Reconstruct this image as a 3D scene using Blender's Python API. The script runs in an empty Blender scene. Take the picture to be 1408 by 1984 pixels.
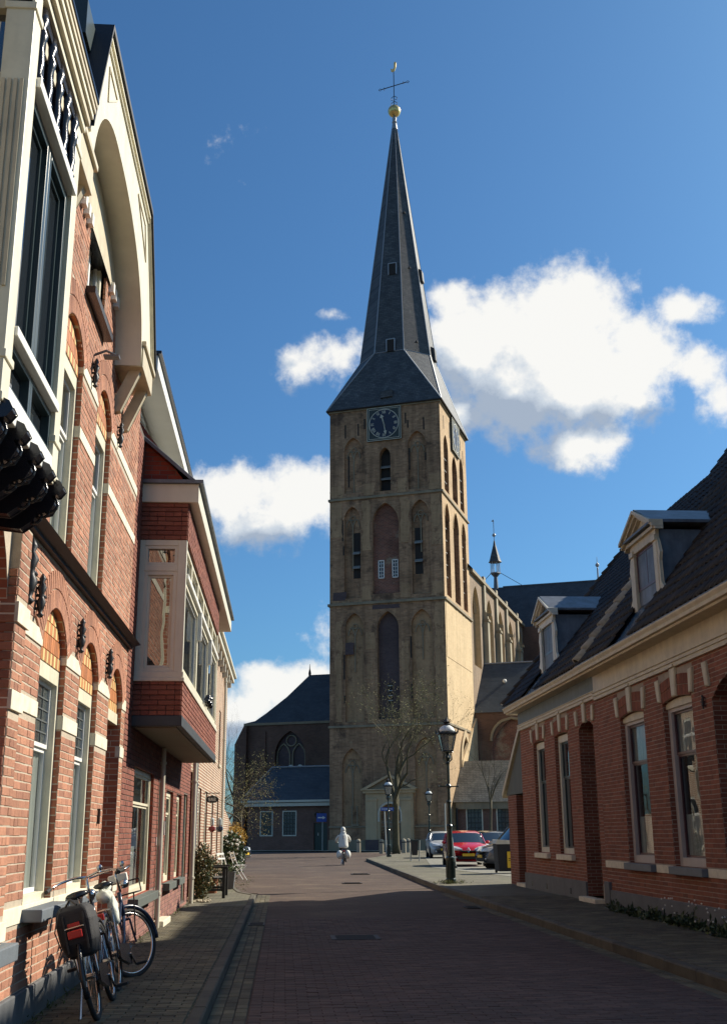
import bpy, math, random
import numpy as np
from mathutils import Vector, Matrix
from mathutils.geometry import delaunay_2d_cdt
random.seed(7); np.random.seed(7)
sc = bpy.context.scene
COL = sc.collection
R = math.radians

# ------------------------------------------------------------------ camera
F_PX, CAMH = 2150.0, 1.5
pitch = math.atan(623/F_PX); yaw = math.atan(162/math.hypot(F_PX, 623)); roll = R(0.43)
fw = Vector((math.sin(yaw)*math.cos(pitch), math.cos(yaw)*math.cos(pitch), math.sin(pitch)))
rt0 = Vector((math.cos(yaw), -math.sin(yaw), 0)); up0 = rt0.cross(fw)
RT = math.cos(roll)*rt0 - math.sin(roll)*up0
UP = math.sin(roll)*rt0 + math.cos(roll)*up0
CAM = Vector((0, 0, CAMH))
cd = bpy.data.cameras.new('camera'); cam = bpy.data.objects.new('camera', cd); COL.objects.link(cam)
m = Matrix((RT, UP, -fw)).transposed().to_4x4(); m.translation = CAM
cam.matrix_world = m
cd.sensor_fit = 'VERTICAL'; cd.sensor_height = 36; cd.lens = F_PX/1984*36
cd.clip_start = 0.1; cd.clip_end = 6000
sc.camera = cam
def project(p):
    v = Vector(p) - CAM; z = v.dot(fw)
    if z < .1: return (-9e3, -9e3, z)
    return (704 + F_PX*v.dot(RT)/z, 992 - F_PX*v.dot(UP)/z, z)

# ------------------------------------------------------------------ light
SUN_AZ = R(26.0)      # from +X towards +Y
SUN_EL = R(36.5)
sd = Vector((math.cos(SUN_AZ)*math.cos(SUN_EL), math.sin(SUN_AZ)*math.cos(SUN_EL), math.sin(SUN_EL)))
sl = bpy.data.lights.new('sun', 'SUN'); sl.energy = 5.0; sl.angle = R(0.53); sl.color = (1.0, 0.91, 0.76)
so = bpy.data.objects.new('sun', sl); COL.objects.link(so)
so.rotation_euler = sd.to_track_quat('Z', 'Y').to_euler(); so.location = (30, 30, 60)
sc.view_settings.view_transform = 'Standard'; sc.view_settings.look = 'None'
sc.view_settings.exposure = 0.60; sc.view_settings.gamma = 1.0; sc.view_settings.use_curve_mapping = False
try:
    sc.cycles.caustics_reflective = False; sc.cycles.caustics_refractive = False
    sc.cycles.sample_clamp_indirect = 4.0
except Exception: pass

W = bpy.data.worlds.new('World'); sc.world = W; W.use_nodes = True
def build_world():
    nt = W.node_tree; N = nt.nodes; L = nt.links; N.clear()
    def nd(t, **k):
        n = N.new(t)
        for a, b in k.items(): setattr(n, a, b)
        return n
    def val(x): 
        n = nd('ShaderNodeValue'); n.outputs[0].default_value = x; return n.outputs[0]
    def mth(op, a, b=None, c=None, clamp=False):
        n = nd('ShaderNodeMath', operation=op); n.use_clamp = clamp
        for i, v in enumerate((a, b, c)):
            if v is None: continue
            if isinstance(v, (int, float)): n.inputs[i].default_value = v
            else: L.new(v, n.inputs[i])
        return n.outputs[0]
    out = nd('ShaderNodeOutputWorld'); bg = nd('ShaderNodeBackground')
    sky = nd('ShaderNodeTexSky'); sky.sky_type = 'NISHITA'; sky.sun_disc = False
    sky.sun_elevation = SUN_EL; sky.sun_rotation = math.pi/2 - SUN_AZ
    sky.air_density = 1.0; sky.dust_density = 1.3; sky.ozone_density = 2.2; sky.altitude = 0
    tc = nd('ShaderNodeTexCoord')
    V = tc.outputs['Generated']
    def noise(scale, detail, rough, vec=V, dist=0.0):
        n = nd('ShaderNodeTexNoise'); n.inputs['Scale'].default_value = scale; n.inputs['Detail'].default_value = detail
        n.inputs['Roughness'].default_value = rough; n.inputs['Distortion'].default_value = dist
        L.new(vec, n.inputs['Vector']); return n
    # clouds: soft lumps at fixed places in the sky, broken up by fractal noise
    nz = noise(31, 12, .60); nz2 = noise(9, 6, .55)
    def dot(v):
        n = nd('ShaderNodeVectorMath', operation='DOT_PRODUCT'); L.new(V, n.inputs[0]); n.inputs[1].default_value = v; return n.outputs['Value']
    dfw = dot(fw); cb = nd('ShaderNodeCombineXYZ'); dd = mth('MAXIMUM', dfw, .05)
    L.new(mth('DIVIDE', dot(RT), dd), cb.inputs[0]); L.new(mth('DIVIDE', dot(UP), dd), cb.inputs[1])
    behind = mth('MULTIPLY', mth('LESS_THAN', dfw, .3), -3.0)
    def field(off):
        cur = None
        for (px, py, ax, ay, k) in CLOUDS:
            s1 = nd('ShaderNodeVectorMath', operation='SUBTRACT'); L.new(cb.outputs[0], s1.inputs[0]); s1.inputs[1].default_value = ((px-704)/F_PX-off[0], -(py-992)/F_PX-off[1], 0)
            s2 = nd('ShaderNodeVectorMath', operation='MULTIPLY'); L.new(s1.outputs[0], s2.inputs[0]); s2.inputs[1].default_value = (F_PX/ax, F_PX/ay, 0)
            s3 = nd('ShaderNodeVectorMath', operation='LENGTH'); L.new(s2.outputs[0], s3.inputs[0])
            s = mth('MULTIPLY', mth('SUBTRACT', 1.0, s3.outputs['Value']), k)
            cur = s if cur is None else mth('SMOOTH_MAX', cur, s, 0.22)
        return cur
    cur = mth('ADD', field((0, 0)), behind)
    # unseen clouds, added only outside the view to whiten the ambient light
    n3 = noise(2.6, 8, .58)
    gen = mth('SUBTRACT', mth('MULTIPLY', n3.outputs['Fac'], 6.0), 3.25)
    sx = nd('ShaderNodeSeparateXYZ'); L.new(cb.outputs[0], sx.inputs[0])
    edge = mth('MAXIMUM', mth('SUBTRACT', mth('ABSOLUTE', sx.outputs[0]), .36), mth('MAXIMUM', mth('SUBTRACT', mth('ABSOLUTE', sx.outputs[1]), .52), mth('MULTIPLY', behind, -1.0)))
    gen = mth('ADD', gen, mth('MINIMUM', mth('MULTIPLY', mth('SUBTRACT', edge, .06), 12.0), 0.0))
    f0 = mth('MAXIMUM', cur, mth('MINIMUM', gen, 0.9))
    f = mth('ADD', f0, mth('MULTIPLY', mth('SUBTRACT', nz.outputs['Fac'], .5), 1.65))
    f = mth('ADD', f, mth('MULTIPLY', mth('SUBTRACT', nz2.outputs['Fac'], .5), .6))
    mr = nd('ShaderNodeMapRange'); mr.interpolation_type = 'SMOOTHSTEP'
    L.new(f, mr.inputs['Value']); mr.inputs['From Min'].default_value = -0.03; mr.inputs['From Max'].default_value = 0.55
    mask = mr.outputs['Result']
    # cloud tone: lit towards the sun, blue grey on the far side and in the thick lower parts
    cur2 = field((.035, .045))
    geo = nd('ShaderNodeVectorMath', operation='ADD'); L.new(V, geo.inputs[0]); geo.inputs[1].default_value = sd*0.02
    nzs = noise(9, 6, .55, geo.outputs[0]); nzt = noise(31, 8, .60, geo.outputs[0])
    sh = mth('MULTIPLY', mth('SUBTRACT', cur, cur2), 1.9)
    sh = mth('ADD', sh, mth('MULTIPLY', mth('SUBTRACT', nz2.outputs['Fac'], nzs.outputs['Fac']), 2.6))
    sh = mth('ADD', sh, mth('MULTIPLY', mth('SUBTRACT', nz.outputs['Fac'], nzt.outputs['Fac']), 1.3))
    tone = mth('ADD', .66, sh, clamp=True)
    ramp = nd('ShaderNodeValToRGB'); L.new(tone, ramp.inputs[0])
    ramp.color_ramp.elements[0].position = 0.1; ramp.color_ramp.elements[0].color = (.42, .50, .62, 1)
    ramp.color_ramp.elements[1].position = 0.95; ramp.color_ramp.elements[1].color = (1.05, 1.04, 1.0, 1)
    e = ramp.color_ramp.elements.new(.55); e.color = (.68, .75, .83, 1)
    skym = nd('ShaderNodeMix', data_type='RGBA', blend_type='MULTIPLY'); skym.inputs['Factor'].default_value = 1
    L.new(sky.outputs[0], skym.inputs['A']); skym.inputs['B'].default_value = SKY_TINT
    cl = nd('ShaderNodeMix', data_type='RGBA', blend_type='MULTIPLY'); cl.inputs['Factor'].default_value = 1
    L.new(ramp.outputs[0], cl.inputs['A']); g = CLOUD_GAIN/SKY_STR; cl.inputs['B'].default_value = (g, g, g, 1)
    mx = nd('ShaderNodeMix', data_type='RGBA'); L.new(mth('MULTIPLY', mask, .97), mx.inputs['Factor'])
    L.new(skym.outputs['Result'], mx.inputs['A']); L.new(cl.outputs['Result'], mx.inputs['B'])
    L.new(mx.outputs['Result'], bg.inputs[0]); bg.inputs[1].default_value = SKY_STR
    L.new(bg.outputs[0], out.inputs[0])
SKY_STR = 0.07; CLOUD_GAIN = 0.61; SKY_TINT = (.455, .84, 1.13, 1)
CLOUDS = [(1090, 610, 170, 115, 1.05), (950, 660, 170, 120, 1.05), (1130, 730, 180, 150, 1.2), (1000, 760, 180, 110, 1.1), (1120, 860, 120, 75, 1.0), (1230, 700, 120, 130, .9), (1060, 690, 170, 120, 1.5),
          (870, 590, 60, 60, .7), (880, 800, 70, 70, .8), (1310, 600, 80, 38, .65), (1340, 715, 100, 60, .6), (1400, 760, 80, 70, .4),
          (660, 680, 75, 65, .62), (585, 710, 55, 45, .6), (640, 610, 50, 22, .5),
          (450, 960, 110, 75, 1.0), (580, 955, 120, 80, 1.0), (500, 1020, 130, 60, .8),
          (560, 1330, 130, 60, 1.0), (480, 1380, 110, 80, .9), (625, 1225, 55, 55, .5), (640, 1350, 120, 70, .7)]
build_world()

# ------------------------------------------------------------------ helpers
def tag(o, label=None, cat=None, group=None, kind=None):
    if label: o['label'] = label
    if cat: o['category'] = cat
    if group: o['group'] = group
    if kind: o['kind'] = kind
    return o
def thing(name, label, cat, loc=(0, 0, 0), rotz=0, group=None):
    o = bpy.data.objects.new(name, None); COL.objects.link(o); o.empty_display_size = .2
    o.location = loc; o.rotation_euler = (0, 0, rotz)
    return tag(o, label, cat, group)
def copy_tree(o, parent=None):
    c = o.copy(); COL.objects.link(c); c.parent = parent
    for ch in list(o.children): copy_tree(ch, c)
    return c

class Fr:
    """a frame: maps (a, b, d) to a point"""
    def __init__(s, o, a, b, d): s.o, s.a, s.b, s.d = map(np.array, (o, a, b, d)); s.o = s.o.astype(float)
    def __call__(s, P):
        P = np.asarray(P, float); return s.o + P[..., 0:1]*s.a + P[..., 1:2]*s.b + P[..., 2:3]*s.d
ID = Fr((0, 0, 0), (1, 0, 0), (0, 1, 0), (0, 0, 1))
class MB:
    def __init__(s, fr=ID): s.v = []; s.f = []; s.n = 0; s.fr = fr; s.sm = False
    def add(s, verts, faces, raw=False):
        verts = np.asarray(verts, float)
        if not raw: verts = s.fr(verts)
        s.v.append(verts); s.f += [tuple(i+s.n for i in f) for f in faces]; s.n += len(verts); return s
    def box(s, a0, a1, b0, b1, d0, d1):
        v = [(a, b, d) for a in (a0, a1) for b in (b0, b1) for d in (d0, d1)]
        return s.add(v, [(0, 1, 3, 2), (4, 6, 7, 5), (0, 4, 5, 1), (2, 3, 7, 6), (0, 2, 6, 4), (1, 5, 7, 3)])
    def prism(s, poly, d0, d1, ax='d'):
        n = len(poly); P = [(a, b, d0) for a, b in poly] + [(a, b, d1) for a, b in poly]
        if ax == 'a': P = [(z, x, y) for x, y, z in P]
        if ax == 'b': P = [(x, z, y) for x, y, z in P]
        return s.add(P, [tuple(range(n)), tuple(range(2*n-1, n-1, -1))] + [(i, (i+1) % n, n+(i+1) % n, n+i) for i in range(n)])
    def ring_loft(s, rings, closed=True, caps=True):
        n = len(rings[0]); V = [p for r in rings for p in r]; Fs = []
        for i in range(len(rings)-1):
            for j in range(n if closed else n-1):
                k = (j+1) % n; Fs.append((i*n+j, i*n+k, (i+1)*n+k, (i+1)*n+j))
        if caps: Fs += [tuple(range(n-1, -1, -1)), tuple(range((len(rings)-1)*n, len(rings)*n))]
        return s.add(V, Fs)
    def lathe(s, prof, c=(0, 0), n=12, ax=2, rot=0):
        rings = []
        for r, z in prof:
            ring = []
            for i in range(n):
                t = 2*math.pi*i/n+rot; x, y = c[0]+r*math.cos(t), c[1]+r*math.sin(t)
                ring.append((x, y, z) if ax == 2 else ((x, z, y) if ax == 1 else (z, x, y)))
            rings.append(ring)
        return s.ring_loft(rings)
    def tube(s, pts, r, n=6, cap=True):
        pts = [Vector(p) for p in pts]; k = len(pts)
        rs = [r]*k if isinstance(r, (int, float)) else list(r)
        rings = []; ref = None
        for i, p in enumerate(pts):
            t = (pts[min(i+1, k-1)] - pts[max(i-1, 0)]).normalized() if k > 1 else Vector((0, 0, 1))
            if ref is None:
                ref = t.orthogonal().normalized()
            ref = (ref - t*ref.dot(t))
            ref = ref.normalized() if ref.length > 1e-6 else t.orthogonal().normalized()
            b = t.cross(ref)
            rings.append([tuple(p + rs[i]*(math.cos(2*math.pi*j/n)*ref + math.sin(2*math.pi*j/n)*b)) for j in range(n)])
        return s.ring_loft(rings, caps=cap)
    def torus(s, c, R0, r, axis='b', n=28, m=8, a0=0, a1=2*math.pi):
        full = abs(a1-a0) > 6.28; k = n if full else n+1; pts = []
        for i in range(k):
            t = a0+(a1-a0)*i/n; x, y = R0*math.cos(t), R0*math.sin(t)
            pts.append((c[0]+x, c[1], c[2]+y) if axis == 'b' else ((c[0], c[1]+x, c[2]+y) if axis == 'a' else (c[0]+x, c[1]+y, c[2])))
        if full: pts = pts + [pts[0]]
        return s.tube(pts, r, m, cap=not full)
    def sphere(s, c, r, n=12, k=8, sz=(1, 1, 1)):
        rings = []
        for i in range(k+1):
            t = math.pi*i/k; q = max(math.sin(t), .001)
            rings.append([(c[0]+r*sz[0]*q*math.cos(2*math.pi*j/n), c[1]+r*sz[1]*q*math.sin(2*math.pi*j/n), c[2]-r*sz[2]*math.cos(t)) for j in range(n)])
        return s.ring_loft(rings)
    def mesh(s, name):
        me = bpy.data.meshes.new(name)
        V = np.concatenate(s.v) if s.v else np.zeros((0, 3))
        me.from_pydata(V.tolist(), [], s.f)
        if s.sm:
            for p in me.polygons: p.use_smooth = True
        me.update(); return me
    def build(s, name, mat, parent=None, label=None, kind=None, bevel=0, sub=0, origin=None, smooth=False):
        if smooth: s.sm = True
        if parent is not None and origin is None: origin = top_loc(parent) if top_rot(parent) == 0 else (0, 0, 0)
        if origin is not None and s.v:
            s.v = [a-np.array(origin) for a in s.v]
        me = s.mesh(name); me.materials.append(mat)
        o = bpy.data.objects.new(name, me); COL.objects.link(o)
        if parent is None and origin is not None: o.location = origin
        o.parent = parent
        if bevel:
            b = o.modifiers.new('bevel', 'BEVEL'); b.width = bevel; b.segments = 2; b.limit_method = 'ANGLE'
        if sub:
            b = o.modifiers.new('sub', 'SUBSURF'); b.levels = sub; b.render_levels = sub
        tag(o, label, None, None, kind)
        return o
def top(o):
    while o.parent: o = o.parent
    return o
def top_loc(o): return tuple(top(o).get('_w', (0, 0, 0)))
def top_rot(o): return 0
def wthing(name, label, cat, loc, group=None):
    """a thing whose parts are written in world coordinates"""
    o = thing(name, label, cat, loc, 0, group); o['_w'] = loc; return o

def arc(a0, a1, spring, rise, n=14):
    """points of a segmental / pointed-free arch from a0 to a1 springing at height spring"""
    w = (a1-a0)/2; c = (a0+a1)/2
    if rise >= w*0.999:
        return [(c - w*math.cos(math.pi*i/n), spring + rise*math.sin(math.pi*i/n)) for i in range(n+1)]
    rad = (w*w+rise*rise)/(2*rise); zc = spring+rise-rad; t = math.asin(w/rad)
    return [(c+rad*math.sin(-t+2*t*i/n), zc+rad*math.cos(-t+2*t*i/n)) for i in range(n+1)]
def gothic(a0, a1, spring, rise, n=8):
    """pointed arch"""
    w = (a1-a0)/2; c = (a0+a1)/2; k = (rise*rise-w*w)/(2*w); rad = w+k
    L_ = []
    for i in range(n+1):
        z = rise*i/n; x = math.sqrt(max(rad*rad-z*z, 0))-k
        L_.append((x, z))
    pts = [(c-x, spring+z) for x, z in L_] + [(c+x, spring+z) for x, z in reversed(L_[:-1])]
    return pts
def hole_arch(a0, a1, z0, spring, rise, kind='arc'):
    return [(a0, z0)] + (arc(a0, a1, spring, rise) if kind == 'arc' else gothic(a0, a1, spring, rise)) + [(a1, z0)]
def rect(a0, a1, b0, b1): return [(a0, b0), (a0, b1), (a1, b1), (a1, b0)]
def inpoly(x, y, P):
    c = False; n = len(P)
    for i in range(n):
        x0, y0 = P[i]; x1, y1 = P[(i+1) % n]
        if (y0 > y) != (y1 > y) and x < (x1-x0)*(y-y0)/(y1-y0)+x0: c = not c
    return c
def panel(mb, outer, holes, d=0.0):
    """flat panel with polygonal openings"""
    co = []; ed = []
    for P in [outer]+list(holes):
        b = len(co); co += [Vector(p) for p in P]; ed += [(b+i, b+(i+1) % len(P)) for i in range(len(P))]
    r = delaunay_2d_cdt(co, ed, [], 0, 1e-5); V, _, Fc = r[0], r[1], r[2]
    fs = []
    for f in Fc:
        cx = sum(V[i][0] for i in f)/len(f); cy = sum(V[i][1] for i in f)/len(f)
        if inpoly(cx, cy, outer) and not any(inpoly(cx, cy, h) for h in holes): fs.append(tuple(f))
    mb.add([(v[0], v[1], d) for v in V], fs)
def reveal(mb, P, d0, d1, close=True):
    n = len(P); mb.add([(a, b, d0) for a, b in P]+[(a, b, d1) for a, b in P], [(i, (i+1) % n, n+(i+1) % n, n+i) for i in range(n if close else n-1)])
def backp(mb, P, d):
    mb.add([(a, b, d) for a, b in P], [tuple(range(len(P)))])

# ------------------------------------------------------------------ materials
def mk(name, col, rough=.8, metal=0, spec=.5, var=None, bump=0, bscale=40, rnd=0, col2=None, hue=None, alpha=None, streak=None, coat=0, dirt=None):
    """procedural material. var=(scale, amount) noise in value, rnd = random brightness per piece, col2 = second colour mixed by noise"""
    m = bpy.data.materials.new(name); m.use_nodes = True; nt = m.node_tree; N = nt.nodes; L = nt.links
    b = N['Principled BSDF']; b.inputs['Roughness'].default_value = rough; b.inputs['Metallic'].default_value = metal
    b.inputs['Specular IOR Level'].default_value = spec
    if coat: b.inputs['Coat Weight'].default_value = coat; b.inputs['Coat Roughness'].default_value = .05
    tc = N.new('ShaderNodeTexCoord'); g = N.new('ShaderNodeNewGeometry')
    c = N.new('ShaderNodeRGB'); c.outputs[0].default_value = (*col, 1); cur = c.outputs[0]
    def noise(s, d=6, r=.6, vec=None):
        n = N.new('ShaderNodeTexNoise'); n.inputs['Scale'].default_value = s; n.inputs['Detail'].default_value = d; n.inputs['Roughness'].default_value = r
        L.new(vec or g.outputs['Position'], n.inputs['Vector']); return n.outputs['Fac']
    def mixc(fac, a, bcol, mode='MIX'):
        x = N.new('ShaderNodeMix'); x.data_type = 'RGBA'; x.blend_type = mode
        if isinstance(fac, float): x.inputs['Factor'].default_value = fac
        else: L.new(fac, x.inputs['Factor'])
        for sock, v in (('A', a), ('B', bcol)):
            if isinstance(v, tuple): x.inputs[sock].default_value = (*v, 1)
            else: L.new(v, x.inputs[sock])
        return x.outputs['Result']
    def mr(v, a, b_, c_, d_):
        x = N.new('ShaderNodeMapRange'); L.new(v, x.inputs[0])
        for i, q in enumerate((a, b_, c_, d_)): x.inputs[i+1].default_value = q
        return x.outputs[0]
    def math_(op, a, b_):
        x = N.new('ShaderNodeMath'); x.operation = op
        for i, q in enumerate((a, b_)):
            if isinstance(q, (int, float)): x.inputs[i].default_value = q
            else: L.new(q, x.inputs[i])
        return x.outputs[0]
    if rnd:
        oi = N.new('ShaderNodeObjectInfo')
        s = math_('FRACT', math_('ADD', math_('MULTIPLY', oi.outputs['Random'], 7.31), math_('MULTIPLY', g.outputs['Random Per Island'], 13.7)), 0)
        if col2: cur = mixc(math_('POWER', s, 1.4), cur, col2)
        s2 = math_('FRACT', math_('MULTIPLY', s, 17.3), 0)
        f = mr(s2, 0, 1, 1-rnd, 1+rnd)
        cur = mixc(1.0, cur, N_comb(N, L, f), 'MULTIPLY')
    elif col2:
        cur = mixc(mr(noise(var[0]*.6 if var else 1.0), .4, .62, 0, 1), cur, col2)
    if var:
        f = mr(noise(var[0]), .25, .75, 1-var[1], 1+var[1]); cur = mixc(1.0, cur, N_comb(N, L, f), 'MULTIPLY')
    if streak:
        mp = N.new('ShaderNodeMapping'); L.new(g.outputs['Position'], mp.inputs[0]); mp.inputs['Scale'].default_value = (streak[0], streak[0], streak[0]*.12)
        f = mr(noise(1.0, 5, .6, mp.outputs[0]), .35, .75, 1, 1-streak[1]); cur = mixc(1.0, cur, N_comb(N, L, f), 'MULTIPLY')
    L.new(cur, b.inputs['Base Color'])
    if dirt:
        f = mr(noise(dirt[0], 8, .68), .42, .68, 1, 1-dirt[1]); cur = mixc(1.0, cur, N_comb(N, L, f), 'MULTIPLY'); L.new(cur, b.inputs['Base Color'])
    if bump:
        bp = N.new('ShaderNodeBump'); bp.inputs['Strength'].default_value = bump; bp.inputs['Distance'].default_value = .01
        L.new(noise(bscale, 8, .65), bp.inputs['Height']); L.new(bp.outputs[0], b.inputs['Normal'])
    return m
def N_comb(N, L, f):
    x = N.new('ShaderNodeCombineColor'); 
    for i in range(3): L.new(f, x.inputs[i])
    return x.outputs[0]
def brickmat(name, c1, c2, mortar, axis='y', bw=.222, bh=.067, ms=.011, rough=.9, var=(1.2, .2), bump=.5, local=False, stain=None, row=.5, streak=0, bias=0, stain2=None):
    """brick or slate courses for surfaces too far away to build piece by piece; axis = horizontal direction of the wall"""
    m = bpy.data.materials.new(name); m.use_nodes = True; nt = m.node_tree; N = nt.nodes; L = nt.links
    b = N['Principled BSDF']; b.inputs['Roughness'].default_value = rough; b.inputs['Specular IOR Level'].default_value = .25
    tc = N.new('ShaderNodeTexCoord'); g = N.new('ShaderNodeNewGeometry'); P = tc.outputs['Object'] if local else g.outputs['Position']
    sp = N.new('ShaderNodeSeparateXYZ'); L.new(P, sp.inputs[0]); cb = N.new('ShaderNodeCombineXYZ')
    if axis == 'xy':
        ad = N.new('ShaderNodeMath'); ad.operation = 'ADD'; L.new(sp.outputs[0], ad.inputs[0]); L.new(sp.outputs[1], ad.inputs[1]); L.new(ad.outputs[0], cb.inputs[0])
    else: L.new(sp.outputs['xyz'.index(axis)], cb.inputs[0])
    L.new(sp.outputs[2], cb.inputs[1])
    t = N.new('ShaderNodeTexBrick'); L.new(cb.outputs[0], t.inputs['Vector']); t.offset = row
    t.inputs['Color1'].default_value = (*c1, 1); t.inputs['Color2'].default_value = (*c2, 1); t.inputs['Mortar'].default_value = (*mortar, 1)
    t.inputs['Scale'].default_value = 1; t.inputs['Mortar Size'].default_value = ms/2; t.inputs['Mortar Smooth'].default_value = .2
    t.inputs['Brick Width'].default_value = bw; t.inputs['Row Height'].default_value = bh; t.inputs['Bias'].default_value = bias
    cur = t.outputs['Color']
    def nz(s, d=6, r=.6, vec=P):
        n = N.new('ShaderNodeTexNoise'); n.inputs['Scale'].default_value = s; n.inputs['Detail'].default_value = d; n.inputs['Roughness'].default_value = r
        L.new(vec, n.inputs['Vector']); return n.outputs['Fac']
    def mr(v, a, b_, c_, d_):
        x = N.new('ShaderNodeMapRange'); L.new(v, x.inputs[0])
        for i, q in enumerate((a, b_, c_, d_)): x.inputs[i+1].default_value = q
        return x.outputs[0]
    def mult(cur, f):
        x = N.new('ShaderNodeMix'); x.data_type = 'RGBA'; x.blend_type = 'MULTIPLY'; x.inputs['Factor'].default_value = 1
        L.new(cur, x.inputs['A']); L.new(N_comb(N, L, f), x.inputs['B']); return x.outputs['Result']
    cur = mult(cur, mr(nz(var[0], 8, .65), .3, .7, 1-var[1], 1+var[1]))
    if stain:
        x = N.new('ShaderNodeMix'); x.data_type = 'RGBA'; L.new(mr(nz(stain[1], 9, .7), stain[2], stain[2]+.09, 0, stain[3]), x.inputs['Factor'])
        L.new(cur, x.inputs['A']); x.inputs['B'].default_value = (*stain[0], 1); cur = x.outputs['Result']
    if stain2:
        x = N.new('ShaderNodeMix'); x.data_type = 'RGBA'; L.new(mr(nz(stain2[1], 10, .72), stain2[2], stain2[2]+.05, 0, stain2[3]), x.inputs['Factor'])
        L.new(cur, x.inputs['A']); x.inputs['B'].default_value = (*stain2[0], 1); cur = x.outputs['Result']
    if streak:
        mp = N.new('ShaderNodeMapping'); L.new(P, mp.inputs[0]); mp.inputs['Scale'].default_value = (1.6, 1.6, .1)
        cur = mult(cur, mr(nz(1.0, 6, .6, mp.outputs[0]), .35, .7, 1, 1-streak))
    L.new(cur, b.inputs['Base Color'])
    bp = N.new('ShaderNodeBump'); bp.inputs['Strength'].default_value = bump; bp.inputs['Distance'].default_value = .008; bp.invert = True
    L.new(t.outputs['Fac'], bp.inputs['Height']); L.new(bp.outputs[0], b.inputs['Normal'])
    return m
def glassmat(name, tint=(.02, .025, .03), refl=.9, see=.0, ior=2.3):
    m = bpy.data.materials.new(name); m.use_nodes = True; nt = m.node_tree; N = nt.nodes; L = nt.links
    N.clear(); out = N.new('ShaderNodeOutputMaterial')
    gl = N.new('ShaderNodeBsdfGlossy'); gl.inputs['Roughness'].default_value = .015; gl.inputs['Color'].default_value = (refl, refl, refl, 1)
    df = N.new('ShaderNodeBsdfDiffuse'); df.inputs['Color'].default_value = (*tint, 1)
    tr = N.new('ShaderNodeBsdfTransparent'); tr.inputs[0].default_value = (.82, .86, .85, 1)
    m1 = N.new('ShaderNodeMixShader'); m1.inputs[0].default_value = see; L.new(df.outputs[0], m1.inputs[1]); L.new(tr.outputs[0], m1.inputs[2])
    g = N.new('ShaderNodeNewGeometry')      # Schlick reflectance, the same from either face of the pane
    dt = N.new('ShaderNodeVectorMath'); dt.operation = 'DOT_PRODUCT'; L.new(g.outputs['Incoming'], dt.inputs[0]); L.new(g.outputs['Normal'], dt.inputs[1])
    def mt(op, x, y):
        n = N.new('ShaderNodeMath'); n.operation = op; n.use_clamp = True
        for i, v in enumerate((x, y)):
            if isinstance(v, (int, float)): n.inputs[i].default_value = v
            else: L.new(v, n.inputs[i])
        return n.outputs[0]
    ab = N.new('ShaderNodeMath'); ab.operation = 'ABSOLUTE'; L.new(dt.outputs['Value'], ab.inputs[0])
    f0 = ((ior-1)/(ior+1))**2
    frf = mt('ADD', mt('MULTIPLY', mt('POWER', mt('SUBTRACT', 1.0, ab.outputs[0]), 5.0), 1-f0), f0)
    n = N.new('ShaderNodeTexNoise'); n.inputs['Scale'].default_value = 1.3; n.inputs['Detail'].default_value = 2; L.new(g.outputs['Position'], n.inputs['Vector'])
    bp = N.new('ShaderNodeBump'); bp.inputs['Strength'].default_value = .12; bp.inputs['Distance'].default_value = .03; L.new(n.outputs['Fac'], bp.inputs['Height'])
    L.new(bp.outputs[0], gl.inputs['Normal'])
    m2 = N.new('ShaderNodeMixShader'); L.new(frf, m2.inputs[0]); L.new(m1.outputs[0], m2.inputs[1]); L.new(gl.outputs[0], m2.inputs[2])
    L.new(m2.outputs[0], out.inputs[0]); return m

M = {}
M['cream'] = mk('cream_paint', (.72, .67, .51), .45, var=(3, .06), streak=(6, .16), dirt=(9, .10), bump=.05)
M['cream2'] = mk('cream_trim', (.58, .50, .35), .5, var=(3, .08), streak=(5, .2), dirt=(7, .15), bump=.05)
M['white'] = mk('white_paint', (.80, .79, .74), .4, var=(4, .04), bump=.04)
M['greywhite'] = mk('grey_white_paint', (.64, .61, .50), .5, var=(3, .06), streak=(5, .12))
M['black'] = mk('black_gloss_paint', (.012, .012, .016), .22, bump=.15, bscale=60)
M['blackm'] = mk('black_iron', (.014, .014, .016), .45, bump=.2, bscale=90)
M['dgreen'] = mk('dark_green_paint', (.014, .028, .024), .3, var=(8, .15))
M['teal'] = mk('dark_teal_paint', (.03, .05, .055), .3)
M['ledge'] = mk('dark_slate_ledge', (.035, .042, .05), .6, var=(3, .2), bump=.1)
M['zinc'] = mk('zinc_sheet', (.16, .18, .21), .5, metal=.4, var=(3, .25), streak=(5, .35), dirt=(4, .3), bump=.1, bscale=12)
M['slate_sill'] = mk('blue_stone', (.13, .15, .17), .6, var=(8, .15), bump=.2)
M['bluestone'] = mk('grey_plinth', (.13, .135, .14), .75, var=(3, .18), bump=.3, streak=(3, .2))
M['mortar_l'] = mk('pale_mortar', (.46, .39, .30), .95, var=(9, .15), bump=.6, bscale=120)
M['mortar_d'] = mk('dark_mortar', (.12, .09, .075), .95, var=(9, .2), bump=.5, bscale=120)
M['mortar_g'] = mk('grey_mortar', (.34, .28, .22), .95, var=(5, .25), bump=.5, bscale=120)
M['brick1'] = mk('orange_brick', (.46, .215, .13), .9, col2=(.34, .155, .10), rnd=.16, var=(14, .16), dirt=(.9, .28), bump=.9, bscale=55)
M['brick2'] = mk('dark_red_brick', (.235, .080, .050), .85, col2=(.18, .052, .035), rnd=.18, var=(14, .15), bump=.8, bscale=55)
M['brick3'] = mk('brown_red_brick', (.27, .095, .055), .9, col2=(.20, .072, .045), rnd=.16, var=(10, .18), bump=.8, bscale=55)
M['brickp'] = mk('purple_plinth_brick', (.22, .10, .09), .9, col2=(.30, .15, .11), rnd=.2, var=(14, .15), bump=.8, bscale=55)
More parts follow.
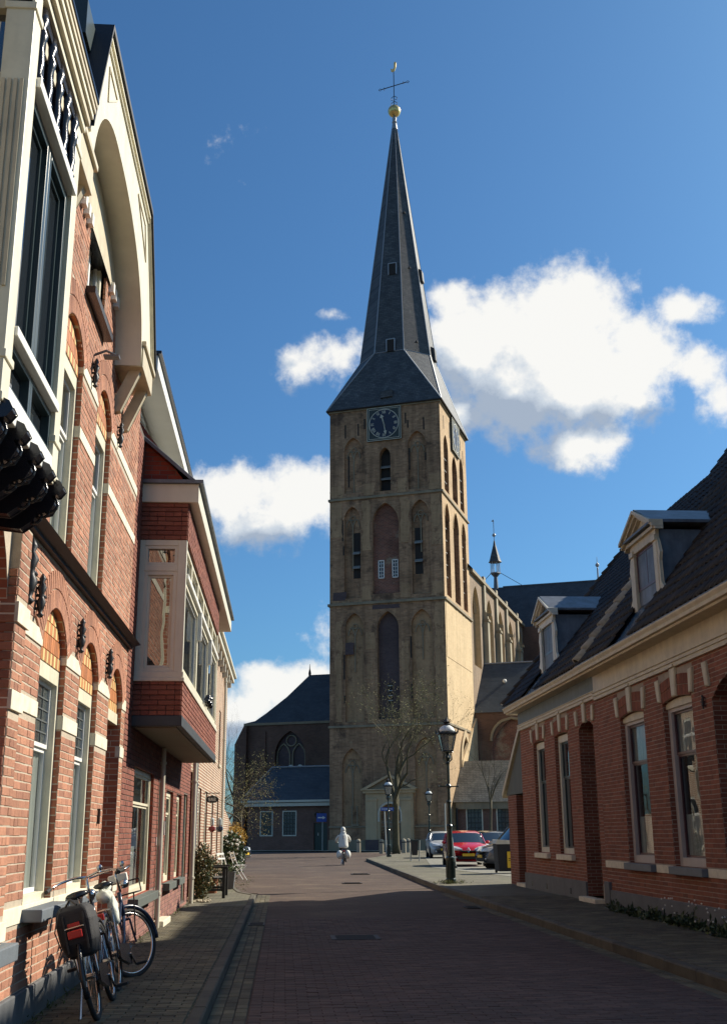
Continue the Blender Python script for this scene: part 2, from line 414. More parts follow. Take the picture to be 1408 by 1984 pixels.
M['stone'] = mk('cream_stone', (.74, .68, .53), .75, var=(5, .10), dirt=(6, .22), bump=.25, bscale=30)
M['yellowb'] = mk('yellow_glazed_brick', (.66, .50, .22), .5, rnd=.18, var=(20, .08))
M['orangeb'] = mk('orange_glazed_brick', (.48, .185, .07), .5, rnd=.2, var=(20, .08))
M['glass'] = glassmat('window_glass', see=.85, ior=1.42)
M['glassr'] = glassmat('dull_window_glass', see=.8, ior=1.45)
M['glassd'] = glassmat('dark_window_glass', ior=3.0)
M['curtain'] = mk('net_curtain', (.62, .63, .58), .95, var=(3, .1), streak=(18, .35))
M['blind'] = mk('pale_blind', (.55, .56, .48), .8)
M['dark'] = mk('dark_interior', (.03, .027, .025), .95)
M['room'] = mk('room_wall', (.16, .13, .10), .95)
M['rev1'] = brickmat('orange_reveal_brick', (.42, .16, .09), (.30, .11, .07), (.5, .43, .33), 'x')
M['rev2'] = brickmat('red_reveal_brick', (.27, .06, .035), (.18, .04, .03), (.12, .09, .08), 'x')
M['rev3'] = brickmat('brown_reveal_brick', (.24, .09, .06), (.17, .06, .04), (.34, .28, .22), 'x')
M['lead'] = mk('lead_strips', (.10, .11, .11), .5)
M['leadglass'] = glassmat('leaded_glass', (.06, .07, .07), .75, .0)
M['sashred'] = mk('maroon_sash', (.075, .026, .030), .35)
M['greypaint'] = mk('grey_mauve_paint', (.44, .39, .36), .5, var=(3, .08), streak=(5, .1))
M['oak'] = mk('grey_boarding', (.10, .115, .105), .7, streak=(4, .3))

LF = Fr((-2, 0, 0), (0, 1, 0), (0, 0, 1), (1, 0, 0))     # left facades: a = Y, b = Z, d = towards the street
def rf(x): return Fr((x, 0, 0), (0, 1, 0), (0, 0, 1), (-1, 0, 0))

# ------------------------------------------------------------------ countable pieces: the largest in view become parts, the rest one joined part
MESHES = {}
def unit_box_mesh(name, sx, sy, sz, mat, bev=0.0):
    key = (name, round(sx, 3), round(sy, 3), round(sz, 3), mat.name)
    if key not in MESHES:
        mb = MB(); b = min(sy, sz)*.12 if bev else 0
        x, y, z = sx/2, sy/2, sz
        v = [(-x, -y, 0), (x, -y, 0), (x, y, 0), (-x, y, 0), (-x, -y, z-b), (x, -y, z-b), (x, y, z-b), (-x, y, z-b)]
        f = [(0, 1, 5, 4), (1, 2, 6, 5), (2, 3, 7, 6), (3, 0, 4, 7)]
        if b:
            v += [(-x+b, -y+b, z), (x-b, -y+b, z), (x-b, y-b, z), (-x+b, y-b, z)]
            f += [(4, 5, 9, 8), (5, 6, 10, 9), (6, 7, 11, 10), (7, 4, 8, 11), (8, 9, 10, 11)]
        else: f.append((4, 5, 6, 7))
        mb.add(v, f); me = mb.mesh(name); me.materials.append(mat); MESHES[key] = me
    return MESHES[key]
def scatter(parent, name, rest, items, mat, limit=300):
    """items: list of (mesh, Matrix in world space). nearest `limit` that the camera sees become objects, the others join in one part"""
    off = Vector(top_loc(parent)) if parent is not None else Vector((0, 0, 0))
    sc_ = []
    for me, mt in items:
        p = mt.translation; x, y, z = project(p)
        vis = -20 < x < 1428 and -20 < y < 2004
        sc_.append((0 if vis else 1, (p-CAM).length))
    order = sorted(range(len(items)), key=lambda i: sc_[i])
    cache = {}
    V = []; Fc = []; n = 0
    for k, i in enumerate(order):
        me, mt = items[i]
        if k < limit and sc_[i][0] == 0:
            o = bpy.data.objects.new(name, me); COL.objects.link(o); o.parent = parent
            mm = mt.copy(); mm.translation = mt.translation-off; o.matrix_local = mm
            if parent is None: tag(o, None, None, None, 'structure')
            continue
        if me.name not in cache:
            co = np.empty(len(me.vertices)*3); me.vertices.foreach_get('co', co)
            cache[me.name] = (co.reshape(-1, 3), [tuple(p.vertices) for p in me.polygons])
        co, fs = cache[me.name]; A = np.array(mt)
        V.append(co @ A[:3, :3].T + A[:3, 3] - np.array(off)); Fc += [tuple(q+n for q in f) for f in fs]; n += len(co)
    if V:
        me = bpy.data.meshes.new(rest); me.from_pydata(np.concatenate(V).tolist(), [], Fc); me.materials.append(mat)
        o = bpy.data.objects.new(rest, me); COL.objects.link(o); o.parent = parent; tag(o, kind='stuff')
def spans(a0, a1, z, holes):
    """parts of the interval a0..a1 at height z outside the holes"""
    cuts = []
    for P in holes:
        xs = []
        for i in range(len(P)):
            x0, y0 = P[i]; x1, y1 = P[(i+1) % len(P)]
            if (y0 > z) != (y1 > z): xs.append((x1-x0)*(z-y0)/(y1-y0)+x0)
        xs.sort(); cuts += [(xs[i], xs[i+1]) for i in range(0, len(xs)-1, 2)]
    cuts.sort(); out = []; s = a0
    for c0, c1 in cuts:
        if c1 <= s: continue
        if c0 > s: out.append((s, min(c0, a1)))
        s = max(s, c1)
        if s >= a1: break
    if s < a1: out.append((s, a1))
    return out
def brick_items(fr, a0, a1, b0, b1, holes, mat, bw=.222, bh=.067, j=.0095, proud=.0035, depth=.03, seed=1):
    rnd = random.Random(seed); items = []
    nrow = int(round((b1-b0)/bh)); 
    A = Matrix(((fr.a[0], fr.b[0], fr.d[0]), (fr.a[1], fr.b[1], fr.d[1]), (fr.a[2], fr.b[2], fr.d[2]))).to_4x4()
    for r in range(nrow):
        z0 = b0+r*bh; zc = z0+bh/2
        if zc > b1: break
        ph = (0 if r % 2 else bw/2)
        for s0, s1 in spans(a0, a1, zc, holes):
            k = math.floor((s0-a0-ph)/bw)
            while True:
                x0 = a0+ph+k*bw; x1 = x0+bw; k += 1
                if x0 >= s1: break
                # alternate headers now and then
                segs = [(x0, x1)] if rnd.random() > .28 else [(x0, x0+bw/2), (x0+bw/2, x1)]
                for q0, q1 in segs:
                    q0 = max(q0, s0); q1 = min(q1, s1)
                    L_ = q1-q0-j*.55
                    if L_ < .025: continue
                    me = unit_box_mesh('brick', round(L_, 2) if abs(L_-(bw-j*.55)) > .01 and abs(L_-(bw/2-j*.55)) > .01 else L_, bh-j, depth, mat, 1)
                    p = fr([((q0+q1)/2+rnd.uniform(-.0015, .0015), zc+rnd.uniform(-.0012, .0012), proud-depth+rnd.uniform(-.002, .0025))])[0]
                    mt = Matrix.Translation(p) @ A @ Matrix.Rotation(rnd.uniform(-.006, .006), 4, 'Z')
                    items.append((me, mt))
    return items
# ================================================================== ground
M['road'] = mk('klinker_paver', (.100, .058, .044), .85, col2=(.072, .045, .036), rnd=.2, var=(5, .25), dirt=(.55, .38), bump=.6, bscale=60)
M['roadj'] = mk('paver_joint', (.065, .055, .048), .95, var=(7, .3), bump=.5, bscale=150)
M['pave'] = mk('mossy_paver', (.135, .115, .068), .9, col2=(.095, .085, .055), rnd=.28, var=(3, .3), dirt=(1.1, .45), bump=.6, bscale=60)
M['pavej'] = mk('mossy_joint', (.075, .072, .042), .95, var=(6, .4), bump=.5, bscale=150)
M['kerb'] = mk('concrete_kerb', (.088, .078, .056), .9, rnd=.25, var=(4, .35), bump=.4)
M['farroad'] = brickmat('far_klinkers', (.145, .10, .09), (.11, .078, .07), (.07, .055, .05), 'x', .21, .09, .01, var=(.35, .22), bump=.2)
M['lot'] = mk('parking_concrete', (.20, .19, .15), .9, var=(.8, .2), bump=.3)
M['grass'] = mk('grass_blade', (.07, .10, .025), .8, rnd=.3, col2=(.14, .14, .04))

def sheet(name, poly, z, mat, nsub=1):
    mb = MB(); mb.add([(x, y, z) for x, y in poly], [tuple(range(len(poly)))])
    o = mb.build(name, mat); return tag(o, kind='structure')
# the farroad brick texture reads x and z; give it x and y through a second mapping
def ground_brick(name, c1, c2, mo, bw, bh, ms, var, stain=None):
    m = brickmat(name, c1, c2, mo, 'x', bw, bh, ms, var=var, bump=.35, stain=stain)
    nt = m.node_tree
    cb = [n for n in nt.nodes if n.type == 'COMBXYZ'][0]; sp = [n for n in nt.nodes if n.type == 'SEPXYZ'][0]
    nt.links.new(sp.outputs[1], cb.inputs[1]); return m
M['farroad'] = ground_brick('far_klinkers', (.095, .064, .050), (.070, .049, .040), (.06, .047, .036), .21, .085, .012, (.35, .22), stain=((.15, .115, .08), .6, .52, .45))
M['farpave'] = ground_brick('far_pavement', (.17, .155, .115), (.13, .12, .09), (.07, .068, .045), .21, .105, .014, (.5, .25), stain=((.10, .12, .045), .9, .55, .5))
tag(sheet('ground', [(-400, -60), (400, -60), (400, 900), (-400, 900)], -.02, mk('soil', (.10, .09, .07), .95, var=(.3, .3))), kind='structure')
KL, KR = -.61, 4.25
road = sheet('road', [(KL, -12), (KR, -12), (KR, 33), (4.7, 66), (9, 90), (4, 100), (-30, 112), (-60, 108), (-60, 78), (-14, 66), (-6, 50), (-3.6, 40), (-2.6, 34), (KL, 31)], 0.0, M['farroad'])
# klinkers one by one near the camera
items = []
rnd = random.Random(11)
bw, bh = .212, .092
fx = Fr((0, 0, 0), (1, 0, 0), (0, 1, 0), (0, 0, 1))
y = 8.6; r = 0
while y < 21.5:
    x = KL+.34 + (0 if r % 2 else bw/2) - bw
    while x < KR-.2:
        x0 = max(x, KL+.34); x1 = min(x+bw, KR-.2); L_ = x1-x0-.004
        if L_ > .04:
            me = unit_box_mesh('paver', L_, bh-.006, .03, M['road'], 1)
            cr = .05*(1-((x0+x1)/2-1.8)**2/6.0)
            items.append((me, Matrix.Translation(((x0+x1)/2, y+bh/2+.004*math.sin(x*3), -.018+rnd.uniform(-.002, .003))) @ Matrix.Rotation(rnd.uniform(-.012, .012), 4, 'Z') @ Matrix.Rotation(rnd.uniform(-.01, .01), 4, 'Y')))
        x += bw
    y += bh; r += 1
scatter(road, 'paver', 'paver_field', items, M['road'])
# gutters: three rows of bricks set lengthwise beside each kerb
items = []
for side, x0 in ((0, KL+.01), (1, KR-.2)):
    for c in range(3 if side == 0 else 2):
        y = 8.6+c*.07
        while y < 30:
            items.append((unit_box_mesh('gutter_brick', .098, .205, .03, M['pave'], 1), Matrix.Translation((x0+.05+c*.107, y, -.02+rnd.uniform(-.002, .003))) @ Matrix.Rotation(rnd.uniform(-.01, .01), 4, 'Z')))
            y += .215
scatter(road, 'gutter_brick', 'gutter_row', items, M['pave'], 120)
# pavements
pl = sheet('left_pavement', [(-2.3, -12), (KL-.12, -12), (KL-.12, 28.3), (-1.0, 29.5), (-1.5, 34), (-2.2, 40), (-4, 46), (-8, 46), (-8, 24), (-2.3, 24)], .10, M['farpave'])
mb = MB(); mb.box(-2.3, KL-.12, -12, 28.3, -.02, .09); tag(mb.build('pavement_bed', M['pavej'], pl), kind=None)
pr = sheet('right_pavement', [(KR+.15, -12), (7.6, -12), (7.6, 34), (40, 34), (40, 52), (24, 98), (11.5, 92), (7.5, 78), (4.95, 66), (KR+.15, 34)], .12, M['farpave'])
mb = MB(); mb.box(KR+.15, 7.6, -12, 33, -.02, .11); mb.build('pavement_bed', M['pavej'], pr)
for nm, par, xa, xb, z, y0, y1, lim in (('pavement_brick', pl, -1.99, KL-.13, .10, 8.6, 24, 300), ('pavement_brick', pr, KR+.16, 6.45, .12, 10, 26, 300)):
    items = []; y = y0; r = 0; rnd = random.Random(5)
    while y < y1:
        x = xa - (0 if r % 2 else .105)
        while x < xb:
            q0, q1 = max(x, xa), min(x+.21, xb); L_ = q1-q0-.008
            if L_ > .03: items.append((unit_box_mesh('pavement_brick', L_, .097, .03, M['pave'], 1), Matrix.Translation(((q0+q1)/2, y+.05, z-.018+rnd.uniform(-.002, .003))) @ Matrix.Rotation(rnd.uniform(-.012, .012), 4, 'Z') @ Matrix.Rotation(rnd.uniform(-.012, .012), 4, 'Y')))
            x += .21
        y += .105; r += 1
    scatter(par, nm, 'pavement_bricks_field', items, M['pave'], lim)
# kerb stones
def kerbs(name, pts, w, h, side):
    root = MB(); root.box(0, .001, 0, .001, -.5, -.499)
    items = []
    for (p, q) in zip(pts[:-1], pts[1:]):
        p, q = Vector((*p, 0)), Vector((*q, 0)); n = max(1, int((q-p).length/1.0)); d = (q-p)/n
        ang = math.atan2(d.y, d.x)
        for i in range(n):
            c = p+d*(i+.5)
            items.append((unit_box_mesh('kerb_stone', round(d.length-.008, 2), w, h+.05, M['kerb'], 1), Matrix.Translation((c.x, c.y, -.05+random.uniform(-.003, .003))) @ Matrix.Rotation(ang, 4, 'Z')))
    o = thing(name, None, None); o['kind'] = 'structure'; scatter(o, 'kerb_stone', 'kerb_far', items, M['kerb'], 80)
kerbs('left_kerb', [(KL-.06, -10), (KL-.06, 28.3), (-1.05, 29.6), (-1.5, 34)], .12, .115, 0)
kerbs('right_kerb', [(KR+.075, -10), (KR+.075, 33), (4.85, 66), (7.3, 78), (11.4, 92)], .15, .135, 0)
lot = sheet('parking_lot', [(7.9, 33.2), (28, 33.2), (28, 78), (12, 78), (8.6, 70), (6.2, 48)], .128, M['lot'])
mb = MB()
for y in (39.5, 43.2, 46.2, 49.0): mb.add([(6.9, y, .135), (16, y-2.0, .135), (16, y-1.7, .135), (6.9, y+.22, .135)], [(0, 1, 2, 3)])
tag(mb.build('parking_strip', mk('white_parking_brick', (.42, .41, .36), .9, var=(4, .2))), kind='structure')
church_walk = sheet('church_walk', [(-26, 118), (2.5, 107.8), (14.5, 99.3), (24, 96), (24, 93), (12, 95), (1, 103.5), (-30, 114)], .06, mk('church_walk_paving', (.42, .38, .27), .9, var=(1, .15)))

# ================================================================== windows
def window(parent, fr, a0, a1, b0, b1, dep, fm, w=.07, bars_a=(), bars_b=(), glass='glass', bw=.03, sill=None, sash=None, name='window', label=None, hd=None, curtain=None, lead=None, thick=.06, sb=.015):
    """framed window set back dep behind the wall face; a = along, b = up"""
    mb = MB(fr); d0 = -dep-thick; d1 = -dep
    h = hd or w
    mb.box(a0, a0+w, b0, b1, d0, d1); mb.box(a1-w, a1, b0, b1, d0, d1); mb.box(a0+w, a1-w, b1-h, b1, d0, d1); mb.box(a0+w, a1-w, b0, b0+w, d0, d1)
    o = mb.build(name, fm, parent, label=label, bevel=.004)
    sm = sash or fm; s = .035 if sash or w > .05 else .0
    ia0, ia1, ib0, ib1 = a0+w, a1-w, b0+w, b1-h
    cuts = [ib0]+list(bars_b)+[ib1]
    for i in range(len(cuts)-1):
        q0, q1 = cuts[i], cuts[i+1]
        back = .02*(i % 2 == 0)
        if s:
            mb = MB(fr); e0, e1 = d1-sb-.035-back, d1-sb-back
            mb.box(ia0, ia0+s, q0, q1, e0, e1); mb.box(ia1-s, ia1, q0, q1, e0, e1); mb.box(ia0+s, ia1-s, q0, q0+s, e0, e1); mb.box(ia0+s, ia1-s, q1-s, q1, e0, e1)
            for t in bars_a: mb.box(t-bw/2, t+bw/2, q0+s, q1-s, e0+.004, e1-.004)
            mb.build('sash', sm, o)
        mb = MB(fr); g = d1-sb-.019-back
        mb.add([(ia0+s, q0+s, g), (ia1-s, q0+s, g), (ia1-s, q1-s, g), (ia0+s, q1-s, g)], [(0, 1, 2, 3)])
        isl = lead and i == len(cuts)-2
        mb.build('pane', M['leadglass' if isl else glass], o)
        if isl:
            mb = MB(fr); nx, nz_ = lead
            for k in range(1, nx): t = ia0+s+(ia1-ia0-2*s)*k/nx; mb.box(t-.006, t+.006, q0+s, q1-s, g, g+.008)
            for k in range(1, nz_): t = q0+s+(q1-q0-2*s)*k/nz_; mb.box(ia0+s, ia1-s, t-.006, t+.006, g, g+.009)
            mb.build('lead_strip', M['lead'], o)
    if sill:
        mb = MB(fr); mb.box(a0-sill[2], a1+sill[2], b0-sill[1], b0-.002, -dep-thick, sill[0]); mb.build('sill', sill[3], o, bevel=.008)
    if glass in ('glass', 'glassr'):
        q_ = rect(a0+.012, a1-.012, b0+.012, b1-.012); mb = MB(fr); reveal(mb, q_, d0+.004, d0-.45); backp(mb, q_, d0-.45); mb.build('room_back', M['room'], o)
        if curtain:
            mb = MB(fr)
            for c0, c1, z0, z1 in curtain:
                n = 24; P = []
                for k in range(n+1):
                    t = c0+(c1-c0)*k/n; q = d1-sb-.075+.016*math.sin(k*1.9)
                    P += [(t, z0, q), (t, z1, q)]
                mb.add(P, [(2*k, 2*k+2, 2*k+3, 2*k+1) for k in range(n)])
            mb.build('curtain', M['curtain'], o)
    return o

def anchor(parent, fr, a, b0, b1, s=1.0):
    mb = MB(fr); d = .045
    pr = [(.012, 0), (.03, .06), (.012, .1), (.024, .2), (.036, .35), (.02, .45), (.02, .55), (.036, .68), (.014, .8), (.026, .88), (.006, 1.0)]
    mb.ring_loft([[(a+r*s*math.cos(q), b0+(b1-b0)*t, d+r*s*math.sin(q)) for q in [2*math.pi*i/8 for i in range(8)]] for r, t in pr])
    mb.tube([(a, (b0+b1)/2, 0), (a, (b0+b1)/2, .06), (a+.07*s, (b0+b1)/2, .06)], .012*s, 6)
    for t in (.2, .8): mb.tube([(a, b0+(b1-b0)*t, -.01), (a, b0+(b1-b0)*t, .05)], .012*s, 6)
    return mb.build('wall_anchor', M['blackm'], parent, smooth=True)

# ================================================================== near left house: orange brick, cream bay window, arched gable
H1 = wthing('brick_house', 'tall orange brick house with cream bay window and arched wooden gable', 'house', (-2, 10, 0))
YB0, YB1 = 5.0, 14.35
w1 = hole_arch(9.25, 10.34, .98, 3.05, .36); w2 = hole_arch(11.06, 12.16, .98, 3.05, .36); w3 = hole_arch(12.97, 14.02, .12, 3.05, .36)
u1 = hole_arch(9.22, 10.22, 3.97, 5.88, .30); u2 = hole_arch(11.1, 12.05, 3.97, 5.88, .30)
loft = rect(10.12, 11.16, 6.72, 7.62)
port = hole_arch(6.2, 8.03, .12, 3.1, .75)
holes = [w1, w2, w3, u1, u2, loft]
mb = MB(LF); panel(mb, [(YB0, .36), (YB1, .36), (YB1, 7.42), (YB0, 7.42)], holes+[[(6.2, .36)]+port[1:-1]+[(8.03, .36)]]); mb.build('wall', M['mortar_l'], H1)
mb = MB(LF)
for h in (w1, w2): reveal(mb, h, .004, -.24)
for h in (w3, port): reveal(mb, h, .004, -.9)
for h in (u1, u2): reveal(mb, h, .004, -.2)
mb.build('window_reveal', M['rev1'], H1)
for q_ in (w3, port):
    mb = MB(LF); backp(mb, q_, -.9); mb.build('porch_back', M['rev1'], H1)
mb = MB(LF)   # house body behind the facade
mb.box(YB0, YB1-.02, 0, 7.6, -8, -.95); mb.build('house_body', M['room'], H1)
mb = MB(LF); mb.box(YB0, 12.95, .1, .36, -.3, .035); mb.box(14.04, YB1, .1, .36, -.3, .035); mb.build('plinth', M['bluestone'], H1, bevel=.01)
# belt cornice of slate
mb = MB(LF); mb.prism([(3.80, 0), (3.80, .05), (3.83, .05), (3.86, .15), (3.97, .02), (3.97, 0)], 7.3, 14.42, 'a')
mb.build('belt_cornice', M['ledge'], H1)
# stone bands
def bands(root, fr, a0, a1, zs, hs, holes, mat, d=.012, name='stone_band'):
    for z, h in zip(zs, hs):
        for s0, s1 in spans(a0, a1, z+h/2, holes):
            if s1-s0 > .1:
                m_ = MB(fr); m_.box(s0-(.004 if s0 > a0+.01 else 0), s1+(.004 if s1 < a1-.01 else 0), z, z+h, -.05, d); m_.build(name, mat, root, bevel=.004)
allh = holes+[port]
bands(H1, LF, 8.1, YB1, (.86, 2.42, 3.0), (.125, .125, .13), allh, M['stone'])
bands(H1, LF, 8.1, YB1, (5.18, 5.84), (.115, .115), allh, M['stone'])
# projecting porch pier on the near side, with bands
mb = MB(LF); mb.box(8.03, 8.36, .36, 3.72, 0, .07); mb.build('porch_pier', M['mortar_l'], H1)
bands(H1, LF, 8.02, 8.40, (.80, 2.36, 2.98), (.13, .14, .15), [], M['stone'], .09)
mb = MB(LF); mb.box(7.0, 8.52, .66, .78, -.1, .16); mb.build('porch_sill', M['slate_sill'], H1, bevel=.01)
items = brick_items(LF, 8.1, YB1, .36, 3.80, [h for h in allh]+[rect(8.03, 8.36, .36, 3.72), rect(8.1, YB1, .855, .99), rect(8.1, YB1, 2.415, 2.55), rect(8.1, YB1, 2.995, 3.135)][:0]+allh, M['brick1'], seed=3)
PF = Fr((-1.93, 0, 0), (0, 1, 0), (0, 0, 1), (1, 0, 0))
items = [i for i in items if not (8.0 < i[1].translation.y < 8.37 and i[1].translation.z < 3.72)]
def notband(i, zs):
    z = i[1].translation.z; return not any(a-.03 < z < b+.03 for a, b in zs)
items = [i for i in items if notband(i, ((.86, .985), (2.42, 2.545), (3.0, 3.13)))]
it2 = brick_items(PF, 8.03, 8.36, .36, 3.72, [], M['brick1'], seed=4)
items += [i for i in it2 if notband(i, ((.80, .93), (2.36, 2.5), (2.98, 3.13)))]
JF = Fr((0, 8.03, 0), (1, 0, 0), (0, 0, 1), (0, -1, 0))   # porch jamb facing the camera
items += brick_items(JF, -2.6, -1.93, .36, 3.4, [], M['brick1'], seed=6, proud=.012)
items += [i for i in brick_items(LF, 8.1, YB1, 3.97, 7.40, allh, M['brick1'], seed=5) if notband(i, ((5.18, 5.295), (5.84, 5.955)))]
# voussoirs above the arches
def voussoirs(root, fr, a0, a1, spring, rise, ln, mat, n=None, d=.014, name='voussoir'):
    w = (a1-a0)/2; rad = (w*w+rise*rise)/(2*rise); zc = spring+rise-rad; t0 = math.asin(w/rad); c = (a0+a1)/2
    n = n or int(2*t0*(rad+ln/2)/.067); out = []
    A = Matrix(((fr.a[0], fr.b[0], fr.d[0]), (fr.a[1], fr.b[1], fr.d[1]), (fr.a[2], fr.b[2], fr.d[2]))).to_4x4()
    for i in range(n):
        t = -t0+2*t0*(i+.5)/n
        for k in range(int(round(ln/.17))):
            r = rad+.17*k+.085
            p = fr([(c+r*math.sin(t), zc+r*math.cos(t), d-.04)])[0]
            me = unit_box_mesh(name, 2*t0*(rad+ln/2)/n-.012, .16, .04, mat, 1)
            out.append((me, Matrix.Translation(p) @ A @ Matrix.Rotation(-t, 4, 'Z')))
    return out
vs = []
for a0, a1 in ((9.25, 10.34), (11.06, 12.16), (12.97, 14.02)): vs += voussoirs(H1, LF, a0, a1, 3.05, .36, .34, M['brick1'])
for a0, a1 in ((9.22, 10.22), (11.1, 12.05)): vs += voussoirs(H1, LF, a0, a1, 5.88, .30, .34, M['brick1'])
items = [i for i in items if not any(abs(i[1].translation.y-c) < hw and abs(i[1].translation.z-z) < .20 and math.hypot((i[1].translation.y-c)/hw, (i[1].translation.z-z+.15)/.40) < .93 for c, hw, z in ((9.795, .62, 3.50), (11.61, .62, 3.50), (13.495, .6, 3.50), (9.72, .57, 6.30), (11.575, .55, 6.30)))]
scatter(H1, 'brick', 'bricks_further_up', items, M['brick1'], 300)
scatter(H1, 'voussoir', 'voussoirs_other', vs, M['brick1'], 150)
# glazed brick tympana
tl = []
for c, hw, z0, dd in ((9.795, .545, 2.93, -.055), (11.61, .55, 2.93, -.055), (13.495, .525, 2.93, -.06), (9.72, .5, 5.78, -.05), (11.575, .475, 5.78, -.05)):
    P = arc(c-hw, c+hw, z0+.12, .36 if z0 < 4 else .28); F2 = Fr((-2+dd, 0, 0), (0, 1, 0), (0, 0, 1), (1, 0, 0))
    mb = MB(F2); backp(mb, [(c-hw, z0)]+P+[(c+hw, z0)], 0); mb.build('tympanum', M['mortar_l'], H1)
    n = 14
    for i in range(n):
        a = c-hw+2*hw*(i+.5)/n
        top_ = z0+.12+(.36 if z0 < 4 else .28)*(1-((a-c)/hw)**2)
        for k, (zz, hh) in enumerate(((z0+.01, .10), (z0+.12, .13), (z0+.26, .10), (z0+.37, .1))):
            if zz+hh*.6 > top_: break
            mt_ = M['yellowb'] if (i+k) % 2 == 0 and k != 1 else M['orangeb']
            tl.append((unit_box_mesh('glazed_brick', 2*hw/n-.008, min(hh, top_-zz), .03, mt_), Matrix.Translation(F2([(a, zz+min(hh, top_-zz)/2, -.02)])[0]) @ Matrix(((0, 0, 1), (1, 0, 0), (0, 1, 0))).to_4x4()))
scatter(H1, 'glazed_brick', 'glazed_bricks_other', [t for t in tl if t[0].materials[0] == M['yellowb']], M['yellowb'], 140)
scatter(H1, 'glazed_brick', 'glazed_bricks_other', [t for t in tl if t[0].materials[0] == M['orangeb']], M['orangeb'], 140)
for a0, a1 in ((9.25, 10.34), (11.06, 12.16)):
    window(H1, LF, a0, a1, .98, 2.93, .05, M['cream'], sb=.05, w=.065, bars_b=(2.24,), glass='glass', sill=None, sash=M['white'], hd=.13, lead=(4, 5), thick=.12,
           curtain=[(a0+.12, a1-.12, 1.0, 2.85)])
    mb = MB(LF); mb.box(a0-.04, a1+.04, .86, .955, -.2, .17); mb.build('window_sill', M['slate_sill'], H1, bevel=.01)
mb = MB(LF); mb.box(12.97, 14.02, 2.80, 2.93, -.22, -.04); mb.box(12.99, 13.07, .12, 2.78, -.85, -.75); mb.build('door_frame', M['cream'], H1)
mb = MB(LF); mb.box(13.07, 13.94, .14, 2.78, -.85, -.8); mb.build('door', M['dgreen'], H1)
for a0, a1 in ((9.22, 10.22), (11.1, 12.05)):
    window(H1, LF, a0, a1, 3.99, 5.78, .05, M['cream'], w=.065, sb=.045, bars_b=(5.12,), sash=M['white'], hd=.14, thick=.14, curtain=[(a0+.1, a1-.1, 4.05, 5.1)])
lw = window(H1, LF, 10.12, 11.16, 6.72, 7.62, .05, M['cream'], w=.09, bars_a=(10.64,), sash=M['white'], bw=.07)
mb = MB(LF); mb.box(10.06, 11.22, 6.64, 6.715, -.05, .10); mb.build('window_sill', M['black'], H1)
for a, b0, b1, s in ((8.93, 3.18, 3.54, 1.1), (10.82, 3.19, 3.53, 1.1), (12.66, 3.19, 3.53, 1.1), (8.5, 3.2, 3.72, 1.6), (10.66, 5.88, 6.2, 1.0), (12.5, 5.88, 6.2, 1.0)):
    anchor(H1, LF, a, b0, b1, s)
mb = MB(LF)   # small bracket lamp below the loft window
mb.tube([(10.75, 6.28, 0), (10.75, 6.33, .12), (10.75, 6.28, .22)], .014); mb.box(10.70, 10.80, 6.25, 6.27, .1, .26); mb.build('wall_bracket', M['zinc'], H1)
mb = MB(LF); mb.box(12.62, 12.66, 1.62, 1.78, 0, .03); mb.build('house_number_plate', M['black'], H1)

# ---- arched wooden gable
GF = .30
outer = [(7.75, 6.72), (8.22, 7.22), (8.80, 8.62), (11.92, 8.62), (12.35, 8.0), (12.95, 7.0), (12.95, 6.72)]
inner = []
for i in range(29):
    q = math.pi*i/28; cc = -math.cos(q); w_ = 1.22 if cc < 0 else 2.33
    inner.append((9.68+w_*(abs(cc)**.9)*(1 if cc > 0 else -1), 6.72+1.32*math.sin(q)**.85))
ring = outer+[(12.05, 6.72)]+inner[::-1][1:-1]+[(8.42, 6.72)]
mb = MB(LF); panel(mb, ring, [], GF); panel(mb, ring, [], GF-.05)
reveal(mb, outer, GF, GF-.05, close=False); mb.build('gable_board', M['cream'], H1)
mb = MB(LF); reveal(mb, inner, GF-.002, -.25, close=False); mb.sm = True; mb.build('gable_soffit', M['greywhite'], H1)
mb = MB(LF)
ro = [(8.15, 7.2), (8.76, 8.66), (11.98, 8.66), (12.42, 8.02), (13.02, 7.0)]; ro2 = [(a*1, b+.06) for a, b in ro]
reveal(mb, ro, GF+.06, -4, close=False); reveal(mb, ro2, GF+.06, -4, close=False)
for i in range(len(ro)-1): mb.add([(*ro[i], GF+.06), (*ro[i+1], GF+.06), (*ro2[i+1], GF+.06), (*ro2[i], GF+.06)], [(0, 1, 2, 3)])
mb.build('gable_roof', mk('black_roofing', (.012, .013, .018), .6, bump=.2), H1)
mb = MB(LF)   # mouldings along the rake and the small triangular panels
for i in range(len(ro)-1):
    p, q = ro[i], ro[i+1]; mb.tube([(p[0], p[1]-.04, GF+.02), (q[0], q[1]-.04, GF+.02)], .022, 4); mb.tube([(p[0]*1.0, p[1]-.11, GF+.01), (q[0], q[1]-.11, GF+.01)], .014, 4)
mb.build('rake_moulding', M['cream'], H1)
mb = MB(LF)
for P in ([(8.95, 8.4), (9.45, 8.4), (8.98, 8.05)], [(11.1, 8.4), (11.75, 8.4), (11.95, 8.02)]):
    for k in range(3): p, q = P[k], P[(k+1) % 3]; mb.tube([(*p, GF+.004), (*q, GF+.004)], .012, 4)
mb.build('panel_moulding', M['cream2'], H1)
